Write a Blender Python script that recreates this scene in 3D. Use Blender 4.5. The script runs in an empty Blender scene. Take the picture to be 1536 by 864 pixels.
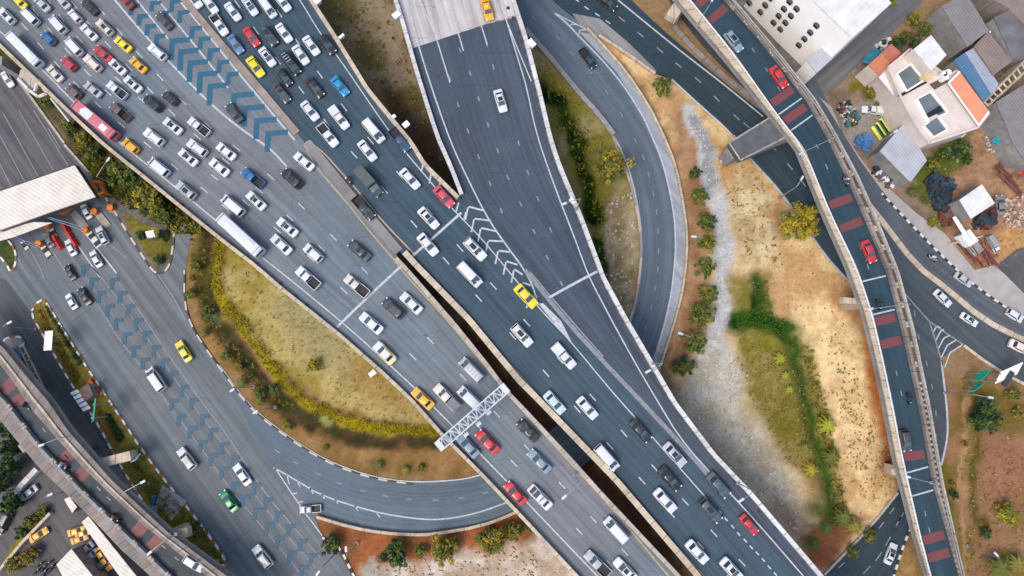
import bpy, bmesh, math, random
import numpy as np
from mathutils import Vector, Matrix
from mathutils import noise as mnoise

random.seed(7)
rng = np.random.default_rng(7)
R = math.radians
scene = bpy.context.scene
COL = scene.collection

# ------------------------------------------------------------------ camera, sky, sun, exposure
TILT, CAM_H = R(6.5), 127.0
FPX = 1024.0
CAM_Y = -CAM_H * math.tan(TILT)
cam_data = bpy.data.cameras.new('camera')
cam_data.sensor_width = 36.0
cam_data.lens = 24.0
cam_data.clip_start = 1.0
cam_data.clip_end = 6000.0
cam = bpy.data.objects.new('camera', cam_data)
COL.objects.link(cam)
cam.location = (0, CAM_Y, CAM_H)
cam.rotation_euler = (TILT, 0, 0)
scene.camera = cam

SUN_EL, SUN_AZ = R(60), R(-130)      # azimuth clockwise from +y (top of the picture)
world = bpy.data.worlds.new('World')
scene.world = world
world.use_nodes = True
wn = world.node_tree
bg = wn.nodes['Background']
sky = wn.nodes.new('ShaderNodeTexSky')
sky.sky_type = 'NISHITA'
sky.sun_disc = False
sky.sun_elevation = SUN_EL
sky.sun_rotation = SUN_AZ
sky.dust_density = 3.0
sky.air_density = 1.0
wn.links.new(sky.outputs[0], bg.inputs[0])
bg.inputs[1].default_value = 0.15
sun_d = bpy.data.lights.new('sun', 'SUN')
sun_d.energy = 1.15
sun_d.angle = R(30)
sun_d.color = (1.0, 0.94, 0.86)
sun = bpy.data.objects.new('sun', sun_d)
COL.objects.link(sun)
d_sun = Vector((math.sin(SUN_AZ) * math.cos(SUN_EL), math.cos(SUN_AZ) * math.cos(SUN_EL), math.sin(SUN_EL)))
sun.rotation_euler = d_sun.to_track_quat('Z', 'Y').to_euler()
scene.view_settings.view_transform = 'Standard'
scene.view_settings.look = 'None'
scene.view_settings.gamma = 1.0
scene.view_settings.use_curve_mapping = False
scene.view_settings.exposure = 0.68
scene.cycles.max_bounces = 5
scene.cycles.diffuse_bounces = 3
scene.cycles.glossy_bounces = 2

# ------------------------------------------------------------------ where things stand
# the layout was surveyed on the photograph: P gives the place at height z that is seen at (px, py)
CT, ST = math.cos(TILT), math.sin(TILT)

def P(px, py, z=0.0):
    dx, dy = (px - 768.0) / FPX, (432.0 - py) / FPX
    wx, wy, wz = dx, dy * CT + ST, dy * ST - CT
    t = (z - CAM_H) / wz
    return Vector((wx * t, CAM_Y + wy * t, z))

def to_px(x, y, z):
    vx, vy, vz = x, y - CAM_Y, z - CAM_H
    cy = vy * CT + vz * ST
    cz = -vy * ST + vz * CT
    return 768.0 + FPX * vx / -cz, 432.0 - FPX * cy / -cz

def zmain(px, py):
    s = (px * 0.66 + py * 0.75 - 37.0) / 800.0
    s = max(-0.1, min(1.0, s))
    return 8.0 + 5.5 * s
def zE(px, py): return 8.6
def zH(px, py): return 7.0
def zg(px, py): return 0.0

def dense(pts, step=14.0):
    out = []
    for (a, b) in zip(pts[:-1], pts[1:]):
        n = max(1, int(math.hypot(b[0] - a[0], b[1] - a[1]) / step))
        for i in range(n):
            t = i / n
            out.append((a[0] + (b[0] - a[0]) * t, a[1] + (b[1] - a[1]) * t))
    out.append(tuple(pts[-1]))
    return out

def smooth(pts, it=2, closed=False):
    pts = [tuple(p) for p in pts]
    for _ in range(it):
        new = []
        n = len(pts)
        rngi = range(n) if closed else range(n - 1)
        if not closed: new.append(pts[0])
        for i in rngi:
            a, b = pts[i], pts[(i + 1) % n]
            new.append((a[0] * .75 + b[0] * .25, a[1] * .75 + b[1] * .25))
            new.append((a[0] * .25 + b[0] * .75, a[1] * .25 + b[1] * .75))
        if not closed: new.append(pts[-1])
        pts = new
    return pts

def resample(pts, n):
    pts = np.array(pts, float)
    d = np.r_[0, np.cumsum(np.hypot(*np.diff(pts, axis=0).T))]
    t = np.linspace(0, d[-1], n)
    return np.c_[np.interp(t, d, pts[:, 0]), np.interp(t, d, pts[:, 1])]

def plen(pts):
    return sum(math.hypot(b[0] - a[0], b[1] - a[1]) for a, b in zip(pts[:-1], pts[1:]))

# ------------------------------------------------------------------ materials
def s2l(c):
    return tuple((v / 12.92 if v <= 0.04045 else ((v + 0.055) / 1.055) ** 2.4) for v in [x / 255.0 for x in c])

MATS = {}
def nodes_of(name):
    m = bpy.data.materials.new(name)
    m.use_nodes = True
    nt = m.node_tree
    return m, nt, nt.nodes['Principled BSDF']

def mix_rgb(nt, blend, fac, a, b):
    n = nt.nodes.new('ShaderNodeMix'); n.data_type = 'RGBA'; n.blend_type = blend
    for sock, v in ((n.inputs[0], fac), (n.inputs[6], a), (n.inputs[7], b)):
        if hasattr(v, 'is_linked'): nt.links.new(v, sock)
        elif isinstance(v, (int, float)): sock.default_value = v
        else: sock.default_value = (*v[:3], 1)
    return n.outputs[2]

def ramp(nt, src, lo, hi, vlo, vhi):
    n = nt.nodes.new('ShaderNodeMapRange')
    nt.links.new(src, n.inputs[0])
    n.inputs[1].default_value, n.inputs[2].default_value = lo, hi
    n.inputs[3].default_value, n.inputs[4].default_value = vlo, vhi
    return n.outputs[0]

def noise_at(nt, vec, scale, detail=4, rough=0.55):
    n = nt.nodes.new('ShaderNodeTexNoise')
    nt.links.new(vec, n.inputs['Vector'])
    n.inputs['Scale'].default_value = scale
    n.inputs['Detail'].default_value = detail
    n.inputs['Roughness'].default_value = rough
    return n.outputs['Fac']

def pos(nt):
    return nt.nodes.new('ShaderNodeNewGeometry').outputs['Position']

def M(name, base, rough=0.7, var=0.18, scale=1.5, bump=0.0, spec=0.4, metal=0.0, local=False, coat=0.0):
    """plain weathered surface: base colour with noise in two sizes"""
    if name in MATS: return MATS[name]
    m, nt, p = nodes_of(name)
    if local: v = nt.nodes.new('ShaderNodeTexCoord').outputs['Object']
    else: v = pos(nt)
    f1 = noise_at(nt, v, scale, 5)
    f2 = noise_at(nt, v, scale * 0.17, 3)
    a = ramp(nt, f1, 0.3, 0.7, 1 - var, 1 + var)
    b = ramp(nt, f2, 0.3, 0.7, 1 - var, 1 + var)
    mu = nt.nodes.new('ShaderNodeMath'); mu.operation = 'MULTIPLY'
    nt.links.new(a, mu.inputs[0]); nt.links.new(b, mu.inputs[1])
    c = mix_rgb(nt, 'MULTIPLY', 1.0, base, (1, 1, 1))
    vm = nt.nodes.new('ShaderNodeVectorMath'); vm.operation = 'SCALE'
    nt.links.new(c, vm.inputs[0]); nt.links.new(mu.outputs[0], vm.inputs['Scale'])
    nt.links.new(vm.outputs[0], p.inputs['Base Color'])
    p.inputs['Roughness'].default_value = rough
    p.inputs['Specular IOR Level'].default_value = spec
    p.inputs['Metallic'].default_value = metal
    p.inputs['Coat Weight'].default_value = coat
    if bump:
        bn = nt.nodes.new('ShaderNodeBump'); bn.inputs['Strength'].default_value = bump; bn.inputs['Distance'].default_value = 0.1
        nt.links.new(f1, bn.inputs['Height']); nt.links.new(bn.outputs[0], p.inputs['Normal'])
    MATS[name] = m
    return m

def asphalt(name, base, tint2=None, lane_w=3.5, streak=0.22):
    """worn asphalt: grain, patches and tyre-polished tracks that follow the UV (u along, v across, metres)"""
    if name in MATS: return MATS[name]
    m, nt, p = nodes_of(name)
    L = nt.links.new
    v = pos(nt)
    uv = nt.nodes.new('ShaderNodeUVMap'); uv.uv_map = 'UVMap'
    mp = nt.nodes.new('ShaderNodeMapping'); L(uv.outputs[0], mp.inputs[0]); mp.inputs['Scale'].default_value = (0.02, 0.9, 1)
    st = noise_at(nt, mp.outputs[0], 1.0, 3, 0.6)
    mp2 = nt.nodes.new('ShaderNodeMapping'); L(uv.outputs[0], mp2.inputs[0]); mp2.inputs['Scale'].default_value = (0.1, 3.5, 1)
    st2 = noise_at(nt, mp2.outputs[0], 1.0, 3, 0.6)
    big = noise_at(nt, v, 0.035, 3)
    mid = noise_at(nt, v, 0.35, 4)
    fine = noise_at(nt, v, 6.0, 4, 0.7)
    sep = nt.nodes.new('ShaderNodeSeparateXYZ'); L(uv.outputs[0], sep.inputs[0])
    sn = nt.nodes.new('ShaderNodeMath'); sn.operation = 'MULTIPLY'; L(sep.outputs[1], sn.inputs[0]); sn.inputs[1].default_value = 2 * math.pi / (lane_w / 2)
    si = nt.nodes.new('ShaderNodeMath'); si.operation = 'SINE'; L(sn.outputs[0], si.inputs[0])
    facs = [ramp(nt, st, 0.3, 0.7, 1 - streak, 1 + streak), ramp(nt, st2, 0.3, 0.7, 1 - streak * .4, 1 + streak * .4),
            ramp(nt, mid, 0.3, 0.7, 0.93, 1.07), ramp(nt, fine, 0.25, 0.75, 0.86, 1.14), ramp(nt, si.outputs[0], -1, 1, 0.94, 1.06)]
    cur = facs[0]
    for f in facs[1:]:
        mu = nt.nodes.new('ShaderNodeMath'); mu.operation = 'MULTIPLY'; L(cur, mu.inputs[0]); L(f, mu.inputs[1]); cur = mu.outputs[0]
    # repaved patches: a lane-wide cell grid with its own tone per cell, dark sealed seams round some of them
    def mth(op, *a):
        n = nt.nodes.new('ShaderNodeMath'); n.operation = op
        for i_, q_ in enumerate(a):
            if isinstance(q_, (int, float)): n.inputs[i_].default_value = q_
            else: L(q_, n.inputs[i_])
        return n.outputs[0]
    cu, cv = mth('DIVIDE', sep.outputs[0], 17.0), mth('DIVIDE', sep.outputs[1], lane_w)
    cu = mth('ADD', cu, mth('MULTIPLY', mth('FLOOR', cv), 0.37))
    cmb = nt.nodes.new('ShaderNodeCombineXYZ'); L(mth('FLOOR', cu), cmb.inputs[0]); L(mth('FLOOR', cv), cmb.inputs[1])
    wn_ = nt.nodes.new('ShaderNodeTexWhiteNoise'); wn_.noise_dimensions = '2D'; L(cmb.outputs[0], wn_.inputs['Vector'])
    patch = ramp(nt, wn_.outputs['Value'], 0, 1, .93, 1.06)
    seam = mth('MULTIPLY', mth('LESS_THAN', mth('FRACT', cu), .012), mth('GREATER_THAN', wn_.outputs['Value'], .55))
    seamf = ramp(nt, seam, 0, 1, 1, .74)
    stain = ramp(nt, noise_at(nt, v, 0.9, 5, .75), .62, .74, 1, .72)
    vo = nt.nodes.new('ShaderNodeTexVoronoi'); vo.feature = 'DISTANCE_TO_EDGE'; L(v, vo.inputs['Vector']); vo.inputs['Scale'].default_value = .11
    crk = ramp(nt, mth('ADD', vo.outputs['Distance'], mth('MULTIPLY', noise_at(nt, v, .7, 4, .7), .09)), .038, .05, .8, 1)
    for f in (patch, seamf, stain, crk): cur = mth('MULTIPLY', cur, f)
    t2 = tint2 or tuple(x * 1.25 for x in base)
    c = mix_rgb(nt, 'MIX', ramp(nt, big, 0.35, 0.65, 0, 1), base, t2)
    vm = nt.nodes.new('ShaderNodeVectorMath'); vm.operation = 'SCALE'; L(c, vm.inputs[0]); L(cur, vm.inputs['Scale'])
    L(vm.outputs[0], p.inputs['Base Color'])
    p.inputs['Roughness'].default_value = 0.72
    p.inputs['Specular IOR Level'].default_value = 0.35
    bn = nt.nodes.new('ShaderNodeBump'); bn.inputs['Strength'].default_value = 0.25; bn.inputs['Distance'].default_value = 0.02
    L(fine, bn.inputs['Height']); L(bn.outputs[0], p.inputs['Normal'])
    MATS[name] = m
    return m

def paint_mat(name, base, wear=0.35, rough=0.6):
    """road paint, thin and worn: asphalt shows in the worn spots"""
    if name in MATS: return MATS[name]
    m, nt, p = nodes_of(name)
    v = pos(nt)
    f = noise_at(nt, v, 2.2, 5, 0.7)
    c = mix_rgb(nt, 'MIX', ramp(nt, f, 0.5 - 0.28 * wear, 0.72, 0.6 * max(0, wear - .4), 1.0 * wear + 0.1), base, (0.09, 0.095, 0.1))
    nt.links.new(c, p.inputs['Base Color'])
    p.inputs['Roughness'].default_value = rough
    MATS[name] = m
    return m

def checker_mat(name, c1, c2, period=1.0):
    """kerb painted in alternate blocks along u"""
    if name in MATS: return MATS[name]
    m, nt, p = nodes_of(name)
    L = nt.links.new
    uv = nt.nodes.new('ShaderNodeUVMap'); uv.uv_map = 'UVMap'
    sep = nt.nodes.new('ShaderNodeSeparateXYZ'); L(uv.outputs[0], sep.inputs[0])
    mo = nt.nodes.new('ShaderNodeMath'); mo.operation = 'PINGPONG'; L(sep.outputs[0], mo.inputs[0]); mo.inputs[1].default_value = period
    gt = nt.nodes.new('ShaderNodeMath'); gt.operation = 'GREATER_THAN'; L(mo.outputs[0], gt.inputs[0]); gt.inputs[1].default_value = period / 2
    c = mix_rgb(nt, 'MIX', gt.outputs[0], c1, c2)
    f = noise_at(nt, pos(nt), 3.0, 4)
    c = mix_rgb(nt, 'MULTIPLY', ramp(nt, f, .3, .7, 0, .5), c, (.6, .57, .5))
    L(c, p.inputs['Base Color'])
    p.inputs['Roughness'].default_value = 0.8
    MATS[name] = m
    return m

def concrete_jointed(name, base, var=.16, panel=3.0):
    """cast barrier: panel joints along u, water stains and soot"""
    if name in MATS: return MATS[name]
    m, nt, p = nodes_of(name)
    L = nt.links.new
    uv = nt.nodes.new('ShaderNodeUVMap'); uv.uv_map = 'UVMap'
    sep = nt.nodes.new('ShaderNodeSeparateXYZ'); L(uv.outputs[0], sep.inputs[0])
    pp = nt.nodes.new('ShaderNodeMath'); pp.operation = 'PINGPONG'; L(sep.outputs[0], pp.inputs[0]); pp.inputs[1].default_value = panel / 2
    j = ramp(nt, pp.outputs[0], .03, .12, .45, 1)
    mp = nt.nodes.new('ShaderNodeMapping'); L(uv.outputs[0], mp.inputs[0]); mp.inputs['Scale'].default_value = (1.3, .25, 1)
    s1 = ramp(nt, noise_at(nt, mp.outputs[0], 1.0, 4, .7), .35, .75, 1.08, .62)
    s2 = ramp(nt, noise_at(nt, pos(nt), .12, 3), .35, .65, 1 - var, 1 + var)
    s3 = ramp(nt, noise_at(nt, pos(nt), 3.0, 4, .7), .3, .7, .88, 1.1)
    cur = j
    for f in (s1, s2, s3):
        mu = nt.nodes.new('ShaderNodeMath'); mu.operation = 'MULTIPLY'; L(cur, mu.inputs[0]); L(f, mu.inputs[1]); cur = mu.outputs[0]
    vm = nt.nodes.new('ShaderNodeVectorMath'); vm.operation = 'SCALE'; vm.inputs[0].default_value = base; L(cur, vm.inputs['Scale'])
    L(vm.outputs[0], p.inputs['Base Color']); p.inputs['Roughness'].default_value = .85
    MATS[name] = m
    return m

def leaf_mat(name, c1, c2, rough=0.6):
    if name in MATS: return MATS[name]
    m, nt, p = nodes_of(name)
    v = pos(nt)
    f = noise_at(nt, v, 1.4, 3, 0.7)
    oi = nt.nodes.new('ShaderNodeObjectInfo')
    c = mix_rgb(nt, 'MIX', ramp(nt, f, 0.35, 0.65, 0, 1), c1, c2)
    c = mix_rgb(nt, 'MULTIPLY', ramp(nt, oi.outputs['Random'], 0, 1, 0, .5), c, (.75, .85, .6))
    nt.links.new(c, p.inputs['Base Color'])
    p.inputs['Roughness'].default_value = rough
    p.inputs['Specular IOR Level'].default_value = 0.25
    MATS[name] = m
    return m

def stripes_mat(name, c1, c2, axis, period, rough=0.5, duty=0.5, local=False):
    """ribbed sheet or boards: bands across a direction in the ground plane"""
    if name in MATS: return MATS[name]
    m, nt, p = nodes_of(name)
    L = nt.links.new
    v = pos(nt)
    d = nt.nodes.new('ShaderNodeVectorMath'); d.operation = 'DOT_PRODUCT'; L(v, d.inputs[0]); d.inputs[1].default_value = axis
    mo = nt.nodes.new('ShaderNodeMath'); mo.operation = 'PINGPONG'; L(d.outputs['Value'], mo.inputs[0]); mo.inputs[1].default_value = period
    f = ramp(nt, mo.outputs[0], period * (duty - .15), period * (duty + .15), 0, 1)
    n1 = noise_at(nt, v, 0.5, 4)
    c = mix_rgb(nt, 'MIX', f, c1, c2)
    c = mix_rgb(nt, 'MULTIPLY', ramp(nt, n1, .35, .7, 0, .6), c, (.7, .66, .6))
    L(c, p.inputs['Base Color'])
    p.inputs['Roughness'].default_value = rough
    bn = nt.nodes.new('ShaderNodeBump'); bn.inputs['Strength'].default_value = 0.5; bn.inputs['Distance'].default_value = 0.06
    L(f, bn.inputs['Height']); L(bn.outputs[0], p.inputs['Normal'])
    MATS[name] = m
    return m

# ------------------------------------------------------------------ mesh collecting
class MB:
    def __init__(s): s.v, s.f, s.uv, s.mi = [], [], [], []
    def quad(s, pts, uv=None, mi=0):
        n = len(s.v); s.v += [tuple(p) for p in pts]
        s.f.append(tuple(range(n, n + len(pts)))); s.uv.append(uv or [(p[0], p[1]) for p in pts]); s.mi.append(mi)
    def box(s, c, size, rz=0.0, mi=0, taper=1.0):
        hx, hy, hz = size[0] / 2, size[1] / 2, size[2] / 2
        cr, sr = math.cos(rz), math.sin(rz)
        q = []
        for z, k in ((-hz, 1.0), (hz, taper)):
            for x, y in ((-hx, -hy), (hx, -hy), (hx, hy), (-hx, hy)):
                x, y = x * k, y * k
                q.append((c[0] + x * cr - y * sr, c[1] + x * sr + y * cr, c[2] + z))
        for f in ((3, 2, 1, 0), (4, 5, 6, 7), (0, 1, 5, 4), (1, 2, 6, 5), (2, 3, 7, 6), (3, 0, 4, 7)):
            s.quad([q[i] for i in f], mi=mi)
    def prism(s, poly, z0, z1, mi=0, bottom=True):
        """poly: list of (x, y), any winding"""
        a = sum(poly[i][0] * poly[(i + 1) % len(poly)][1] - poly[(i + 1) % len(poly)][0] * poly[i][1] for i in range(len(poly)))
        if a < 0: poly = poly[::-1]
        s.quad([(x, y, z1) for x, y in poly], mi=mi)
        if bottom: s.quad([(x, y, z0) for x, y in poly[::-1]], mi=mi)
        u = 0
        for i in range(len(poly)):
            (x0, y0), (x1, y1) = poly[i], poly[(i + 1) % len(poly)]
            l = math.hypot(x1 - x0, y1 - y0)
            s.quad([(x0, y0, z0), (x1, y1, z0), (x1, y1, z1), (x0, y0, z1)], [(u, 0), (u + l, 0), (u + l, z1 - z0), (u, z1 - z0)], mi)
            u += l
    def bar(s, a, b, r, mi=0, n=6, r2=None):
        a, b = Vector(a), Vector(b)
        d = (b - a)
        if d.length < 1e-6: return
        d.normalize()
        up = Vector((0, 0, 1)) if abs(d.z) < .95 else Vector((1, 0, 0))
        x = d.cross(up).normalized(); y = d.cross(x)
        r2 = r if r2 is None else r2
        ra = [a + (x * math.cos(t) + y * math.sin(t)) * r for t in [2 * math.pi * i / n for i in range(n)]]
        rb = [b + (x * math.cos(t) + y * math.sin(t)) * r2 for t in [2 * math.pi * i / n for i in range(n)]]
        for i in range(n):
            j = (i + 1) % n
            s.quad([ra[j], ra[i], rb[i], rb[j]], mi=mi)
        s.quad(ra, mi=mi); s.quad(rb[::-1], mi=mi)
    def strip(s, A, B, mi=0, u0=0.0, flip=False):
        """ribbon between two rails of Vectors (A on the left going forward), uv in metres"""
        u = u0
        for i in range(len(A) - 1):
            l = ((A[i + 1] + B[i + 1]) / 2 - (A[i] + B[i]) / 2).length
            w0, w1 = (A[i] - B[i]).length, (A[i + 1] - B[i + 1]).length
            q = [A[i], B[i], B[i + 1], A[i + 1]]
            t = [(u, 0), (u, w0), (u + l, w1), (u + l, 0)]
            n = (Vector(q[1]) - Vector(q[0])).cross(Vector(q[3]) - Vector(q[0]))
            if (n.z < 0) != flip: q, t = q[::-1], t[::-1]
            s.quad(q, t, mi)
            u += l
        return u
    def slab(s, A, B, dz0, dz1, mi=0):
        """closed ribbon box between two rails, from z+dz0 to z+dz1"""
        up = lambda L, dz: [Vector((p[0], p[1], p[2] + dz)) for p in L]
        A0, A1, B0, B1 = up(A, dz0), up(A, dz1), up(B, dz0), up(B, dz1)
        s.strip(A1, B1, mi); s.strip(A0, B0, mi, flip=True)
        u = 0
        for (L0, L1, rev) in ((A0, A1, True), (B0, B1, False)):
            u = 0
            for i in range(len(A) - 1):
                l = (L0[i + 1] - L0[i]).length
                q = [L0[i], L0[i + 1], L1[i + 1], L1[i]]; t = [(u, 0), (u + l, 0), (u + l, dz1 - dz0), (u, dz1 - dz0)]
                s.quad(q, t, mi)
                u += l
        s.quad([A0[0], B0[0], B1[0], A1[0]], mi=mi); s.quad([A0[-1], A1[-1], B1[-1], B0[-1]], mi=mi)
    def build(s, name, mats, parent=None, smooth_angle=None, recalc=False, loc=None):
        me = bpy.data.meshes.new(name)
        off = Vector(loc) if loc is not None else Vector((0, 0, 0))
        me.from_pydata([(x - off.x, y - off.y, z - off.z) for x, y, z in s.v], [], s.f)
        if not isinstance(mats, (list, tuple)): mats = [mats]
        for m in mats: me.materials.append(m)
        if len(mats) > 1: me.polygons.foreach_set('material_index', s.mi)
        ul = me.uv_layers.new(name='UVMap')
        flat = [c for fu in s.uv for t in fu for c in t]
        ul.data.foreach_set('uv', flat)
        if recalc or smooth_angle:
            b = bmesh.new(); b.from_mesh(me)
            bmesh.ops.remove_doubles(b, verts=b.verts, dist=1e-4)
            bmesh.ops.recalc_face_normals(b, faces=b.faces)
            b.to_mesh(me); b.free()
        if smooth_angle:
            me.polygons.foreach_set('use_smooth', [True] * len(me.polygons))
            me.set_sharp_from_angle(angle=R(smooth_angle))
        o = bpy.data.objects.new(name, me)
        COL.objects.link(o)
        if loc is not None: o.location = loc
        if parent is not None: o.parent = parent
        return o

def tag(o, label=None, cat=None, group=None, kind=None):
    if label: o['label'] = label
    if cat: o['category'] = cat
    if group: o['group'] = group
    if kind: o['kind'] = kind
    return o

def thing(name, label, cat, loc=(0, 0, 0), rz=0.0, group=None):
    o = bpy.data.objects.new(name, None)
    COL.objects.link(o)
    o.location = loc; o.rotation_euler = (0, 0, rz)
    o.empty_display_size = 0.3
    return tag(o, label, cat, group)

def copy_tree(o, parent=None):
    c = o.copy(); COL.objects.link(c)
    if parent is not None: c.parent = parent
    for ch in list(o.children):
        copy_tree(ch, c)
    return c

def rails(Lpx, Rpx, zf, n=None, t0=0.0, t1=1.0):
    """two rails at cross fractions t0, t1 of a road given by its two edges on the photograph"""
    if n is None: n = max(4, int(max(plen(Lpx), plen(Rpx)) / 12))
    a, b = resample(Lpx, n), resample(Rpx, n)
    out = []
    for t in (t0, t1):
        q = a + (b - a) * t
        out.append([P(x, y, zf(x, y)) for x, y in q])
    return out

def road_mesh(mb, Lpx, Rpx, zf, dz=0.0, cross=10, mi=0):
    n = max(4, int(max(plen(Lpx), plen(Rpx)) / 12))
    a, b = resample(Lpx, n), resample(Rpx, n)
    rows = []
    for k in range(cross + 1):
        q = a + (b - a) * (k / cross)
        rows.append([P(x, y, zf(x, y) + dz) for x, y in q])
    for k in range(cross):
        A, B = rows[k], rows[k + 1]
        u = 0; wb = sum((rows[j][n // 2] - rows[j + 1][n // 2]).length for j in range(k)) if k else 0
        for i in range(n - 1):
            l = ((A[i + 1] + B[i + 1]) / 2 - (A[i] + B[i]) / 2).length
            w = (A[i] - B[i]).length
            q = [A[i], B[i], B[i + 1], A[i + 1]]; t = [(u, wb), (u, wb + w), (u + l, wb + w), (u + l, wb)]
            if (q[1] - q[0]).cross(q[3] - q[0]).z < 0: q, t = q[::-1], t[::-1]
            mb.quad(q, t, mi); u += l

def off_rails(pts3, w):
    """rails at +-w/2 about a 3D polyline, in the ground plane"""
    A, B = [], []
    n = len(pts3)
    for i in range(n):
        t = pts3[min(i + 1, n - 1)] - pts3[max(i - 1, 0)]
        t.z = 0; t.normalize()
        nrm = Vector((-t.y, t.x, 0))
        A.append(pts3[i] + nrm * (w / 2)); B.append(pts3[i] - nrm * (w / 2))
    return A, B

def line(mb, px, zf, w=0.3, dz=0.02, mi=0, sm=2):
    pts = smooth(px, sm) if len(px) > 2 else px
    p3 = [P(x, y, zf(x, y) + dz) for x, y in dense(pts, 10)]
    mb.strip(*off_rails(p3, w), mi=mi)

def dashes(mb, centres, zf, length_px, w=0.3, dz=0.02, mi=0):
    """dashes at surveyed centres, each along the run of its neighbours"""
    for i, c in enumerate(centres):
        a, b = centres[max(i - 1, 0)], centres[min(i + 1, len(centres) - 1)]
        dx, dy = b[0] - a[0], b[1] - a[1]
        l = math.hypot(dx, dy); dx, dy = dx / l * length_px / 2, dy / l * length_px / 2
        p3 = [P(x, y, zf(x, y) + dz) for x, y in dense([(c[0] - dx, c[1] - dy), (c[0] + dx, c[1] + dy)], 8)]
        mb.strip(*off_rails(p3, w), mi=mi)

def wall_line(mb, px, zf, w, z0, z1, mi=0, sm=1, step=10, closed=False):
    pts = smooth(px, sm, closed) if len(px) > 2 and sm else list(px)
    if closed: pts = pts + [pts[0]]
    p3 = [P(x, y, zf(x, y)) for x, y in dense(pts, step)]
    A, B = off_rails(p3, w)
    mb.slab(A, B, z0, z1, mi)

def poly3(px, z, sm=0):
    pts = smooth(px, sm, True) if sm else px
    return [P(x, y, z) for x, y in pts]
# ------------------------------------------------------------------ ground: one sheet to the horizon, soil kinds by zone
ALB = 0.74
def alb(c, k=ALB): return tuple(min(0.85, x * k) for x in s2l(c))

xs = np.concatenate([[-3000, -1500, -700, -350, -200, -150], np.arange(-125, 125.01, 0.55), [150, 200, 350, 700, 1500, 3000]])
ys = np.concatenate([[-3000, -1500, -700, -350, -200, -120], np.arange(-85, 92.01, 0.55), [120, 200, 350, 700, 1500, 3000]])
GX, GY = np.meshgrid(xs, ys)
def lattice(shape_x, shape_y, scale, seed):
    """smooth value noise at ground points"""
    r = np.random.default_rng(seed)
    T = r.random((256, 256))
    x, y = shape_x * scale + 1000, shape_y * scale + 1000
    xi, yi = np.floor(x).astype(int), np.floor(y).astype(int)
    fx, fy = x - xi, y - yi
    fx, fy = fx * fx * (3 - 2 * fx), fy * fy * (3 - 2 * fy)
    g = lambda i, j: T[(xi + i) % 256, (yi + j) % 256]
    return (g(0, 0) * (1 - fx) + g(1, 0) * fx) * (1 - fy) + (g(0, 1) * (1 - fx) + g(1, 1) * fx) * fy
def fbm(x, y, scale, seed, oct=4):
    s = np.zeros_like(x); a = 0.5; t = 0
    for o in range(oct):
        s += a * lattice(x, y, scale * 2 ** o, seed + o); t += a; a *= 0.55
    return s / t
PX, PY = to_px(GX, GY, np.zeros_like(GX))
WX = PX + (fbm(GX, GY, 0.35, 11) - .5) * 26
WY = PY + (fbm(GX, GY, 0.35, 31) - .5) * 26

def sdist(poly, X, Y):
    """signed distance in survey pixels, inside negative"""
    d = np.full(X.shape, 1e9); ins = np.zeros(X.shape, bool)
    n = len(poly)
    for i in range(n):
        x0, y0 = poly[i]; x1, y1 = poly[(i + 1) % n]
        dx, dy = x1 - x0, y1 - y0
        t = np.clip(((X - x0) * dx + (Y - y0) * dy) / max(dx * dx + dy * dy, 1e-9), 0, 1)
        d = np.minimum(d, np.hypot(X - x0 - t * dx, Y - y0 - t * dy))
        c = ((y0 > Y) != (y1 > Y)) & (X < (x1 - x0) * (Y - y0) / ((y1 - y0) if y1 != y0 else 1e-9) + x0)
        ins ^= c
    return np.where(ins, -d, d)
def pdist(line_, X, Y):
    d = np.full(X.shape, 1e9)
    for (x0, y0), (x1, y1) in zip(line_[:-1], line_[1:]):
        dx, dy = x1 - x0, y1 - y0
        t = np.clip(((X - x0) * dx + (Y - y0) * dy) / max(dx * dx + dy * dy, 1e-9), 0, 1)
        d = np.minimum(d, np.hypot(X - x0 - t * dx, Y - y0 - t * dy))
    return d

gcol = np.zeros(GX.shape + (3,)); gcol[:] = alb((150, 122, 88))
gz = -0.03 - 0.05 * fbm(GX, GY, 0.2, 71)
gveg = np.zeros(GX.shape)            # how much dry grass mottling a place has
def zone(poly, col, feather=8, mottle=None, amt=1.0, veg=None, wob=1.0):
    d = sdist(poly, PX + (WX - PX) * wob, PY + (WY - PY) * wob)
    m = np.clip(0.5 - d / feather, 0, 1) * amt
    c = np.array(alb(col))
    if mottle is not None:
        c2 = np.array(alb(mottle[0])); f = np.clip((fbm(GX, GY, mottle[1], mottle[2]) - mottle[3]) * 6 + .5, 0, 1)[..., None]
        c = c * (1 - f) + c2 * f
    gcol[:] = gcol * (1 - m[..., None]) + c * m[..., None]
    if veg is not None: gveg[:] = gveg * (1 - m) + veg * m
def trail(ln, w, col, feather=6, amt=1.0, depth=0.0, mottle=None, wob=1.0, veg=None):
    d = pdist(ln, PX + (WX - PX) * wob, PY + (WY - PY) * wob)
    m = np.clip(0.5 - (d - w / 2) / feather, 0, 1) * amt
    c = np.array(alb(col))
    if mottle is not None:
        c2 = np.array(alb(mottle[0])); f = np.clip((fbm(GX, GY, mottle[1], mottle[2]) - mottle[3]) * 6 + .5, 0, 1)[..., None]
        c = c * (1 - f) + c2 * f
    gcol[:] = gcol * (1 - m[..., None]) + c * m[..., None]
    if depth:
        d0 = pdist(ln, PX, PY); gz[:] -= depth * np.clip(1 - (d0 / (w * .7)) ** 2, 0, 1)
    if veg is not None: gveg[:] = gveg * (1 - m) + veg * m

# strip between the toll road and the viaduct
zone([(-40, 20), (60, 100), (130, 170), (330, 340), (330, 420), (250, 420), (140, 290), (90, 200), (-40, 60)], (92, 84, 62), 10, ((78, 76, 30), .25, 5, .5))
zone([(150, 285), (230, 330), (262, 345), (240, 405), (190, 360)], (122, 118, 32), 8)
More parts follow.
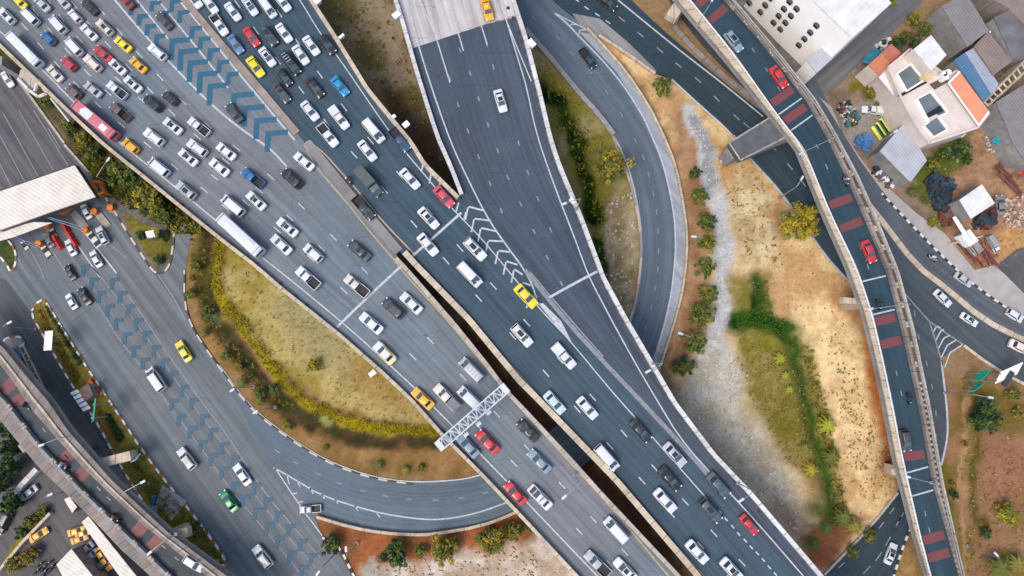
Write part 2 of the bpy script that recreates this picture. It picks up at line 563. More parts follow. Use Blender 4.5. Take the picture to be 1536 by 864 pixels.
# inside the lower loop: soil, ditch, bank and dry grass field
zone([(275, 335), (340, 350), (720, 690), (720, 730), (500, 705), (400, 640), (300, 520), (272, 440)], (158, 122, 78), 8, ((134, 104, 60), .3, 3, .55), veg=.3)
FIELD = [(340, 350), (400, 400), (520, 500), (640, 620), (660, 640), (600, 632), (500, 608), (430, 560), (372, 490), (332, 440)]
zone(FIELD, (184, 164, 104), 8, ((158, 140, 66), .16, 21, .52), veg=.8)
zone([(420, 420), (500, 490), (520, 560), (470, 540), (420, 480)], (150, 146, 112), 40, None, .6)
zone([(540, 520), (640, 610), (640, 625), (560, 600), (520, 560)], (160, 122, 66), 25, None, .6)
BANK = [(336, 340), (327, 375), (324, 400), (326, 440), (345, 468), (357, 482), (382, 512), (405, 547), (430, 578), (460, 605), (489, 618), (532, 634), (575, 641), (620, 645), (665, 640)]
DITCH = [(318, 350), (311, 400), (310, 440), (322, 478), (345, 505), (368, 540), (395, 580), (425, 606), (455, 626), (490, 642), (540, 655), (600, 661), (660, 658)]
trail(DITCH, 24, (84, 68, 46), 10, 1, .9, ((62, 62, 30), .4, 8, .5))
trail([(300, 360), (298, 440), (316, 490)], 14, (92, 88, 34), 12, .8)
trail(BANK, 17, (156, 138, 18), 7, 1, -.5, ((126, 114, 10), .6, 9, .5), veg=.2)
zone([(314, 468), (328, 468), (330, 482), (316, 484)], (112, 122, 84), 6)
zone([(480, 628), (497, 628), (500, 645), (482, 646)], (140, 142, 74), 6)
# below the lower loop
zone([(470, 770), (600, 795), (720, 780), (790, 760), (920, 900), (460, 900)], (166, 100, 62), 8, ((140, 92, 56), .3, 14, .5), veg=.2)
zone([(555, 850), (640, 842), (720, 830), (780, 815), (820, 800), (940, 940), (520, 940)], (214, 200, 184), 18, ((188, 164, 140), .35, 17, .55), veg=.1)
zone([(540, 850), (560, 838), (575, 860), (560, 890), (540, 880)], (176, 168, 150), 6)
# between the jammed viaduct and the toll ramp
zone([(440, -40), (640, -40), (700, 300), (690, 310)], (152, 134, 108), 10, ((118, 104, 64), .22, 41, .5), veg=.4)
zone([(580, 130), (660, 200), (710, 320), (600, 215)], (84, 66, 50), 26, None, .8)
# between the ramp and the upper loop
zone([(780, 60), (830, 90), (920, 200), (950, 260), (962, 380), (945, 480), (905, 430), (830, 200)], (160, 148, 102), 8, ((132, 124, 56), .25, 51, .5), veg=.4)
zone([(905, 300), (955, 285), (962, 380), (950, 475), (910, 440)], (176, 160, 124), 16, ((146, 128, 92), .4, 52, .55))
CHAN = [(808, 128), (838, 158), (858, 195), (868, 225), (880, 270), (888, 310), (892, 325)]
trail(CHAN, 24, (40, 66, 12), 10, 1, .8, ((22, 40, 14), .3, 57, .5))
trail([(895, 362), (900, 385), (903, 412)], 18, (30, 56, 12), 8, 1, .8)
# wedge and sands east of the upper loop
zone([(885, 50), (1010, 110), (1120, 200), (1180, 290), (1290, 440), (1330, 620), (1350, 700), (1340, 745), (1240, 864), (1120, 730), (1000, 560), (1030, 380), (1000, 190), (940, 100)], (226, 194, 142), 6, ((200, 160, 110), .2, 61, .5), veg=.4)
zone([(1190, 440), (1250, 450), (1290, 520), (1318, 660), (1300, 740), (1262, 690), (1240, 600)], (244, 212, 158), 16, ((222, 188, 134), .5, 62, .52), veg=.3)
zone([(1010, 140), (1060, 200), (1066, 260), (1050, 560), (1000, 560), (1030, 380), (1005, 190)], (178, 142, 106), 20, ((158, 118, 84), .3, 63, .5))
zone([(1062, 200), (1096, 225), (1110, 290), (1080, 250)], (176, 126, 62), 16, None, .8)
zone([(1130, 300), (1180, 310), (1182, 345), (1140, 345)], (150, 100, 66), 30, None, .7)
zone([(1100, 245), (1150, 290), (1170, 400), (1110, 400), (1082, 330)], (214, 194, 150), 22, ((190, 162, 118), .4, 66, .55))
PATH = [(1036, 170), (1052, 210), (1066, 262), (1078, 320), (1086, 380), (1085, 430), (1080, 490), (1068, 530)]
trail(PATH, 27, (190, 190, 188), 9, 1, 0, ((196, 196, 190), .3, 68, .55))
trail([(1044, 180), (1058, 220), (1070, 270)], 16, (134, 136, 138), 6, .7)
zone([(1066, 515), (1090, 520), (1125, 560), (1110, 620), (1060, 660), (1010, 590), (1040, 545)], (208, 202, 186), 20, ((190, 182, 160), .4, 69, .5))
zone([(1020, 600), (1130, 610), (1180, 700), (1225, 800), (1200, 830), (1100, 700)], (216, 204, 178), 30, ((196, 180, 150), .3, 70, .5))
zone([(1085, 640), (1110, 690), (1160, 730), (1150, 750), (1110, 720), (1075, 670)], (180, 170, 150), 20, None, .7)
zone([(1160, 730), (1215, 790), (1200, 820), (1150, 760)], (176, 148, 120), 16)
zone([(1098, 410), (1130, 425), (1150, 470), (1190, 520), (1215, 640), (1200, 700), (1130, 600), (1098, 500)], (158, 138, 82), 18, ((126, 120, 48), .3, 73, .45), veg=.8)
zone([(1120, 590), (1190, 560), (1215, 640), (1225, 730), (1180, 690)], (122, 112, 44), 24, ((150, 132, 72), .3, 74, .5), veg=.8)
ELL = [(1180, 488), (1196, 530), (1208, 580), (1218, 630), (1232, 690), (1248, 740), (1258, 790)]
trail([(1140, 418), (1142, 445), (1150, 470)], 26, (52, 84, 16), 18, 1, .6)
trail([(1104, 483), (1130, 476), (1162, 482), (1186, 500)], 26, (40, 86, 10), 12, 1, .8, ((22, 58, 12), .4, 78, .5))
trail([(1134, 430), (1136, 470)], 11, (24, 56, 24), 6, .9)
trail(ELL, 22, (44, 88, 10), 22, 1, .8, ((34, 70, 10), .4, 79, .5))
trail([(1216, 530), (1232, 620), (1250, 700)], 14, (120, 116, 32), 18, .8)
trail([(1226, 760), (1260, 790), (1215, 815)], 30, (70, 84, 22), 24, .9)
zone([(1296, 490), (1316, 520), (1338, 640), (1346, 700), (1322, 690), (1308, 600)], (206, 130, 70), 14, ((190, 112, 56), .3, 81, .5))
zone([(1322, 680), (1340, 690), (1340, 715), (1326, 705)], (120, 70, 44), 10)
zone([(1205, 800), (1255, 790), (1300, 770), (1240, 860), (1215, 850)], (150, 96, 64), 14)
zone([(1250, 440), (1290, 450), (1300, 500), (1270, 480)], (162, 112, 62), 20, None, .7)
# park east of the flyover
zone([(1410, 600), (1450, 560), (1480, 555), (1600, 600), (1600, 900), (1380, 900), (1375, 780)], (154, 116, 84), 8, ((130, 106, 58), .2, 91, .5), veg=.5)
zone([(1440, 600), (1470, 570), (1560, 610), (1560, 640), (1490, 660), (1440, 640)], (112, 96, 42), 20, None, .8)
zone([(1370, 760), (1400, 720), (1430, 740), (1450, 880), (1380, 900), (1365, 830)], (140, 122, 66), 14)
zone([(1400, 700), (1420, 690), (1436, 864), (1420, 864)], (112, 100, 34), 14)
trail([(1455, 600), (1446, 660), (1442, 700), (1447, 780), (1452, 880)], 8, (176, 138, 96), 6)
trail([(1480, 650), (1460, 690), (1455, 740), (1478, 800)], 9, (86, 82, 24), 8)
zone([(1480, 650), (1540, 660), (1540, 780), (1490, 760), (1468, 700)], (156, 110, 84), 18)
# junkyard, lots and lanes in the upper corner
zone([(1225, 130), (1290, 80), (1600, -60), (1600, 500), (1440, 400), (1320, 290)], (150, 128, 108), 8, ((128, 108, 92), .3, 95, .5))
zone([(1400, 260), (1420, 225), (1480, 190), (1600, 260), (1600, 420), (1500, 420), (1462, 405), (1400, 340)], (178, 136, 104), 10, ((152, 116, 90), .4, 97, .5), veg=.5)
zone([(1370, 270), (1395, 225), (1460, 205), (1455, 240), (1420, 260), (1400, 290), (1376, 305)], (92, 100, 40), 10)
zone([(1385, 300), (1396, 300), (1422, 345), (1412, 350)], (112, 112, 50), 8)
zone([(1270, 120), (1290, 115), (1325, 150), (1322, 162), (1300, 160)], (112, 108, 36), 10)
zone([(1255, 165), (1320, 150), (1350, 185), (1320, 225), (1280, 215), (1262, 200)], (156, 146, 136), 8)
zone([(1480, 350), (1520, 335), (1560, 360), (1560, 390), (1490, 380)], (196, 150, 96), 12)
zone([(1335, 0), (1345, -10), (1352, 5), (1342, 12)], (112, 104, 30), 4)
zone([(596, 380), (640, 420), (800, 600), (950, 750), (1060, 880), (1010, 880), (880, 740), (740, 590), (640, 480)], (86, 58, 44), 16)  # median gap: shade under the viaduct painted into the soil colour
# planted ground under the trees at the far left
zone([(-60, 600), (15, 620), (60, 680), (30, 720), (20, 790), (-60, 830)], (58, 62, 34), 10)

ni, nj = GX.shape
fx, fy = GX.ravel(), GY.ravel()
gverts = np.c_[fx, fy, gz.ravel()]
idx = np.arange(ni * nj).reshape(ni, nj)
quads = np.stack([idx[:-1, :-1], idx[:-1, 1:], idx[1:, 1:], idx[1:, :-1]], -1).reshape(-1, 4)
gm = bpy.data.meshes.new('ground')
gm.from_pydata(gverts.tolist(), [], quads.tolist())
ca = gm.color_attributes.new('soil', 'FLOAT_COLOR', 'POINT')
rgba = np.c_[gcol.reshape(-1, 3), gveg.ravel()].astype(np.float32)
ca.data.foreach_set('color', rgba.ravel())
gm.polygons.foreach_set('use_smooth', [True] * len(gm.polygons))
ground = bpy.data.objects.new('ground', gm); COL.objects.link(ground)
tag(ground, kind='structure')
m, nt, p = nodes_of('soil')
at = nt.nodes.new('ShaderNodeAttribute'); at.attribute_name = 'soil'
v = pos(nt)
f1 = noise_at(nt, v, 0.9, 6, 0.65); f2 = noise_at(nt, v, 4.5, 5, 0.7)
f3 = noise_at(nt, v, 0.22, 3)
k = None
for f in (ramp(nt, f1, .3, .7, .78, 1.22), ramp(nt, f2, .25, .75, .72, 1.28), ramp(nt, f3, .3, .7, .9, 1.1)):
    if k is None: k = f
    else:
        mu = nt.nodes.new('ShaderNodeMath'); mu.operation = 'MULTIPLY'; nt.links.new(k, mu.inputs[0]); nt.links.new(f, mu.inputs[1]); k = mu.outputs[0]
vm = nt.nodes.new('ShaderNodeVectorMath'); vm.operation = 'SCALE'; nt.links.new(at.outputs['Color'], vm.inputs[0]); nt.links.new(k, vm.inputs['Scale'])
# dry grass tussocks where the soil carries them
tus = noise_at(nt, v, 1.7, 4, 0.75)
th = ramp(nt, tus, 0.58, 0.72, 0, .5)
mu = nt.nodes.new('ShaderNodeMath'); mu.operation = 'MULTIPLY'; nt.links.new(th, mu.inputs[0]); nt.links.new(at.outputs['Alpha'], mu.inputs[1])
c = mix_rgb(nt, 'MIX', mu.outputs[0], vm.outputs[0], (0.2, 0.165, 0.06))
nt.links.new(c, p.inputs['Base Color'])
p.inputs['Roughness'].default_value = 0.95; p.inputs['Specular IOR Level'].default_value = 0.1
bn = nt.nodes.new('ShaderNodeBump'); bn.inputs['Strength'].default_value = .6; bn.inputs['Distance'].default_value = .15
nt.links.new(f1, bn.inputs['Height']); nt.links.new(bn.outputs[0], p.inputs['Normal'])
gm.materials.append(m)

# ------------------------------------------------------------------ shared materials
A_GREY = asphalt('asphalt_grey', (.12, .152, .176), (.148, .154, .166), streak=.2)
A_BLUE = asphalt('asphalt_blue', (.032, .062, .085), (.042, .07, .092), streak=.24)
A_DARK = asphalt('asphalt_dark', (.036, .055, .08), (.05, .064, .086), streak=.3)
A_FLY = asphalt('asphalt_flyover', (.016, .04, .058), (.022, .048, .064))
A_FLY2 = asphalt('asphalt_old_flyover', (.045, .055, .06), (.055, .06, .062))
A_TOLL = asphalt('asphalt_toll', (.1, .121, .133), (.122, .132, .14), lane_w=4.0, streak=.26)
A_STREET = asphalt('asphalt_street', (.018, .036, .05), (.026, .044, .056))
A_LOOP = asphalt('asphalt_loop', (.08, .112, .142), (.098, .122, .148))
CONC_SLAB = M('concrete_paving', (.34, .31, .29), .8, .12, .6)
CONC = concrete_jointed('concrete', (.42, .37, .31))
CONC_W = concrete_jointed('concrete_whitewashed', (.58, .56, .54))
CONC_T = concrete_jointed('concrete_tan', (.5, .41, .3))
CONC_G = M('concrete_grey', (.25, .24, .23), .85, .2, .9, .3)
CONC_B = concrete_jointed('concrete_brown', (.24, .2, .175), .25)
CONC_D = M('concrete_damp', (.09, .095, .1), .8, .2, .7, .3)
WHITE = paint_mat('white_road_paint', (.52, .54, .56), .5)
WHITE_W = paint_mat('worn_white_road_paint', (.3, .32, .34), .75)
YELL_P = paint_mat('yellow_road_paint', (.5, .36, .17), .6)
BLUE_P = paint_mat('blue_road_paint', (.002, .085, .15), .25)
BLUE_W = paint_mat('worn_blue_road_paint', (.008, .072, .125), .3)
RED_P = paint_mat('worn_red_road_paint', (.17, .028, .028), .42)
KERB_BW = checker_mat('kerb_black_white', (.62, .6, .55), (.03, .03, .035), .9)
KERB_RW = checker_mat('kerb_red_white', (.72, .7, .66), (.3, .11, .05), 1.1)
KERB_YW = checker_mat('kerb_tan_dark', (.55, .48, .36), (.07, .06, .05), 1.7)
STEEL = M('galvanised_steel', (.3, .31, .32), .45, .1, 2, 0, .5, .3)
STEEL_W = M('white_steel', (.75, .76, .77), .45, .08, 2)
STEEL_D = M('dark_steel', (.04, .045, .05), .5, .15, 2)
BLACK = M('black_rubber', (.015, .015, .017), .7, .1, 2)
# ------------------------------------------------------------------ roads on the ground
def flat_sheet(name, px, z, mat, uvdir=(0.62, -0.78), sm=0):
    mb = MB()
    pts = poly3(px, z, sm)
    a = sum(pts[i].x * pts[(i + 1) % len(pts)].y - pts[(i + 1) % len(pts)].x * pts[i].y for i in range(len(pts)))
    if a < 0: pts = pts[::-1]
    ux, uy = uvdir; l = math.hypot(ux, uy); ux, uy = ux / l, uy / l
    mb.quad(pts, [(q.x * ux + q.y * uy, -q.x * uy + q.y * ux) for q in pts])
    return tag(mb.build(name, mat), kind='structure')
def ground_ribbon(name, L, Rr, z, mat, sm=2):
    mb = MB()
    road_mesh(mb, smooth(L, sm), smooth(Rr, sm), lambda x, y: z, 0, 6)
    return tag(mb.build(name, mat), kind='structure')

F_POLY = [(-60, 30), (0, 82), (97, 216), (137, 262), (172, 317), (225, 402), (250, 395), (264, 318), (300, 345), (287, 347), (277, 416), (277, 455), (288, 490), (303, 514),
          (330, 550), (367, 600), (395, 627), (453, 669), (500, 740), (472, 775), (483, 803), (500, 815), (540, 885), (560, 930), (-60, 930)]
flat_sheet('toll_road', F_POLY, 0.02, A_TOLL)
flat_sheet('toll_apron', [(-60, 32), (0, 84), (97, 218), (137, 262), (70, 300), (-60, 350)], 0.026, asphalt('asphalt_apron', (.08, .076, .084), (.095, .088, .092), lane_w=4.2, streak=.3))
flat_sheet('surface_street', [(-60, 400), (10, 420), (48, 470), (62, 497), (147, 640), (196, 722), (260, 815), (330, 900), (-60, 900)], 0.026, asphalt('asphalt_surface_street', (.055, .064, .068), (.066, .072, .074)))
flat_sheet('side_street', [(-60, 690), (60, 690), (160, 790), (190, 830), (240, 900), (-60, 900)], 0.032, asphalt('asphalt_lot', (.075, .07, .072), (.09, .082, .08)))

# lower loop: from the toll road round under the viaduct, then on as the upper loop
LOOP_IN = [(330, 549), (367, 600), (395, 627), (453, 669), (499, 695), (560, 716), (620, 724), (692, 722), (740, 708), (800, 668), (880, 600), (944, 482), (954, 450), (961, 400), (962, 375), (960, 325), (945, 255), (920, 200), (872, 145), (820, 82), (785, 45), (740, -10), (700, -60)]
LOOP_OUT = [(400, 690), (430, 725), (470, 768), (529, 789), (575, 797), (620, 800), (722, 786), (771, 767), (850, 720), (920, 660), (985, 560), (992, 542), (1017, 462), (1026, 416), (1030, 362), (1026, 320), (1013, 250), (992, 200), (972, 160), (937, 107), (905, 70), (880, 40), (845, 10), (800, -60)]
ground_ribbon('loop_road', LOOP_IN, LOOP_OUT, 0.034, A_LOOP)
K_L = [(780, -60), (830, 5), (880, 40), (940, 84), (982, 112), (1010, 119), (1050, 160), (1100, 202), (1125, 240), (1170, 287), (1215, 350), (1250, 400), (1285, 430), (1330, 470)]
K_R = [(900, -60), (940, -6), (1000, 50), (1030, 75), (1080, 118), (1120, 150), (1150, 172), (1180, 200), (1205, 230), (1240, 300), (1275, 360), (1300, 410), (1330, 440), (1350, 455)]
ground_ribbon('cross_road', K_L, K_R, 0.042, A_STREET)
ground_ribbon('service_road', [(990, -20), (1030, 40), (1070, 88), (1110, 125), (1160, 176), (1200, 226)], [(1030, -20), (1060, 20), (1100, 62), (1140, 105), (1180, 150), (1215, 200)], 0.05, M('asphalt_dark_lane', (.045, .042, .045), .8, .25, .5))  # the service lane has its own dark asphalt
flat_sheet('paved_shoulder', [(858, 20), (900, 28), (945, 66), (985, 106), (978, 111), (940, 84), (900, 57), (872, 40)], 0.05, asphalt('asphalt_pale', (.2, .2, .195), (.23, .22, .21)))
flat_sheet('loop_shoulder', [(868, 47), (888, 52), (937, 107), (972, 160), (992, 200), (1013, 250), (1026, 320), (1029, 362), (1025, 416), (1016, 462), (991, 542), (984, 556), (979, 540), (1004, 458), (1012, 412), (1015, 362), (1011, 312), (996, 247), (977, 202), (960, 165), (925, 108)], 0.046, asphalt('asphalt_pale_blue', (.25, .28, .32), (.29, .31, .34)))
# roads east of the flyover
Q2_L = [(1200, 120), (1240, 195), (1262, 240), (1300, 305), (1322, 330), (1375, 398), (1420, 432), (1475, 478), (1536, 508), (1620, 545)]
Q2_R = [(1225, 120), (1262, 195), (1290, 240), (1325, 290), (1352, 322), (1400, 372), (1440, 410), (1490, 450), (1545, 482), (1620, 515)]
ground_ribbon('outer_street', Q2_L, Q2_R, 0.034, asphalt('asphalt_outer', (.07, .085, .1), (.085, .095, .106)))
flat_sheet('inner_street', [(1230, 230), (1300, 305), (1372, 398), (1417, 432), (1472, 479), (1536, 512), (1620, 548), (1620, 620), (1536, 575), (1482, 545), (1445, 517), (1412, 537), (1420, 616), (1421, 661), (1411, 700), (1400, 728), (1380, 775), (1355, 830), (1337, 900), (1195, 900), (1234, 860), (1307, 786), (1347, 737), (1360, 690), (1340, 560), (1300, 430), (1250, 300)], 0.03, asphalt('asphalt_inner', (.042, .06, .072), (.058, .07, .08)), (0.62, -0.6))
flat_sheet('lower_street', [(1360, 720), (1400, 725), (1372, 785), (1350, 838), (1335, 900), (1190, 900), (1234, 860), (1307, 786), (1347, 737)], 0.036, A_STREET, (0.6, 0.75))
flat_sheet('corner_lane', [(1400, -30), (1378, 10), (1322, 66), (1276, 108), (1258, 128), (1222, 150), (1205, 122), (1222, 100), (1280, 62), (1336, 6), (1350, -30)], 0.03, asphalt('asphalt_lane', (.11, .108, .11), (.13, .125, .125)), (0.7, 0.6))
flat_sheet('pavement', [(1322, 272), (1375, 320), (1417, 350), (1462, 405), (1490, 398), (1536, 432), (1620, 480), (1620, 512), (1545, 480), (1490, 448), (1440, 408), (1400, 370), (1352, 320), (1325, 288)], 0.13, CONC_SLAB)
flat_sheet('yard_lane', [(1500, 395), (1525, 375), (1600, 350), (1600, 460), (1536, 440), (1498, 402)], 0.14, M('asphalt_yard', (.07, .068, .07), .85, .25, .5))
flat_sheet('factory_forecourt', [(1090, -20), (1110, -20), (1160, 40), (1222, 108), (1206, 124), (1150, 62), (1098, 0)], .04, M('asphalt_forecourt', (.12, .105, .095), .85, .35, .6))
flat_sheet('alley', [(1228, 145), (1247, 160), (1262, 195), (1300, 250), (1322, 272), (1325, 288), (1290, 240), (1262, 195), (1240, 160)], 0.05, CONC_SLAB)

# markings on the ground roads
mk = MB()
G = lambda z: (lambda x, y: z)
line(mk, [(330, 549), (367, 600), (395, 627), (453, 669), (499, 695), (560, 716), (620, 724), (692, 720), (722, 712)], G(.05), .25)
line(mk, [(410, 701), (447, 722), (483, 744), (560, 768), (620, 778), (661, 780), (713, 771), (765, 752)], G(.05), .25)
line(mk, [(412, 701), (450, 759), (483, 803)], G(.05), .2)
for a, b in (((430, 712), (434, 726)), ((446, 722), (450, 730)), ((464, 730), (470, 741)), ((482, 740), (487, 748)), ((502, 748), (507, 755)), ((532, 758), (537, 766)), ((564, 768), (570, 776)), ((440, 741), (446, 739)), ((448, 754), (455, 752))):
    line(mk, [a, b], G(.05), .2)
dashes(mk, [(416, 677), (443, 694), (477, 711), (509, 725), (544, 736), (578, 744), (613, 749), (653, 750), (692, 747), (728, 739)], G(.05), 9, .22, mi=1)
# loop, upper
line(mk, [(985, 530), (1005, 455), (1012, 400), (1014, 362), (1010, 310), (995, 245), (976, 200), (965, 175), (935, 127), (900, 86), (870, 56), (850, 34), (832, 20)], G(.055), .3)
line(mk, [(946, 478), (956, 440), (962, 395), (963, 365), (960, 325), (945, 255), (922, 203), (880, 155), (840, 105)], G(.055), .28)
dashes(mk, [(968, 493), (977, 461), (983, 432), (987, 404), (988, 376), (987, 346), (985, 318), (980, 290), (973, 262), (965, 236), (953, 211), (932, 172), (910, 138), (885, 108), (858, 80), (837, 57), (800, 26)], G(.055), 9, .22, mi=1)
line(mk, [(833, 20), (850, 29), (864, 36), (880, 44), (890, 51)], G(.062), .22)
for pts in ([(855, 41), (857, 36), (866, 37)], [(868, 52), (870, 45), (880, 45)]):
    line(mk, pts, G(.066), .22, sm=0)
# cross road
line(mk, [(927, 0), (960, 27), (1015, 72), (1050, 99), (1090, 130), (1145, 175)], G(.06), .28)
line(mk, [(1008, 119), (1050, 158), (1098, 200), (1125, 238), (1170, 285), (1212, 346), (1245, 392), (1275, 423)], G(.06), .3)
dashes(mk, [(865, 0), (880, 12), (896, 22), (912, 33)], G(.06), 8, .25)
dashes(mk, [(933, 29), (961, 52), (990, 75), (1018, 98), (1047, 120), (1075, 148), (1105, 176), (1120, 188), (1160, 222), (1185, 250), (1205, 275), (1225, 305), (1245, 335)], G(.06), 12, .25, mi=1)
# inner street gore with chevrons
line(mk, [(1357, 440), (1385, 472), (1394, 482)], G(.05), .25, mi=1)
line(mk, [(1394, 482), (1445, 517)], G(.05), .28, mi=1); line(mk, [(1394, 482), (1416, 552)], G(.05), .28, mi=1)
for (c, a, b) in (((1405, 489), (1400, 498), (1411, 492)), ((1411, 497), (1404, 510), (1416, 494)), ((1416, 507), (1408, 522), (1425, 503)), ((1421, 518), (1412, 536), (1434, 510)), ((1425, 529), (1417, 551), (1444, 517))):
    line(mk, [a, c], G(.05), .25); line(mk, [c, b], G(.052), .25)
dashes(mk, [(1372, 470), (1378, 505), (1390, 545), (1398, 580), (1404, 620), (1404, 655)], G(.05), 9, .22, mi=1)
line(mk, [(1412, 540), (1421, 616), (1422, 655), (1412, 698)], G(.05), .35)
# street at the bottom
dashes(mk, [(1338, 766), (1322, 788), (1306, 808), (1285, 828), (1262, 848)], G(.056), 12, .2, mi=1)
dashes(mk, [(1352, 775), (1348, 782), (1332, 812), (1318, 835), (1300, 855)], G(.056), 16, .2, mi=1)
line(mk, [(1345, 742), (1307, 788), (1236, 860)], G(.056), .25, mi=1)
# toll road lane lines
for a, b in (((50, 165), (102, 248)), ((28, 165), (80, 255)), ((5, 170), (57, 264)), ((-10, 185), (37, 272)), ((-20, 205), (17, 280)), ((72, 192), (90, 222))):
    line(mk, [a, b], G(.05), .18, mi=1)
line(mk, [(98, 218), (0, 84)], G(.05), .3, mi=1)
line(mk, [(100, 405), (127, 440), (145, 452), (180, 512), (215, 552), (260, 616), (318, 694), (345, 733), (395, 792), (456, 866)], G(.05), .2, mi=1)     # left edge of the blue lane
line(mk, [(138, 400), (165, 432), (220, 505), (270, 580), (300, 622), (345, 680), (367, 722), (420, 790), (474, 852)], G(.05), .18, mi=1)
line(mk, [(170, 415), (188, 436), (220, 482), (255, 536), (300, 600), (340, 650), (390, 730), (440, 790), (480, 836)], G(.05), .2, mi=1)
line(mk, [(160, 362), (190, 388)], G(.05), .2, mi=1)
line(mk, [(118, 370), (150, 416), (170, 415)][:2], G(.05), .25)
line(mk, [(128, 350), (175, 410)], G(.05), .3)
line(mk, [(62, 350), (100, 410)], G(.05), .25, mi=1)
line(mk, [(36, 360), (60, 400), (66, 418)], G(.05), .2, mi=1); line(mk, [(25, 385), (45, 418)], G(.05), .2, mi=1)
line(mk, [(232, 404), (245, 424), (262, 448), (278, 480)], G(.05), .22, mi=1)
tag(mk.build('lane_markings', [WHITE, WHITE_W]), kind='structure')

# blue arrows painted in the toll lanes
def chevron(mb, c, aw, ah, zf, w=0.8, dz=0.03):
    """corner at c, one arm running across, one arm running down the picture"""
    x, y = c
    line(mb, [(x - w * 3.6, y), (x + aw, y - aw * .1)], zf, w, dz, sm=0)
    line(mb, [(x, y + w * 2), (x - 1, y + ah)], zf, w, dz + .006, sm=0)
bl = MB()
for c in ((125, 400), (137, 420), (148, 440), (161, 460), (174, 481), (187, 502), (200, 522), (214, 540), (257, 602), (268, 625), (285, 643), (300, 664), (316, 684), (332, 704), (350, 727), (364, 746), (382, 766), (400, 788), (416, 808), (434, 830), (452, 852)):
    chevron(bl, c, 11, 15, G(.055), .75)
for c in ((168, 420), (180, 440), (192, 460), (204, 481), (217, 500), (231, 521), (244, 541), (257, 560), (273, 581), (287, 601), (303, 625), (316, 646), (333, 667), (349, 687), (365, 705), (381, 728), (398, 750), (415, 770), (432, 790), (450, 812), (466, 834)):
    chevron(bl, c, 11, 15, G(.055), .75)
tag(bl.build('blue_lane_arrows', BLUE_W), kind='structure')

# raised islands with painted kerbs
def island(name, px, z, mat, kerb=None, sm=1, kw=.35):
    """planted or paved island standing above the road, kerb round its edge"""
    pts = smooth(px, sm, True) if sm else px
    mb = MB(); mb.prism([(q.x, q.y) for q in [P(x, y, z) for x, y in pts]], 0.0, z, bottom=False)
    o = tag(mb.build(name, mat), kind='structure')
    if kerb:
        k = MB(); wall_line(k, pts, zg, kw, 0.0, z + .05, sm=0, closed=True)
        tag(k.build('kerb', kerb), kind='structure')
    return o
GRASS_M = M('verge_grass', alb((118, 108, 34)), .95, .35, 1.2, .4)
LAWN = M('green_lawn', alb((66, 80, 26)), .95, .3, 1.2, .4)
BED = M('rust_flower_bed', alb((132, 82, 28)), .95, .35, 2.0, .5)
COBBLE = M('cobbled_verge', alb((112, 104, 98)), .9, .4, 3.5, .5)
MED = [(47, 470), (54, 456), (65, 449), (72, 456), (105, 510), (130, 550), (175, 616), (214, 676), (254, 728), (290, 771), (320, 811), (338, 838), (340, 850), (300, 840), (244, 795), (196, 722), (171, 680), (147, 634), (110, 580), (62, 497)]
island('median_island', MED, .16, GRASS_M, KERB_RW, 1)
for px in ([(58, 462), (64, 462), (78, 494), (66, 496)], [(82, 508), (88, 510), (100, 534), (92, 542)], [(96, 546), (104, 542), (120, 566), (112, 574)], [(146, 616), (152, 614), (157, 626), (149, 630)], [(154, 634), (162, 632), (178, 654), (170, 668)]):
    island('flower_bed', px, .24, BED, None, 1)
for px in ([(66, 458), (72, 462), (124, 544), (118, 548)], [(158, 622), (166, 622), (186, 656), (178, 664)]):
    island('hedge_strip', px, .2, LAWN, None, 1)
island('paved_pad', [(243, 727), (280, 752), (257, 781), (233, 755)], .22, CONC_SLAB, None, 0)
TRI = [(155, 290), (172, 317), (200, 362), (225, 400), (234, 410), (246, 410), (256, 396), (260, 370), (262, 345), (225, 318), (195, 285), (150, 262)]
island('toll_island', TRI, .16, COBBLE, KERB_YW, 1)
island('toll_island_lawn', [(186, 318), (215, 336), (258, 350), (255, 380), (246, 394), (234, 398), (222, 386), (205, 356), (186, 330)], .22, GRASS_M, None, 1)
island('kerb_island', [(-12, 340), (2, 350), (18, 366), (25, 380), (24, 398), (17, 409), (10, 395), (-12, 372)], .16, LAWN, KERB_RW, 1)
island('traffic_island', [(8, 508), (20, 505), (32, 505), (37, 515), (32, 520), (16, 522), (6, 516)], .16, CONC_G, KERB_RW, 1)
island('street_island', [(1455, 872), (1340, 872), (1345, 850), (1360, 800), (1378, 765), (1398, 735)], .16, M('dry_verge', alb((148, 116, 66)), .95, .3, 1, .4), None, 1)
kb = MB(); wall_line(kb, [(1336, 880), (1344, 850), (1358, 808), (1374, 775)], zg, .4, 0, .2); tag(kb.build('kerb', KERB_BW), kind='structure')
kb = MB(); wall_line(kb, [(1322, 290), (1352, 322), (1400, 372), (1440, 410), (1490, 450), (1545, 482)], zg, .35, 0, .2); tag(kb.build('kerb', KERB_BW), kind='structure')
kb = MB(); wall_line(kb, [(1302, 306), (1322, 331), (1373, 398), (1418, 432), (1473, 479), (1536, 511), (1620, 547)], zg, 1.0, 0, .25); tag(kb.build('kerb', CONC_T), kind='structure')
kb = MB(); wall_line(kb, [(277, 405), (277, 455), (288, 490), (303, 514), (328, 549), (367, 602), (395, 629), (453, 671), (499, 697), (560, 718), (620, 726)], zg, .3, 0, .18); tag(kb.build('kerb', KERB_YW), kind='structure')
kb = MB(); wall_line(kb, [(484, 806), (500, 815), (511, 822), (535, 872)], zg, .4, 0, .2); tag(kb.build('kerb', KERB_BW), kind='structure')
kb = MB(); wall_line(kb, [(944, 484), (954, 450), (961, 400), (962, 360), (956, 315), (942, 262), (918, 202)], zg, .45, 0, .22); tag(kb.build('kerb', checker_mat('kerb_pink_grey', (.5, .4, .36), (.3, .27, .25), 5.0)), kind='structure')
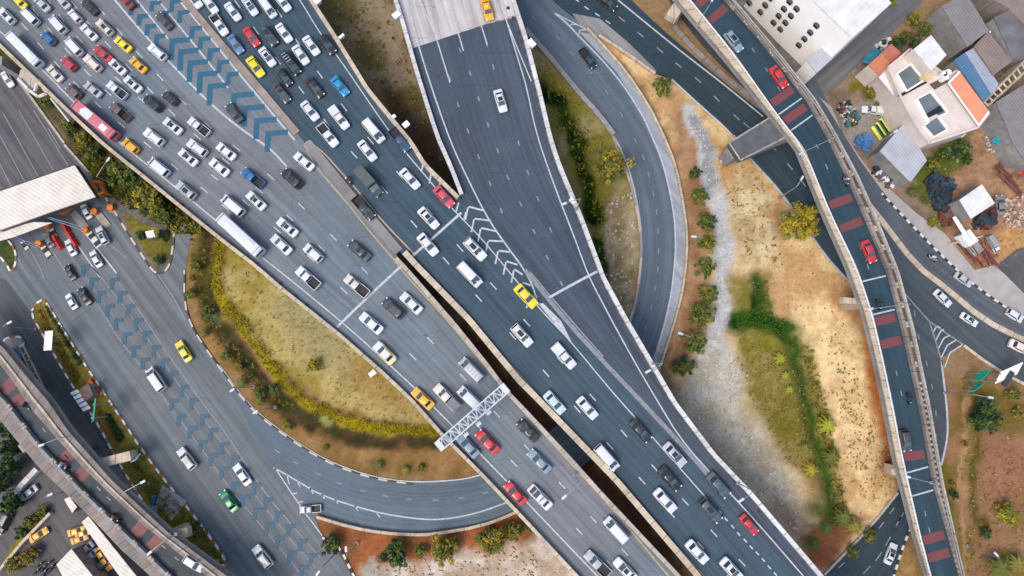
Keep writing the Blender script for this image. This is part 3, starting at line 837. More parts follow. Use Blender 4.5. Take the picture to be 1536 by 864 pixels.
kb = MB(); wall_line(kb, [(1100, 203), (1125, 241), (1170, 288), (1213, 350), (1250, 401), (1282, 431)], zg, .35, 0, .2); tag(kb.build('kerb', CONC), kind='structure')
kb = MB(); wall_line(kb, [(1236, 862), (1307, 788), (1346, 739)], zg, .4, 0, .2); tag(kb.build('kerb', CONC), kind='structure')
kb = MB(); wall_line(kb, [(1445, 518), (1482, 546), (1536, 577), (1600, 606)], zg, .5, 0, .2); tag(kb.build('kerb', CONC_T), kind='structure')
kb = MB(); wall_line(kb, [(97, 217), (137, 262)], zg, .4, 0, .2); wall_line(kb, [(97, 215), (0, 81), (-50, 36)], zg, .4, 0, .2); tag(kb.build('kerb', CONC), kind='structure')

# walls and barriers that stand on the ground
def wall(name, px, w, h, mat, label, cat='wall', sm=1, base=0.0):
    mb = MB(); wall_line(mb, px, zg, w, base, h, sm=sm)
    return tag(mb.build(name, mat), label, cat)
wall('retaining_wall', [(476, 774), (529, 790), (575, 798), (620, 801), (650, 800), (722, 788), (771, 769), (800, 752)], .5, .8, CONC_T, 'pale curved wall along the outer edge of the lower loop road above red soil')
wall('retaining_wall', [(880, 44), (900, 66), (937, 107), (972, 160), (992, 200), (1013, 250), (1026, 320), (1030, 362), (1026, 416), (1017, 462), (992, 542), (984, 560)], .4, .8, CONC_T, 'long tan wall bending round the outside of the upper loop road')
wall('crash_barrier', [(788, 45), (820, 82), (845, 112), (872, 145), (897, 172), (920, 203)], .9, .7, CONC_G, 'grey concrete crash barrier between the toll ramp and the upper loop road', 'barrier')
wall('crash_barrier', [(898, 55), (940, 82), (982, 112)], .5, .7, CONC_T, 'short tan barrier beside the pale shoulder at the head of the dry wedge', 'barrier')
wall('low_wall', [(1010, 40), (1035, 70), (1080, 112), (1120, 142), (1155, 174)], 1.0, .5, CONC_B, 'low brown wall between the cross road and the dark lane under the flyover')
# ------------------------------------------------------------------ elevated roads
def deck_slab(L, Rr, zf, name, mat, parent, drop=1.6):
    A, B = rails(L, Rr, zf)
    mb = MB(); mb.slab(A, B, -drop, -0.025)
    return mb.build(name, mat, parent)
def surface(L, Rr, zf, mat, parent, name='roadway'):
    mb = MB(); road_mesh(mb, L, Rr, zf, 0.0, 10)
    return mb.build(name, mat, parent)
def edge_wall(edge, inner, zf, name, mat, parent, h=.9, lo=-.6):
    """parapet between the outer edge line and its inner foot"""
    A, B = rails(edge, inner, zf)
    mb = MB(); mb.slab(A, B, lo, h)
    return mb.build(name, mat, parent)
def shift(pts, other, w):
    """the points moved w survey pixels towards the other edge"""
    n = max(8, int(plen(pts) / 14))
    a, b = resample(pts, n), resample(other, n)
    out = []
    for i in range(n):
        t = a[min(i + 1, n - 1)] - a[max(i - 1, 0)]; t /= np.hypot(*t)
        nn = np.array([-t[1], t[0]])
        if nn @ (b[i] - a[i]) < 0: nn = -nn
        out.append(tuple(a[i] + nn * w))
    return out

A_LEFT = [(-70, 8), (0, 70), (75, 142), (110, 176), (155, 218), (250, 295), (320, 352), (382, 400), (425, 437), (510, 505), (575, 562), (620, 605), (661, 652), (716, 707), (771, 765), (863, 864), (950, 958)]
B_LEFT0 = [(222, -70), (270, -10), (305, 35), (380, 122), (452, 208), (515, 282), (560, 330), (600, 378)]       # centre line where the two carriageways touch
A_RIGHT = B_LEFT0[:-1] + [(597, 386), (612, 402), (682, 482), (735, 548), (762, 585), (790, 614), (860, 689), (900, 734), (1022, 864), (1110, 958)]
B_LEFT = B_LEFT0[:-1] + [(604, 382), (625, 405), (700, 482), (775, 573), (802, 600), (920, 722), (1041, 864), (1122, 958)]
JOINT = [(692, 297), (735, 345), (790, 405), (850, 482), (900, 537), (960, 605), (1040, 695), (1080, 735), (1163, 830), (1200, 872), (1280, 965)]
B_RIGHT = [(420, -80), (470, 0), (512, 65), (555, 135), (620, 214), (640, 247)] + JOINT
C_LEFT = [(578, -80), (590, 0), (600, 30), (620, 100), (640, 165), (655, 210), (675, 255)] + JOINT
C_RIGHT = [(750, -80), (772, 0), (790, 55), (812, 140), (828, 208), (840, 245), (875, 330), (907, 416), (937, 472), (975, 537), (1013, 602), (1071, 679), (1126, 737), (1220, 847), (1320, 965)]

via = thing('highway_viaduct', 'wide grey elevated highway full of queueing cars with a gap along its median', 'viaduct', (0, 0, 0))
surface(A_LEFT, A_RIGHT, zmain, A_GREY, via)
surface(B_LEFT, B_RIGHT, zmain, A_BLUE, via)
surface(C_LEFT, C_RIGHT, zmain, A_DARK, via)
for (l, r) in ((A_LEFT, A_RIGHT), (B_LEFT, B_RIGHT), (C_LEFT, C_RIGHT)):
    deck_slab(l, r, zmain, 'deck_slab', CONC_G, via)
edge_wall(A_LEFT, shift(A_LEFT, A_RIGHT, 5), zmain, 'parapet', CONC_T, via)
i0 = 7
AR_GAP = A_RIGHT[i0:]; BL_GAP = B_LEFT[i0:]
edge_wall(AR_GAP, shift(AR_GAP, A_LEFT[6:], 6), zmain, 'parapet', CONC, via)
edge_wall(BL_GAP, shift(BL_GAP, B_RIGHT[6:], 9), zmain, 'parapet', CONC_T, via, h=.8)
B_PAR = B_RIGHT[:6] + [(690, 296)]
edge_wall(B_PAR, shift(B_PAR, B_LEFT[:7], 6), zmain, 'parapet', CONC_T, via)
C_PAR = C_LEFT[:7] + [(690, 294)]
edge_wall(C_PAR, shift(C_PAR, C_RIGHT[:7], 6), zmain, 'parapet', CONC_W, via)
edge_wall(C_RIGHT, shift(C_RIGHT, C_LEFT, 6), zmain, 'parapet', CONC_W, via)
# raised median while the two carriageways touch
MID = [(222, -70), (270, -10), (305, 35), (380, 122), (446, 200)]
mb = MB(); wall_line(mb, MID, zmain, 1.25, 0.0, .25); mb.build('median_kerb', M('median_earthy_paving', (.25, .2, .17), .9, .2, .8), via)
mb = MB(); wall_line(mb, [(460, 214), (490, 250), (535, 305), (560, 332), (598, 378)], zmain, 1.7, 0.0, .12); mb.build('median_kerb', M('median_paving', (.2, .19, .19), .85, .15, .8), via)
# concrete paved length of the ramp
mb = MB(); road_mesh(mb, [(580, -70), (592, 0), (601, 30), (614, 74)], [(748, -70), (768, 0), (776, 28), (778, 20)], zmain, .012, 10)
mb.build('concrete_pavement', asphalt('concrete_pavement', (.36, .33, .32), (.42, .38, .365), streak=.4), via)

# lane paint
lm = MB()
AW = [(-30, 22), (0, 47), (60, 100), (112, 155), (170, 207), (265, 282), (320, 328), (392, 385), (430, 415), (515, 485), (560, 525), (620, 580), (649, 609), (716, 676), (790, 753), (896, 864), (960, 930)]
line(lm, AW, zmain, .23)
for ln in ([(37, 40), (61, 69), (86, 97), (115, 127), (147, 157), (182, 187), (221, 217), (262, 250), (306, 285), (338, 311)],
           [(33, -4), (54, 19), (76, 47), (102, 77), (131, 109), (162, 139), (197, 170), (240, 205), (283, 238), (322, 266), (369, 304), (416, 345), (466, 387), (516, 436), (566, 486), (619, 535), (668, 585), (718, 640), (771, 695), (820, 745), (869, 797), (915, 846)],
           [(72, 0), (92, 27), (119, 59), (147, 89), (178, 120), (212, 150)],
           [(111, 7), (135, 37), (162, 67), (193, 101), (225, 135), (258, 169), (296, 205), (339, 242), (389, 285), (435, 327), (482, 372), (530, 420)],
           [(153, 17), (179, 47), (209, 82), (240, 116), (274, 152), (312, 188), (355, 222), (406, 265), (452, 309), (500, 356), (547, 406), (597, 460), (646, 511), (695, 566), (745, 621), (791, 672), (843, 728), (890, 779), (937, 828), (985, 880)],
           [(330, -28), (356, 6), (384, 46), (417, 91), (452, 135), (490, 184), (531, 232), (577, 285), (621, 336), (669, 391), (718, 447), (769, 504), (819, 560), (866, 614), (915, 669), (963, 721), (1007, 771), (1051, 818), (1095, 868)],
           [(390, -22), (419, 20), (447, 64), (480, 112), (516, 161), (556, 211), (599, 262), (644, 316), (690, 372), (740, 429), (790, 484), (840, 540), (889, 596), (936, 650), (982, 702), (1028, 753), (1071, 800), (1113, 844)],
           ):
    dashes(lm, ln, zmain, 14, .2)
dashes(lm, [(1080, 768), (1089, 779), (1099, 790), (1108, 801), (1118, 811), (1127, 821), (1136, 830), (1145, 840), (1154, 851), (1163, 861)], zmain, 7, .24)
line(lm, [(430, -30), (450, 0), (480, 50), (505, 82), (582, 195), (607, 227), (652, 280), (677, 312), (720, 355), (755, 397), (790, 440), (820, 475), (850, 505), (920, 590), (973, 649), (1062, 750)], zmain, .2)
line(lm, [(740, -40), (750, 0), (760, 32), (775, 82), (790, 130), (804, 200), (832, 280), (865, 365), (882, 412), (900, 447), (937, 517), (985, 600), (1028, 670), (1114, 759), (1205, 864)], zmain, .22)
line(lm, [(760, 32), (776, 72), (797, 122)], zmain, .2, .026)
line(lm, [(600, -40), (610, 0), (625, 60), (650, 140), (677, 216), (700, 265), (730, 325), (755, 362), (795, 416), (808, 458)], zmain, .25)
for a, b in (((640, 10), (675, 124)), ((676, 10), (695, 76)), ((708, -5), (731, 67)), ((625, -10), (652, 50))):
    line(lm, [a, b], zmain, .22, .03)
for ln in ([(675, 118), (687, 157), (702, 196), (718, 235), (735, 275), (752, 316)], [(690, 75), (705, 110), (718, 148), (732, 187), (747, 226), (762, 266), (781, 306), (801, 347), (821, 386), (842, 425)], [(730, 66), (740, 100), (778, 215), (792, 259), (807, 298), (826, 345)]):
    dashes(lm, ln, zmain, 8, .25, mi=1)
# solid nose and the chevrons between highway and ramp
tri = [(807, 455), (850, 507), (857, 512), (842, 482), (815, 455)]
mb_pts = [P(x, y, zmain(x, y) + .034) for x, y in tri]
lm.quad(mb_pts[::-1] if (mb_pts[1] - mb_pts[0]).cross(mb_pts[2] - mb_pts[0]).z < 0 else mb_pts)
for (c, a, b) in (((703, 310), (702, 309), (726, 316)), ((712, 328), (697, 333), (736, 331)), ((722, 342), (710, 350), (745, 347)), ((733, 361), (720, 363), (755, 362)), ((748, 376), (733, 376), (765, 378)), ((760, 392), (747, 391), (776, 397)), ((772, 404), (760, 406), (784, 412)), ((784, 424), (773, 421), (796, 428)), ((795, 442), (788, 440), (806, 445))):
    dx = 0 if c[0] == a[0] else 0
    line(lm, [(c[0], c[1]), b], zmain, .3, .03, sm=0)
    line(lm, [(c[0] - 1, c[1] + 1), (c[0] - 5, c[1] + 20)], zmain, .28, .036, sm=0)
for a, b in (((635, 244), (632, 258)), ((647, 258), (644, 275)), ((660, 274), (658, 286)), ((688, 304), (684, 318)), ((699, 318), (696, 330))):
    line(lm, [a, b], zmain, .28, .03)
# expansion joints
for pts in ([(505, 491), (550, 447), (602, 399)], [(612, 390), (655, 352), (692, 319)], [(824, 446), (860, 426), (896, 407)]):
    line(lm, pts, zmain, .42, .04)
line(lm, [(787, 405), (850, 482), (900, 537), (960, 600), (1030, 675), (1075, 728)], zmain, .7, .028, mi=1)
line(lm, [(795, 408), (858, 482), (905, 535)], zmain, .25, .034, mi=1)
# yellow lines by the median
line(lm, [(462, 212), (455, 217), (475, 252), (515, 297), (550, 342), (595, 394), (605, 409), (675, 484), (747, 574), (784, 616), (854, 693), (920, 764), (1006, 868)], zmain, .26, .03, mi=2)
line(lm, [(462, 211), (485, 228), (515, 262), (540, 290), (572, 330), (622, 382)], zmain, .26, .03, mi=2)
line(lm, [(640, 408), (728, 507), (778, 560), (828, 616), (904, 702), (1060, 868)], zmain, .22, .03, mi=2)
# painted lines beside the blue lanes
line(lm, [(160, -16), (172, 0), (225, 62), (270, 110), (320, 160), (367, 198), (405, 222), (430, 250)], zmain, .34)
line(lm, [(235, -42), (268, 0), (300, 37), (350, 100), (400, 160), (442, 210)], zmain, .34)
line(lm, [(190, -20), (205, 0), (252, 58)], zmain, .3); line(lm, [(220, -22), (237, 0), (320, 102), (342, 132)], zmain, .3)
lm.build('lane_marking', [WHITE, WHITE_W, YELL_P], via)
def arrow(cs, aw, ah, w):
    for c in cs:
        bl = MB(); chevron(bl, c, aw, ah, zmain, w); bl.build('blue_lane_arrow', BLUE_P, via)
arrow(((197, 10), (209, 25), (221, 40), (235, 55)), 13, 13, .9)
arrow(((258, 62), (271, 78), (285, 95), (300, 112), (315, 130)), 27, 28, 1.0)
arrow(((228, 5), (214, -12), (240, 20)), 14, 12, .8)
arrow(((258, 3), (270, 19), (288, 43), (301, 59), (315, 76), (329, 94), (343, 112)), 15, 15, .85)
arrow(((351, 144), (367, 163), (385, 182), (402, 201)), 30, 27, 1.0)

# drain openings along the parapets
dr0 = None
def drain(px):
    global dr0
    p_ = P(px[0], px[1], zmain(*px) + .06)
    if dr0 is None:
        mb = MB(); mb.box((0, 0, 0), (.55, .55, .16)); mb.box((0, 0, .12), (.3, .3, .1))
        dr0 = mb.build('drain_cover', STEEL_D, via); o = dr0
    else:
        o = dr0.copy(); COL.objects.link(o)
    o.location = p_
for px in ((762, 12), (770, 27), (778, 48), (783, 62), (788, 76), (792, 89), (797, 106), (801, 120), (804, 134), (808, 149), (812, 163), (815, 178), (819, 192), (823, 208), (829, 237), (836, 249), (842, 264), (849, 287), (856, 305), (863, 323), (869, 340), (876, 358), (883, 375), (889, 392), (904, 425), (911, 440), (923, 461), (935, 482), (948, 503), (964, 534), (982, 564), (998, 592),
           (1022, 625), (1047, 655), (1070, 683), (1096, 712), (1103, 722), (1140, 767), (1164, 792), (1207, 842), (421, 425), (443, 444), (460, 458), (480, 475), (530, 518), (590, 572), (626, 605), (665, 646), (708, 688), (174, 230), (192, 242), (210, 257), (226, 270), (239, 281), (257, 295), (274, 308), (310, 338), (346, 366), (384, 396), (476, 16), (498, 52), (510, 71), (555, 135), (582, 174), (641, 248)):
    drain(px)

# piers
def pier(mb, x, y, top, w=2.0, cap=None, rz=0):
    mb.box((x, y, (top - 1.6) / 2), (w, w, top - 1.6), rz)
    if cap: mb.box((x, y, top - 1.6 - .6), (cap, w * 1.1, 1.2), rz)
for (l, r, ts) in ((A_LEFT, A_RIGHT, (.08, .22, .36, .5, .64, .78, .92)), (B_LEFT, B_RIGHT, (.08, .22, .36, .5, .64, .78, .92)), (C_LEFT, C_RIGHT, (.12, .3, .46))):
    a, b = resample(l, 101), resample(r, 101)
    for t in ts:
        pa, pb = a[int(t * 100)], b[int(t * 100)]
        mx, my = (pa + pb) / 2
        z = zmain(mx, my)
        qa, qb, q = P(*pa, z), P(*pb, z), P(mx, my, z)
        rz = math.atan2(qb.y - qa.y, qb.x - qa.x)
        mb = MB()
        ln = (qb - qa).length
        for k in (-.25, .25):
            pier(mb, q.x + math.cos(rz) * ln * k, q.y + math.sin(rz) * ln * k, z, 1.8, None, rz)
        mb.box((q.x, q.y, z - 1.63 - .6), (ln * .72, 2.0, 1.2), rz)
        mb.build('pier', CONC_G, via)
# the platform and stair that stand off the parapet near the toll apron
plat = thing('stair_tower', 'pale angular concrete stair landing bolted outside the viaduct parapet above the verge', 'stair tower', P(48, 115, 0))
def abs_child(mb, name, mat, root, **k):
    o = mb.build(name, mat, None, **k)
    o.parent = root; o.matrix_parent_inverse = Matrix.Translation(root.location).inverted() if root.rotation_euler.z == 0 else (Matrix.Translation(root.location) @ root.rotation_euler.to_matrix().to_4x4()).inverted()
    return o
mb = MB(); mb.prism([(q.x, q.y) for q in [P(x, y, 8.6) for x, y in ((37, 100), (52, 118), (55, 130), (46, 133), (33, 128), (28, 118), (30, 106))]], 7.9, 8.6); abs_child(mb, 'landing', CONC, plat)
mb = MB()
q = P(42, 118, 0); mb.box((q.x, q.y, 3.95), (1.6, 1.6, 7.9)); abs_child(mb, 'column', CONC_G, plat)
mb = MB()
for a, b in (((28, 118), (45, 136)), ((45, 136), (58, 145)), ((58, 145), (70, 140)), ((52, 137), (58, 120)), ((58, 120), (70, 140))):
    mb.bar(P(*a, 8.9), P(*b, 8.9), .3)
abs_child(mb, 'railing', CONC_W, plat)
mb = MB()
A_, B_ = [P(78, 146, 7.6), P(106, 180, 5)], [P(84, 143, 7.6), P(111, 177, 5)]
mb.slab(A_, B_, -.3, 0); abs_child(mb, 'stair_flight', CONC_D, plat)
mb = MB()
for a, b in (((76, 147), (104, 182)), ((86, 142), (113, 176))): mb.bar(P(*a, 8.2), P(*b, 5.9), .22)
abs_child(mb, 'handrail', CONC_W, plat)

# ---- flyover on the east side
E_L = [(985, -40), (1015, 0), (1085, 82), (1157, 172), (1197, 224), (1237, 322), (1272, 400), (1297, 470), (1315, 545), (1328, 606), (1343, 685), (1371, 795), (1392, 864), (1420, 955)]
E_R = [(1075, -40), (1097, 0), (1150, 62), (1220, 150), (1252, 204), (1285, 266), (1310, 322), (1345, 408), (1368, 495), (1391, 606), (1411, 722), (1443, 864), (1466, 960)]
E_LI = [(1000, -40), (1035, 0), (1100, 80), (1165, 172), (1206, 224), (1246, 322), (1284, 400), (1308, 470), (1325, 545), (1338, 606), (1353, 685), (1378, 795), (1396, 864), (1423, 955)]
E_RI = [(1060, -40), (1085, 0), (1140, 62), (1208, 150), (1239, 204), (1271, 270), (1295, 325), (1330, 410), (1352, 495), (1377, 606), (1398, 722), (1438, 864), (1461, 960)]
fly = thing('flyover', 'narrow curving flyover with red rumble bands and tan walkway along its edge', 'flyover', (0, 0, 0))
deck_slab(E_L, E_R, zE, 'deck_slab', CONC_G, fly, 1.4)
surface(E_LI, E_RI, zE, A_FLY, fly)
mb = MB(); A_, B_ = rails(E_L, E_LI, zE); mb.slab(A_, B_, -.3, .35); mb.build('walkway', CONC_T, fly)
# railing on the inner edge of the walkway, with posts
mb = MB()
rl = resample(smooth(E_LI, 1), 130)
pp = [P(x, y, zE(x, y) + 1.1) for x, y in rl]
for a, b in zip(pp[:-1], pp[1:]): mb.bar(a, b, .09, n=5)
for q in pp[::2]: mb.bar((q.x, q.y, q.z - .9), (q.x, q.y, q.z + .05), .1, n=5)
mb.build('railing', STEEL_W, fly)
def cross_rails(l, r, t0, t1, zf):
    return rails(l, r, zf, None, t0, t1)
for (t0, t1, mat, nm) in ((0.0, .3, CONC_B, 'parapet'), (.78, 1.0, CONC, 'parapet')):
    A_, B_ = cross_rails(E_RI, E_R, t0, t1, zE); mb = MB(); mb.slab(A_, B_, -.2, .85); mb.build(nm, mat, fly)
A_, B_ = cross_rails(E_RI, E_R, .3, .78, zE); mb = MB(); mb.slab(A_, B_, -.2, .15); mb.build('planter_trough', M('trough_soil', (.12, .085, .06), .95, .3, 1.5), fly)
mb = MB()
a_, b_ = resample(E_RI, 900), resample(E_R, 900)
tot = 0; last = -99
for i in range(900):
    x, y = a_[i]
    per = 8 if y > 575 else 30
    if i: tot += np.hypot(*(a_[i] - a_[i - 1]))
    if tot - last >= per:
        last = tot
        for k in ((0,) if y > 575 else (-2.3, 2.3)):
            j = min(899, max(0, i + int(k)))
            q0, q1 = a_[j] + (b_[j] - a_[j]) * .25, a_[j] + (b_[j] - a_[j]) * .82
            mb.bar(P(*q0, 8.6 + .5), P(*q1, 8.6 + .5), .26, n=4)
mb.build('cross_bracket', CONC_T, fly)
mb = MB()
pp = [P(x, y, 8.6 + 1.35) for x, y in resample(smooth(E_R, 1), 110)]
for a, b in zip(pp[:-1], pp[1:]): mb.bar(a, b, .08, n=5)
for q in pp[::3]: mb.bar((q.x, q.y, q.z - .6), q, .07, n=5)
mb.build('railing', STEEL, fly)
# red bands and white joints
def band(mb, c, L, Rr, zf, thick, dz=.02, f0=.06, f1=.94, mi=0):
    """transverse band through survey point c"""
    a, b = resample(L, 400), resample(Rr, 400)
    mid = (a + b) / 2
    i = int(np.argmin(np.hypot(mid[:, 0] - c[0], mid[:, 1] - c[1])))
    # cross direction at right angles to the road
    t = mid[min(i + 3, 399)] - mid[max(i - 3, 0)]; t /= np.hypot(*t)
    pts = []
    for side in (a, b):
        j = int(np.argmin(np.abs((side - mid[i]) @ t + 5 * 0)))
        pts.append(side[j])
    p0 = pts[0] + (pts[1] - pts[0]) * f0; p1 = pts[0] + (pts[1] - pts[0]) * f1
    line(mb, [tuple(p0), tuple(p1)], zf, thick, dz, mi=mi)
for c in ((1052, 2), (1079, 20), (1171, 146), (1193, 172), (1265, 301), (1279, 336), (1328, 479), (1337, 514), (1369, 684), (1397, 808), (1406, 834)):
    mb = MB(); band(mb, c, E_LI, E_RI, zE, 1.5, .02, .08, .9); mb.build('rumble_band', RED_P, fly)
for c in ((1183, 161), (1199, 187), (1311, 418), (1326, 468), (1373, 706), (1381, 739)):
    mb = MB(); band(mb, c, E_LI, E_RI, zE, .26, .03, .0, .95); mb.build('expansion_joint', WHITE, fly)
mb = MB()
dashes(mb, [(1130, 75), (1150, 105), (1168, 133), (1226, 220), (1240, 250), (1290, 370), (1302, 400), (1345, 560), (1352, 590), (1388, 770), (1394, 795)], zE, 8, .18)
mb.build('lane_marking', WHITE_W, fly)
# portal beam across the cross road, with its own column; cap beams further down
mb = MB()
mb.prism([(q.x, q.y) for q in [P(x, y, 7.15) for x, y in ((1094, 214), (1160, 173), (1200, 190), (1212, 200), (1111, 240))]], 5.2, 7.15); mb.build('portal_beam', CONC_D, fly)
mb = MB()
for a, b in (((1094, 214), (1160, 173)), ((1111, 240), (1195, 197)), ((1094, 214), (1111, 240))): mb.bar(P(*a, 7.2), P(*b, 7.2), .16, n=4)
mb.build('beam_lip', CONC, fly)
q = P(1088, 233, 0); mb = MB(); q2 = P(1104, 226, 5.2); mb.box((q2.x, q2.y, 2.6), (2.6, 2.2, 5.2), R(25)); mb.build('column', CONC_G, fly)
mb = MB(); 
for (a, b) in (((1080, 243), (1094, 233)),): mb.bar(P(*a, .1), P(*b, 1.0), .35, n=6)
mb.build('pipe', CONC, fly)
for (x0, y0, x1, y1, w) in ((1265, 450, 1300, 453, 1.1), (1336, 707, 1365, 712, 1.1), (1006, 26, 1030, -10, 2.2)):
    a, b = P(x0, y0, 7.1), P(x1, y1, 7.1)
    mb = MB(); rz = math.atan2(b.y - a.y, b.x - a.x); c_ = (a + b) / 2
    mb.box((c_.x, c_.y, 6.4), ((b - a).length, w, 1.35), rz, taper=.94); mb.box((c_.x + math.cos(rz) * 2, c_.y + math.sin(rz) * 2, 2.85), (2.0, 1.8, 5.7), rz)
    mb.build('pier', CONC_T, fly)

# ---- old flyover in the near corner
H_L = [(-60, 560), (-30, 590), (0, 627), (61, 701), (134, 771), (183, 823), (235, 870), (300, 930)]
H_R = [(-60, 470), (-25, 494), (10, 522), (42, 562), (76, 601), (104, 643), (171, 719), (254, 796), (320, 845), (400, 905)]
H_LI = [(-52, 545), (-15, 572), (15, 603), (61, 664), (122, 728), (183, 789), (257, 860), (320, 925)]
H_RI = [(-58, 490), (-28, 515), (2, 543), (30, 580), (52, 614), (92, 660), (134, 706), (214, 782), (306, 856), (375, 915)]
fl2 = thing('flyover', 'old dark flyover with rough brown parapets curving over the surface street', 'flyover', (0, 0, 0))
deck_slab(H_L, H_R, zH, 'deck_slab', CONC_G, fl2, 1.3)
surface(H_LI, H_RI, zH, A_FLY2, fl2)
mb = MB(); A_, B_ = rails(H_L, H_LI, zH); mb.slab(A_, B_, -.3, .4); mb.build('walkway', CONC_B, fl2)
A_, B_ = cross_rails(H_LI, H_L, 0, .22, zH); mb = MB(); mb.slab(A_, B_, .38, .95); mb.build('parapet', CONC_G, fl2)
mb = MB(); A_, B_ = rails(H_R, H_RI, zH); mb.slab(A_, B_, -.3, .75); mb.build('parapet', CONC_B, fl2)
mb = MB(); A_, B_ = cross_rails(H_R, H_RI, .45, .6, zH); mb.slab(A_, B_, .72, 1.0); mb.build('coping', CONC_T, fl2)
mb = MB()
for ln in ([(-20, 530), (8, 549), (35, 588), (56, 618), (95, 664), (137, 710), (217, 786), (306, 858)],):
    line(mb, ln, zH, .28)
dashes(mb, [(66, 645), (100, 685), (148, 733), (163, 748), (245, 820), (265, 838)], zH, 8, .2, mi=1)
mb.build('lane_marking', [WHITE, WHITE_W], fl2)
for c in ((14, 577), (30, 599), (100, 686), (121, 711), (208, 796), (232, 816)): mb = MB(); band(mb, c, H_LI, H_RI, zH, 2.1, .02, .1, .92); mb.build('rumble_band', RED_P, fl2)
mb = MB()
a_, b_ = resample(H_LI, 200), resample(H_L, 200)
for i in range(8, 196, 13):
    for k in (0, 2):
        q0, q1 = a_[i + k] + (b_[i + k] - a_[i + k]) * .1, a_[i + k] + (b_[i + k] - a_[i + k]) * .35
        mb.bar(P(*q0, 8.1), P(*q1, 8.1), .22, n=4)
mb.build('cross_bracket', CONC_T, fl2)
for (x0, y0, x1, y1, mat) in ((150, 695, 197, 683, CONC_T), (240, 806, 283, 798, CONC_T), (60, 650, 30, 675, CONC_G)):
    a, b = P(x0, y0, 5.6), P(x1, y1, 5.6)
    mb = MB(); rz = math.atan2(b.y - a.y, b.x - a.x); c_ = (a + b) / 2
    mb.box((c_.x, c_.y, 5.0), ((b - a).length, 1.7, 1.3), rz, taper=.94); mb.box((c_.x, c_.y, 2.2), (2.0, 1.8, 4.4), rz)
    mb.build('pier', mat, fl2)
# roadway from the far side continues under: deck piers
for (x, y) in ((20, 585), (205, 775), (300, 860)):
    q = P(x, y, 5.7); mb = MB(); mb.box((q.x, q.y, 2.85), (1.8, 1.8, 5.7)); mb.build('pier', CONC_G, fl2)
STEEL_G = M('grey_gantry_steel', (.5, .52, .54), .5, .1, 2)
# ------------------------------------------------------------------ buildings
def fp(px, z): return [(q.x, q.y) for q in [P(x, y, z) for x, y in px]]
def cen(px, z=0):
    x = sum(p[0] for p in px) / len(px); y = sum(p[1] for p in px) / len(px)
    q = P(x, y, z); return Vector((q.x, q.y, 0))
def child(mb, name, mat, root, **k): return abs_child(mb, name, mat, root, **k)
def block(root, px, z, wall_m, roof_m, z0=0.0, rim=None, roof_t=.18, grow=0.0):
    """walls up to z with a roof sheet (or a rimmed flat roof)"""
    f = fp(px, z)
    w = MB(); w.prism(f, z0, z - .02); child(w, 'wall', wall_m, root)
    r = MB()
    cx = sum(p[0] for p in f) / len(f); cy = sum(p[1] for p in f) / len(f)
    g = [(cx + (x - cx) * (1 + grow), cy + (y - cy) * (1 + grow)) for x, y in f]
    r.prism(g, z, z + roof_t); o = child(r, 'roof', roof_m, root)
    if rim:
        k = MB(); pts = [Vector((x, y, z)) for x, y in f]; pts.append(pts[0].copy())
        for a, b in zip(pts[:-1], pts[1:]):
            A_, B_ = off_rails([a, b], .35); k.slab(A_, B_, roof_t + .003, rim)
        child(k, 'parapet', wall_m, root)
    return o
def panel(root, name, px, z, t, mat):
    m_ = MB(); m_.prism(fp(px, z), z - t, z); return child(m_, name, mat, root)

PLASTER_W = M('white_plaster', (.86, .83, .78), .7, .04, .3)
PLASTER_B = M('beige_plaster', (.56, .48, .43), .8, .1, .5)
ROOF_W = stripes_mat('white_roof_sheet', (.69, .68, .67), (.67, .66, .65), (.7, -.7, 0), .45, .6)
ROOF_CREAM = stripes_mat('cream_roof_sheet', (.655, .605, .53), (.635, .585, .51), (.5, .8, 0), .3, .6)
GLASS_D = M('dark_glass', (.015, .02, .025), .15, .1, 1, 0, .6)
TERR = M('grey_terrace', (.115, .14, .155), .8, .12, .6)
TILE_O = stripes_mat('orange_roof_tiles', (.6, .21, .1), (.5, .17, .08), (.55, .83, 0), .18, .5)
TILE_R = stripes_mat('red_roof_tiles', (.5, .16, .1), (.42, .13, .085), (.55, .83, 0), .18, .5)
RIB_BLUE = stripes_mat('blue_ribbed_sheet', (.07, .16, .27), (.09, .19, .31), (.8, .6, 0), .25, .5)
RIB_PALE = stripes_mat('pale_ribbed_sheet', (.3, .34, .42), (.34, .38, .46), (.8, .6, 0), .25, .5)
RIB_GREY = stripes_mat('grey_ribbed_sheet', (.2, .18, .18), (.225, .2, .2), (.83, .55, 0), .25, .5)
RIB_BRN = stripes_mat('rusty_ribbed_sheet', (.22, .17, .15), (.255, .195, .17), (.83, .55, 0), .25, .5)
RIB_LT = stripes_mat('light_ribbed_sheet', (.37, .39, .43), (.41, .43, .47), (.83, .55, 0), .25, .5)
TEAL = M('teal_tarp', (.02, .16, .22), .6, .15, .8, .3)

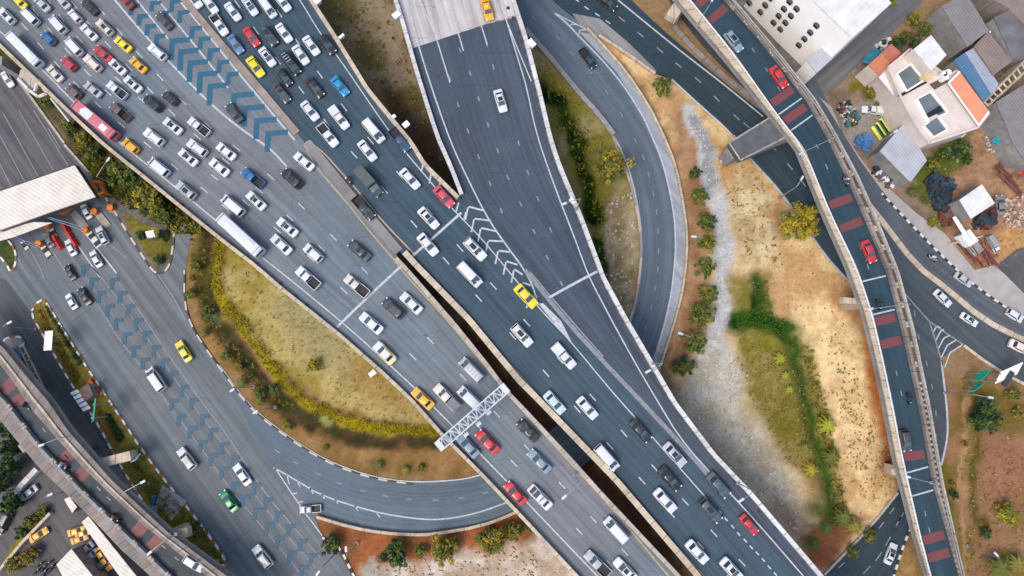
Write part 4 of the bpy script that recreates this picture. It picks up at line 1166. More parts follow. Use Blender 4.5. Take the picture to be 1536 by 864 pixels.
# big white factory with small awnings over its windows
ROOFPX = [(1160, -60), (1217, 0), (1277, 58), (1336, 6), (1300, -40), (1280, -80)]
fz = 15.4
fac = thing('factory', 'large white flat roofed factory with rows of dark arched windows beside the flyover', 'factory', cen(ROOFPX, fz))
block(fac, ROOFPX, fz, PLASTER_W, ROOF_W, 0, None, .25)
pA, pB = P(1217, 0, fz), P(1277, 58, fz)
pA = pA + (pA - pB) * 1.2
ex = (pB - pA); ex.z = 0; ex.normalize(); nrm = Vector((ex.y, -ex.x, 0))
if nrm.x > 0: nrm = -nrm
def on_facade(px, py):
    o = Vector((0, CAM_Y, CAM_H)); d = P(px, py, 0) - o
    t = (pA - o).dot(nrm) / d.dot(nrm); return o + d * t
cols_ = [(1200, 66), (1172, 42), (1162, 32), (1142, 16), (1125, 2)]
for (wx, wy) in cols_:
    base = on_facade(wx, wy)
    for k in range(4):
        c_ = Vector((base.x, base.y, base.z + k * 2.5))
        if c_.z > fz - 1: continue
        mb = MB()
        n = 10
        arc = [(math.cos(math.pi * i / n) * .62, math.sin(math.pi * i / n) * .7) for i in range(n + 1)]
        pts0 = [c_ + ex * a + Vector((0, 0, b - .4)) + nrm * .003 for a, b in arc]
        pts1 = [c_ + ex * a + Vector((0, 0, b * .5 - .4)) + nrm * .35 for a, b in arc]
        for i in range(n): mb.quad([pts0[i], pts0[i + 1], pts1[i + 1], pts1[i]])
        mb.quad([q for q in pts1])
        mb.quad([q for q in pts0[::-1]])
        child(mb, 'window_awning', STEEL_D, fac, recalc=True)
        mb = MB()
        a0 = c_ - ex * .5 + nrm * .06; a1 = c_ + ex * .5 + nrm * .06
        mb.quad([a0 + Vector((0, 0, -1.2)), a1 + Vector((0, 0, -1.2)), a1 + Vector((0, 0, -.45)), a0 + Vector((0, 0, -.45))])
        child(mb, 'window', GLASS_D, fac)
# lower wing at the end of the facade
ann = thing('lean_to', 'pale grey sheet roofed lean-to built against the white factory end', 'shed', cen([(1216, 94), (1268, 50), (1277, 60), (1222, 115)], 8))
block(ann, [(1210, 92), (1262, 46), (1279, 60), (1224, 110)], 8.0, PLASTER_W, RIB_LT, 0, None, .2)

# beige house group with grey terraces
hs = thing('house', 'beige flat roofed house with grey roof terraces and one sloping orange tiled wing', 'house', cen([(1350, 130), (1430, 150), (1420, 200)], 7))
HB = [(1330, 103), (1362, 76), (1402, 105), (1418, 116), (1432, 108), (1480, 172), (1463, 193), (1392, 216), (1372, 190), (1352, 155)]
block(hs, HB, 7.0, PLASTER_B, PLASTER_B, 0, .7)
panel(hs, 'roof_terrace', [(1344, 112), (1365, 98), (1384, 121), (1358, 137)], 7.3, .1, TERR)
panel(hs, 'roof_terrace', [(1374, 150), (1395, 139), (1419, 170), (1409, 174), (1402, 166), (1390, 173)], 7.3, .1, TERR)
panel(hs, 'roof_terrace', [(1384, 190), (1406, 176), (1420, 195), (1398, 206)], 7.3, .1, TERR)
for px in ([(1343, 112), (1365, 97), (1385, 121), (1358, 138)], [(1373, 150), (1395, 138), (1420, 170), (1406, 176), (1420, 195), (1398, 207), (1383, 190), (1391, 184)]):
    k = MB(); pts = [P(x, y, 7.2) for x, y in px + px[:1]]
    for a, b in zip(pts[:-1], pts[1:]): A_, B_ = off_rails([a, b], .3); k.slab(A_, B_, 0, .55)
    child(k, 'terrace_parapet', PLASTER_W, hs)
k = MB(); k.prism(fp([(1347, 143), (1386, 120), (1391, 124), (1350, 146)], 7.4), 7.2, 7.4); child(k, 'light_well', GLASS_D, hs)
k = MB(); k.prism(fp([(1388, 172), (1410, 158), (1416, 166), (1394, 176)], 7.5), 7.35, 7.5); child(k, 'light_well', GLASS_D, hs)
k = MB(); k.prism(fp([(1395, 126), (1415, 116), (1424, 122), (1403, 134)], 7.4), 7.2, 7.4); child(k, 'light_well', M('brown_shaft', (.12, .07, .05), .9), hs)
k = MB(); k.prism(fp([(1386, 112), (1394, 107), (1400, 113), (1392, 119)], 9), 7, 9); child(k, 'stair_head', M('ochre_plaster', (.55, .42, .2), .8), hs)
# water tanks
k = MB()
for (x, y) in ((1414, 112), (1420, 110), (1416, 117)): q = P(x, y, 8.2); k.bar((q.x, q.y, 7.2), (q.x, q.y, 8.8), .55, n=12)
child(k, 'water_tank', STEEL_W, hs)
# sloping tiled wing
k = MB(); a, b, c_, d_ = P(1419, 127, 7.4), P(1436, 110, 8.6), P(1479, 170, 8.6), P(1464, 190, 7.4)
k.slab([a, d_], [b, c_], .55, .72); child(k, 'tiled_roof', TILE_O, hs)
k = MB()
for p0, p1 in ((a, d_), (d_, c_), (a, b)): k.bar(p0 + Vector((0, 0, .75)), p1 + Vector((0, 0, .75)), .16, n=4)
child(k, 'roof_edge', PLASTER_W, hs)
# penthouse with white roof
block(hs, [(1370, 74), (1396, 53), (1419, 83), (1396, 107)], 10.2, PLASTER_B, ROOF_W, 7.2, None, .15)
k = MB(); k.prism(fp([(1360, 80), (1370, 75), (1396, 107), (1388, 113)], 7.6), 7.2, 7.6); child(k, 'tiled_floor', M('sand_floor', (.5, .4, .28), .8), hs)
k = MB(); k.prism(fp([(1318, 115), (1332, 104), (1352, 152), (1350, 154)], 6.0), 5.7, 6.0); child(k, 'side_canopy', ROOF_W, hs)
rt = thing('annex', 'low annex with a faded red and orange tiled roof next to the beige house', 'annex', cen([(1302, 97), (1336, 66), (1351, 80), (1317, 114)], 5))
block(rt, [(1302, 98), (1322, 80), (1336, 97), (1318, 114)], 5.0, PLASTER_B, TILE_O, 0)
block(rt, [(1322.3, 79.7), (1336, 66), (1351, 80), (1336.4, 96.7)], 5.0, PLASTER_B, TILE_R, 0)
def shed(name, label, px, z, wall_m, roof_m, cat='shed', rim=None):
    o = thing(name, label, cat, cen(px, z)); block(o, px, z, wall_m, roof_m, 0, rim, .15, .02); return o
cv = thing('canopy', 'sagging teal tarpaulin canopy beside the red tiled annex', 'canopy', cen([(1294, 93), (1312, 73), (1325, 75), (1303, 98)], 3))
k = MB()
A_ = [P(1294, 92, 3.0), P(1301, 80, 3.3), P(1311, 73, 3.0)]; B_ = [P(1304, 98, 3.0), P(1315, 84, 3.4), P(1326, 75, 3.0)]
k.slab(A_, B_, -.06, .06); child(k, 'cover', TEAL, cv)
k = MB()
for q in (A_[0], A_[2], B_[0], B_[2]): k.bar((q.x, q.y, 0), (q.x, q.y, 3), .08)
child(k, 'post', STEEL, cv)
shed('shed', 'long shed with a weathered light blue ribbed roof between the tiled house and rusty roof', [(1430, 92), (1447, 80), (1486, 142), (1475, 152)], 5.0, CONC_G, RIB_BLUE)
shed('shed', 'narrow pale strip roof joined to the light blue shed', [(1447.6, 79.6), (1460, 73), (1497, 126), (1486.6, 141.6)], 5.1, CONC_G, RIB_PALE)
shed('shed', 'shed with a rusty brown roof beside the blue ribbed one', [(1461, 70), (1482, 48), (1517, 92), (1490, 112)], 5.6, CONC_B, RIB_BRN)
shed('workshop', 'big dull grey ribbed roof workshop beside the green court', [(1412, 10), (1448, -10), (1482, 46), (1450, 70)], 6.0, CONC_G, RIB_GREY, 'workshop')
shed('workshop', 'dark grey roofed workshop in the top corner of the lots', [(1490, 28), (1512, 16), (1545, 50), (1545, 84), (1519, 88)], 6.2, CONC_G, M('dark_roof_sheet', (.12, .115, .12), .7, .25, .4), 'workshop')
shed('workshop', 'brown grey roofed workshop at the top edge beyond the dark one', [(1462, -14), (1500, -30), (1570, -30), (1570, 40), (1540, 42), (1513, 13)], 6.6, CONC_B, RIB_BRN, 'workshop')
shed('warehouse', 'wide taupe roofed warehouse at the picture edge beyond the junkyard', [(1494, 154), (1536, 128), (1600, 110), (1600, 250), (1536, 238), (1520, 216)], 5.5, CONC_G, RIB_GREY, 'warehouse')
shed('shed', 'shed with a pale blue grey sheet roof between the parking yard and beige house', [(1320, 227), (1357, 184), (1389, 241), (1365, 273)], 4.5, CONC_G, RIB_LT)
shed('shed', 'small white roofed shed standing among the junkyard scrap', [(1439, 300), (1472, 277), (1491, 305), (1456, 328)], 4.2, CONC_G, ROOF_W)
pg = thing('pergola', 'row of pale columns and beams along the lane above the warehouse', 'pergola', cen([(1477, 155), (1536, 95)], 4))
k = MB()
for (a, b) in (((1476, 153), (1540, 88)), ((1483, 158), (1546, 100))): k.bar(P(*a, 5), P(*b, 5), .22, n=4)
child(k, 'beam', CONC_T, pg)
for i in range(10):
    t = i / 9; a = P(1476 + 64 * t, 153 - 65 * t, 5); b = P(1483 + 63 * t, 158 - 58 * t, 5)
    k = MB(); k.bar(a, b, .2, n=4); k.bar((a.x, a.y, 0), (a.x, a.y, 4.8), .2, n=4); k.bar((b.x, b.y, 0), (b.x, b.y, 4.8), .2, n=4); child(k, 'frame', CONC_T, pg)
flat_sheet('green_court', [(1394, 22), (1410, 12), (1450, 66), (1432, 92), (1422, 88)], .05, M('green_court', (.08, .16, .11), .85, .25, .5))
tag(ground, kind='structure')

# ------------------------------------------------------------------ toll plaza
tz = 7.0
CAN = [(-70, 312), (0, 287), (112, 248), (143, 295), (70, 320), (0, 345), (-70, 370)]
tp = thing('toll_canopy', 'broad cream toll plaza canopy over the booths on the toll road', 'toll plaza', cen(CAN, tz))
k = MB(); k.prism(fp(CAN, tz), tz - .25, tz); child(k, 'roof', ROOF_CREAM, tp)
k = MB()
ed = [P(x, y, tz - .26) for x, y in CAN[1:6]]
for a, b in zip(ed[:-1], ed[1:]): A_, B_ = off_rails([a, b], .4); k.slab(A_, B_, -1.0, .0)
child(k, 'fascia', STEEL_D, tp)
CAN2 = [(-40, 352), (0, 346), (50, 333), (78, 334), (22, 355), (-40, 372)]
k = MB(); k.prism(fp(CAN2, 6.0), 5.8, 6.0); child(k, 'lower_roof', ROOF_CREAM, tp)
for i, t in enumerate((0.2, .45, .7, .95)):
    x, y = 0 + 128 * t, 316 - 46 * t
    q = P(x, y, 5); k = MB(); k.box((q.x, q.y, 3.2), (.7, .7, 6.4)); child(k, 'column', CONC_W, tp)
def truss(mb, a, b, h, n, r=.09):
    a0, b0 = a, b; a1, b1 = a + Vector((0, 0, h)), b + Vector((0, 0, h))
    mb.bar(a0, b0, r); mb.bar(a1, b1, r)
    for i in range(n):
        t0, t1 = i / n, (i + 1) / n
        mb.bar(a0.lerp(b0, t0), a1.lerp(b1, t0), r * .7); mb.bar(a0.lerp(b0, t0), a1.lerp(b1, t1), r * .7)
    mb.bar(b0, b1, r)
BLUE_ST = M('blue_grey_steel', (.16, .22, .3), .5, .15, 1.5)
k = MB()
for a, b in (((60, 322), (128, 342)), ((66, 325), (126, 346)), ((28, 357), (62, 370)), ((30, 361), (60, 373))): truss(k, P(*a, 4.6), P(*b, 3.4), .6, 8)
child(k, 'truss', BLUE_ST, tp)
BOOTH_O = M('orange_painted_steel', (.62, .17, .02), .5, .12, 1.5)
REDB = M('red_plastic', (.6, .03, .03), .45, .1, 1.5)
# toll islands with round crash cushions
nz = 0
ISL = [((146, 318), (161, 338), 'orange'), ((112, 322), (134, 347), 'grey'), ((75, 340), (66, 366), 'x')]
def toll_nose(px, label):
    o = thing('crash_cushion', label, 'crash cushion', P(*px, 0))
    k = MB(); q = P(*px, 0)
    for i in range(6):
        k.bar((q.x, q.y, .05 + i * .2), (q.x, q.y, .2 + i * .2), .62 - .02 * (i % 2), n=14)
    child(k, 'drum', BOOTH_O, o)
    k = MB(); k.box((q.x, q.y, .06), (1.5, 1.5, .12)); child(k, 'base', CONC_G, o)
toll_nose((146, 319), 'orange round crash cushion under the canopy corner ahead of the white queueing car')
toll_nose((170, 313), 'orange crash cushion beside the kerb of the triangular planted island')
toll_nose((132, 346), 'orange crash cushion at the foot of the long blue truss')
toll_nose((63, 367), 'orange crash cushion at the end of the short blue truss')
toll_nose((75, 341), 'orange crash cushion tucked beneath the lower cream roof')
def tisland(a, b, w, label, mat=CONC):
    pa, pb = P(*a, 0), P(*b, 0)
    k = MB(); A_, B_ = off_rails([pa, pb], w); k.slab(A_, B_, 0, .22)
    tag(k.build('toll_lane_island', mat), kind='structure')
tisland((148, 321), (163, 340), 1.3, ''); tisland((134, 349), (150, 370), 1.1, '', KERB_BW); tisland((65, 370), (76, 386), 1.0, '', KERB_BW)
tisland((34, 362), (42, 374), .8, '', KERB_BW); tisland((77, 344), (84, 356), 1.0, '', KERB_BW); tisland((110, 318), (131, 344), 1.4, '', CONC_G)
def barrier_row(pts, label):
    for i, (a, b) in enumerate(zip(pts[:-1], pts[1:])):
        pa, pb = P(*a, 0), P(*b, 0)
        k = MB(); A_, B_ = off_rails([pa, pa.lerp(pb, .9)], .8); k.slab(A_, B_, .02, .5)
        A_, B_ = off_rails([pa, pa.lerp(pb, .9)], .35); k.slab(A_, B_, .503, .95)
        o = k.build('water_barrier', REDB)
        tag(o, label, 'barrier', 'red plastic barriers at the toll lanes')
barrier_row([(97, 336), (105, 350), (111, 360), (118, 371)], 'red plastic lane barrier in the row beside the white car leaving the booths')
barrier_row([(83, 354), (88, 364), (95, 375)], 'red plastic lane barrier in the short row between the grey and the white car')
bo = thing('gate_cabinet', 'orange gate cabinet sticking out beneath the cream canopy edge', 'cabinet', P(102, 316, 0))
k = MB(); A_, B_ = off_rails([P(96, 322, 0), P(109, 310, 0)], 1.1); k.slab(A_, B_, 0.5, 2.6); child(k, 'cabinet', BOOTH_O, bo)
k = MB(); A_, B_ = off_rails([P(97, 321, 0), P(108, 311, 0)], .8); k.slab(A_, B_, 0.0, .497); child(k, 'plinth', CONC_G, bo)
bo = thing('booth', 'small open orange framed booth just beyond the cream canopy end', 'booth', P(146, 282, 0))
k = MB()
cr_ = [P(x, y, 2.6) for x, y in ((138, 272), (150, 272), (156, 288), (146, 291))]
for a, b in zip(cr_, cr_[1:] + cr_[:1]): k.bar(a, b, .28, n=4)
for a in cr_: k.bar((a.x, a.y, 0), a, .18, n=4)
child(k, 'frame', BOOTH_O, bo)
k = MB(); k.prism([(q.x, q.y) for q in cr_], .9, 1.1); child(k, 'counter', M('rust_panel', (.3, .1, .04), .7), bo)

# ------------------------------------------------------------------ gantry over the highway
gt = thing('sign_gantry', 'white lattice truss gantry spanning the near carriageway above the traffic', 'gantry', P(705, 625, 0))
zt = zmain(705, 625) + 6.3
a, b = P(757, 583, zt), P(661, 667, zt)
dv = (b - a).normalized(); sd = Vector((-dv.y, dv.x, 0)) * .75
k = MB()
for s_ in (-1, 1):
    for dz in (0, 1.1): k.bar(a + sd * s_ + Vector((0, 0, dz)), b + sd * s_ + Vector((0, 0, dz)), .13, n=6)
child(k, 'chord', STEEL_G, gt)
k = MB(); n = 15
for i in range(n):
    t0, t1 = i / n, (i + 1) / n
    p0, p1 = a.lerp(b, t0), a.lerp(b, t1)
    for dz in (0, 1.1):
        up = Vector((0, 0, dz))
        k.bar(p0 - sd + up, p0 + sd + up, .07, n=4); k.bar(p0 + (sd if i % 2 else -sd) + up, p1 + (-sd if i % 2 else sd) + up, .08, n=4)
    for s_ in (-1, 1): k.bar(p0 + sd * s_, p1 + sd * s_ + Vector((0, 0, 1.1)), .07, n=4)
child(k, 'lattice', STEEL_G, gt)
for e_, nm in ((a, 'post'), (b, 'post')):
    k = MB()
    for s_ in (-1, 1): k.bar((e_.x + sd.x * s_, e_.y + sd.y * s_, zmain(705, 625) - .6), e_ + sd * s_, .16)
    k.box((e_.x, e_.y, zt + .55), (.9, 1.7, 1.3), math.atan2(dv.y, dv.x)); child(k, nm, STEEL_G, gt)
for (x, y) in ((733, 619), (718, 636), (699, 652)):
    q = P(x, y, zt - .2); r_ = a + dv * (q - a).dot(dv)
    k = MB(); k.bar(r_ + Vector((0, 0, -.05)), q + Vector((0, 0, -.1)), .07, n=4); k.box((q.x, q.y, zt - .35), (.8, .55, .3), math.atan2(dv.y, dv.x)); child(k, 'lamp_housing', STEEL_G, gt)

# ------------------------------------------------------------------ street lamps
def lamp(top_px, zb, head_px, zh, label, rod=.07):
    t_ = P(*top_px, zh - .3); b_ = Vector((t_.x, t_.y, zb))
    o = thing('street_lamp', label, 'street lamp', b_, 0, 'street lamps')
    k = MB(); k.bar(b_, t_, rod * 1.5, n=8, r2=rod); child(k, 'pole', STEEL, o)
    k = MB(); k.box((b_.x, b_.y, zb + .12), (.5, .5, .24)); child(k, 'base', CONC_G, o)
    e_ = P(*head_px, zh)
    k = MB(); mid_ = t_.lerp(e_, .6) + Vector((0, 0, .15)); k.bar(t_, mid_, rod); k.bar(mid_, e_, rod * .9); child(k, 'arm', STEEL, o)
    d_ = (e_ - t_); d_.z = 0; d_ = d_.normalized() if d_.length > .01 else Vector((1, 0, 0))
    k = MB(); A_, B_ = off_rails([e_ - d_ * .2, e_ + d_ * .4, e_ + d_ * .7], .36); k.slab(A_, B_, -.1, .06); child(k, 'lamp_head', STEEL_G, o)
for top, head, lab in (((871, 298), (848, 305), 'street lamp on the white ramp parapet above the dark green ditch'),
                       ((994, 545), (974, 556), 'street lamp on the white parapet where the upper loop passes under'),
                       ((1131, 737), (1114, 749), 'street lamp on the white parapet beside the rocky slope'),
                       ((869, 724), (848, 744), 'street lamp on the median parapet with its arm over the white patrol car')):
    lamp(top, zmain(*top) + .8, head, zmain(*top) + 8.5, lab)
for top, head, lab in (((1195, 280), (1202, 269), 'street lamp at the kerb of the cross road beside the sandy lot'),
                       ((1055, 356), (1043, 355), 'street lamp among the bushes between loop road and gravel path'),
                       ((1036, 505), (1023, 501), 'street lamp in the lower bushes where the gravel path widens'),
                       ((354, 582), (350, 584), 'street lamp standing on the kerb of the loop curve by the ditch'),
                       ((389, 615), (385, 617), 'street lamp at the bend of the lower loop beside clipped shrubs'),
                       ((520, 833), (519, 826), 'street lamp on the red soil beside the wall end'),
                       ((145, 265), (161, 241), 'street lamp on the verge outside the cream toll canopy'),
                       ((186, 738), (212, 724), 'street lamp on the median verge near the paved pad'),
                       ((67, 746), (73, 743), 'street lamp over the car park lane under the old flyover'),
                       ((1460, 592), (1484, 596), 'street lamp behind the fallen green sign boards'),
                       ((1499, 837), (1496, 833), 'street lamp lying low over the dry park corner'),
                       ((5, 490), (12, 485), 'street lamp beside the small kerbed island near the old flyover'),
                       ((484, 850), (478, 858), 'short lamp mast standing where the toll lanes leave the bottom edge'),
                       ((1335, 203), (1342, 198), 'street lamp at the edge of the paved parking yard')):
    lamp(top, .1, head, 8.5, lab)
for top, head, lab in (((1258, 203), (1204, 229), 'street lamp on the flyover planter with an arm across both lanes beside the parking yard'),
                       ((1366, 456), (1308, 463), 'street lamp on the flyover planter with an arm across the lanes above the cap beam'),
                       ((1415, 729), (1364, 716), 'street lamp on the flyover planter over the two lower joints'),
                       ((1054, 24), (1068, 1), 'street lamp at the top end of the flyover walkway')):
    lamp(top, zE(0, 0) + .4, head, zE(0, 0) + 4.0, lab, rod=.06)
for top, head, lab in (((88, 657), (64, 667), 'street lamp on the old flyover parapet above the first pair of red bands'),
                       ((250, 808), (226, 828), 'street lamp on the old flyover parapet beside the last red band')):
    lamp(top, 7.5, head, 11.0, lab, rod=.06)
# cabinets and call boxes on the parapets
def cabinet(px, label, s=(1.6, 1.3, 1.0), dz=0.3, rot=.7):
    z = zmain(*px); s = tuple(v * .62 for v in s); o = thing('equipment_box', label, 'equipment box', P(*px, z + dz), rot)
    k = MB(); k.box((0, 0, .55), s); b_ = k.build('box', STEEL_G, o)
    k = MB(); k.box((0, 0, .55 + s[2] / 2 + .04), (s[0] + .15, s[1] + .15, .08)); k.build('lid', STEEL_W, o)
    k = MB(); k.box((0, 0, 0.0), (.25, s[1] * .8, .1)); k.build('bracket', STEEL, o)
cabinet((610, 189), 'white equipment box bracketed outside the highway parapet beside the dark soil wedge')
cabinet((596, 26), 'white equipment box on the ramp parapet at the concrete paved length', (2.0, 1.5, 1.2))
cabinet((478, 5), 'white equipment box on the highway parapet at the top edge', (1.6, 1.4, 1.2))
cabinet((514, 58), 'thin white sign box on the highway parapet beside a dark sedan', (1.6, .5, 1.2))
cabinet((592, 177), 'small white box on the highway parapet next to the blue pickup', (.8, .7, .8))
cabinet((797, 68), 'white rounded cabinet outside the ramp parapet at the head of the ditch', (1.4, 2.2, 1.1))
cabinet((560, 560), 'white sign box fixed outside the parapet above the dry grass field', (1.6, 1.0, 1.0))
cabinet((858, 303), 'small white box on the ramp parapet by the lamp', (1.0, 1.4, .9))

# ------------------------------------------------------------------ signs and boards
GREEN_S = M('green_sign_face', (.01, .24, .16), .5, .1, 1.5)
def board(name, label, cat, a, b, z0, z1, mat, lean=(0, 0), posts=True):
    """upright board between two survey points at its foot; lean moves its top edge"""
    pa, pb = P(*a, z0), P(*b, z0)
    o = thing(name, label, cat, ((pa + pb) / 2).xy.to_3d())
    ld = Vector((lean[0], lean[1], 0))
    k = MB(); d_ = (pb - pa).normalized(); n_ = Vector((-d_.y, d_.x, 0)) * .08
    q = [pa, pb, pb + ld + Vector((0, 0, z1 - z0)), pa + ld + Vector((0, 0, z1 - z0))]
    k.quad([p_ + n_ for p_ in q]); k.quad([p_ - n_ for p_ in q[::-1]])
    for i in range(4): j = (i + 1) % 4; k.quad([q[i] + n_, q[i] - n_, q[j] - n_, q[j] + n_])
    child(k, 'panel', mat, o, recalc=True)
    if posts:
        for t in (.2, .8):
            e_ = pa.lerp(pb, t); k = MB(); k.bar((e_.x, e_.y, 0), e_ + Vector((0, 0, .2)), .12); child(k, 'post', STEEL, o)
    return o
bb = board('billboard', 'pale billboard with dark edge leaning over the park corner beside the inner street', 'billboard', (1493, 575), (1502, 558), 3.2, 4.0, M('billboard_face', (.75, .7, .6), .5, .25, .6), (3.4, 1.7))
bk = MB(); A_, B_ = off_rails([P(1503, 578, 3.2), P(1515, 558, 3.2)], .8); bk.slab(A_, B_, .2, .8); child(bk, 'back_frame', STEEL_D, bb)
board('road_sign', 'green road sign panel standing beside the billboard', 'road sign', (1458, 573), (1470, 557), 3.0, 4.2, GREEN_S, (1.1, .4))
board('road_sign', 'smaller torn green sign panel below the larger one on the park corner', 'road sign', (1451, 588), (1466, 576), 2.0, 2.8, GREEN_S, (.9, .3))
board('road_sign', 'white backed sign board on the flower bed median', 'road sign', (66, 526), (68, 497), 4.5, 5.0, STEEL_W, (1.6, .1))
board('road_sign', 'large green road sign standing on the median beside the hut', 'road sign', (138, 634), (142, 600), 5.0, 6.2, GREEN_S, (.9, .4))
board('notice_board', 'faded blue notice board lying against the verge beside the paved pad', 'notice board', (226, 759), (230, 742), .4, 1.2, M('blue_board', (.02, .12, .26), .6, .15, 1), (.9, .1))
board('road_sign', 'small pale sign board near the cap beam of the old flyover', 'road sign', (196, 694), (204, 684), 3.0, 3.4, M('pale_board', (.5, .6, .6), .6), (1.0, .5))
board('road_sign', 'white sign standing in the clipped hedge of the triangular island', 'road sign', (221, 357), (233, 355), 3.0, 4.2, STEEL_W, (.2, .9))

# guard hut on the median
hut = thing('guard_hut', 'small hut with rusty brown roof and a row of white awnings on the median', 'hut', P(128, 592, 0))
k = MB(); k.prism(fp([(119, 585), (132, 576), (139, 592), (127, 602)], 2.6), .16, 2.6); child(k, 'wall', CONC_B, hut)
k = MB(); k.prism(fp([(118, 585), (132, 575), (140, 592), (127, 603)], 2.8), 2.6, 2.8); child(k, 'roof', M('brown_roof', (.13, .08, .07), .8), hut)
for i in range(5):
    x, y = 108 + i * 4.2, 589 + i * 6.0
    k = MB(); k.prism(fp([(x - 3, y), (x + 8, y - 5), (x + 11, y - .5), (x, y + 4.5)], 2.2), 2.05, 2.2); child(k, 'awning', STEEL_W, hut)
board('banner', 'orange red banner strip fixed along the kerb of the median beyond the hut', 'banner', (131, 572), (151, 594), .3, .9, M('orange_banner', (.55, .1, .03), .7, .15, 1), (.7, .4), False)
gz_ = thing('gate_shelter', 'pale slatted shelter frame beside the surface street under the old flyover edge', 'shelter', P(40, 560, 0))
k = MB()
for i in range(9):
    t = i / 8; a = P(29 + 38 * t, 522 + 80 * t, 3); b = P(35 + 38 * t, 519 + 80 * t, 3); k.bar(a, b, .16, n=4)
child(k, 'slat', CONC_T, gz_)
for s_ in ((29, 522, 70, 606), (35, 519, 76, 602)):
    k = MB(); k.bar(P(s_[0], s_[1], 3), P(s_[2], s_[3], 3), .15, n=4); child(k, 'rail', CONC_T, gz_)
for t in (0, .5, 1):
    a = P(30 + 41 * t, 522 + 84 * t, 0); k = MB(); k.bar(a, (a.x, a.y, 3), .12); child(k, 'post', CONC_T, gz_)
k = MB(); k.prism(fp([(21, 524), (30, 520), (33, 532), (25, 536)], 3.1), 3.0, 3.1); child(k, 'blue_cover', RIB_BLUE, gz_)
k = MB(); k.prism(fp([(28, 538), (35, 536), (48, 562), (42, 566)], 2.6), 2.5, 2.6); child(k, 'brown_cover', M('brown_roof2', (.12, .05, .05), .8), gz_)

# car park sheds at the near corner
shed('carport', 'narrow cream roofed carport running beside the old flyover', [(124, 784), (134, 775), (210, 870), (200, 890), (170, 850)], 3.5, CONC_B, ROOF_CREAM, 'carport')
shed('carport', 'wide cream roofed carport at the bottom edge beside parked taxis', [(86, 847), (108, 824), (160, 890), (120, 910)], 3.6, CONC_B, ROOF_CREAM, 'carport')
shed('kiosk', 'tiny cream roofed kiosk at the foot of the old flyover', [(97, 749), (105, 745), (116, 760), (109, 769)], 3.2, CONC_B, ROOF_CREAM, 'kiosk')
wl = MB(); wall_line(wl, [(0, 858), (40, 810), (80, 768)], zg, .5, 0, 1.0, sm=0); tag(wl.build('boundary_wall', CONC_T), 'low wall along the planted strip between the two car park lanes', 'wall')
wl = MB(); wall_line(wl, [(18, 756), (40, 725), (62, 702)], zg, .9, 0, 1.4, sm=0); tag(wl.build('boundary_wall', CONC_W), 'whitish wall beside the silver car under the trees', 'wall')
island('planted_strip', [(0, 850), (28, 800), (50, 772), (72, 762), (78, 770), (40, 812), (10, 850), (60, 850), (85, 812), (50, 840), (20, 870), (-10, 875)][:8], .14, GRASS_M, None, 0)

# ------------------------------------------------------------------ junkyard and yard clutter
SCRAP = [M('scrap_navy', (.02, .04, .06), .6, .4, 1.5), M('scrap_rust', (.16, .07, .05), .85, .4, 1.5), M('scrap_dark', (.03, .03, .035), .7, .4, 1.5), M('scrap_maroon', (.12, .035, .03), .8, .3, 1.5)]
def heap(name, label, px, n, mats, kind_='box', hmax=1.6, size=(.5, 1.5), ang=None, cat='scrap heap'):
    """one heap of jumbled pieces"""
    mb = MB(); xs_ = [p_[0] for p_ in px]; ys_ = [p_[1] for p_ in px]
    c_ = 0; r_ = random.Random(hash(label) % 1000 if False else len(label) * 7 + n)
    while c_ < n:
        x, y = r_.uniform(min(xs_), max(xs_)), r_.uniform(min(ys_), max(ys_))
        if sdist(px, np.array([x]), np.array([y]))[0] > -1: continue
        q = P(x, y, 0); z = r_.uniform(0, hmax) * r_.random() ** .5
        a_ = ang + r_.uniform(-.18, .18) if ang is not None else r_.uniform(0, 3.14)
        s1 = r_.uniform(*size)
        if kind_ == 'box': mb.box((q.x, q.y, z / 2 + .05), (s1, s1 * r_.uniform(.35, .9), z + .25), a_, r_.randrange(len(mats)), r_.uniform(.75, 1))
        else:
            d_ = Vector((math.cos(a_), math.sin(a_), r_.uniform(-.05, .05))) * s1
            mb.bar(Vector((q.x, q.y, z + .15)) - d_ / 2, Vector((q.x, q.y, z + .15)) + d_ / 2, r_.uniform(.1, .2), r_.randrange(len(mats)), 6)
        c_ += 1
    return tag(mb.build(name, mats), label, cat)
heap('scrap_heap', 'heap of dark blue drums and dark scrap near the green thicket', [(1388, 268), (1416, 264), (1426, 280), (1424, 300), (1414, 320), (1402, 316), (1394, 290)], 90, [SCRAP[0], SCRAP[2], SCRAP[0]], 'box', 1.8, (.8, 2.0))
heap('scrap_heap', 'dark maroon scrap heap below the heap of blue drums', [(1408, 318), (1428, 312), (1430, 326), (1420, 342), (1410, 332)], 50, [SCRAP[3], SCRAP[1]], 'box', 1.0, (.6, 1.6))
heap('scrap_heap', 'navy scrap stacked against the lower side of the small white roofed shed', [(1460, 328), (1488, 312), (1492, 334), (1478, 344), (1456, 340)], 70, [SCRAP[0], SCRAP[2], SCRAP[3]], 'box', 1.5, (.6, 1.6))
heap('rod_stack', 'stack of rusty brown beams in the junkyard corner by the street', [(1436, 366), (1458, 364), (1484, 370), (1488, 392), (1462, 396), (1444, 380)], 70, [SCRAP[1], M('rust_bright', (.28, .11, .06), .85, .3, 1.5), SCRAP[3]], 'rod', .9, (2.0, 4.0), R(-55), 'stack')
heap('rod_stack', 'long maroon stack of pipes at the far side of the junkyard', [(1497, 256), (1504, 253), (1522, 278), (1518, 286), (1510, 282)], 40, [SCRAP[3], SCRAP[1]], 'rod', .8, (3.0, 5.0), R(-52), 'stack')
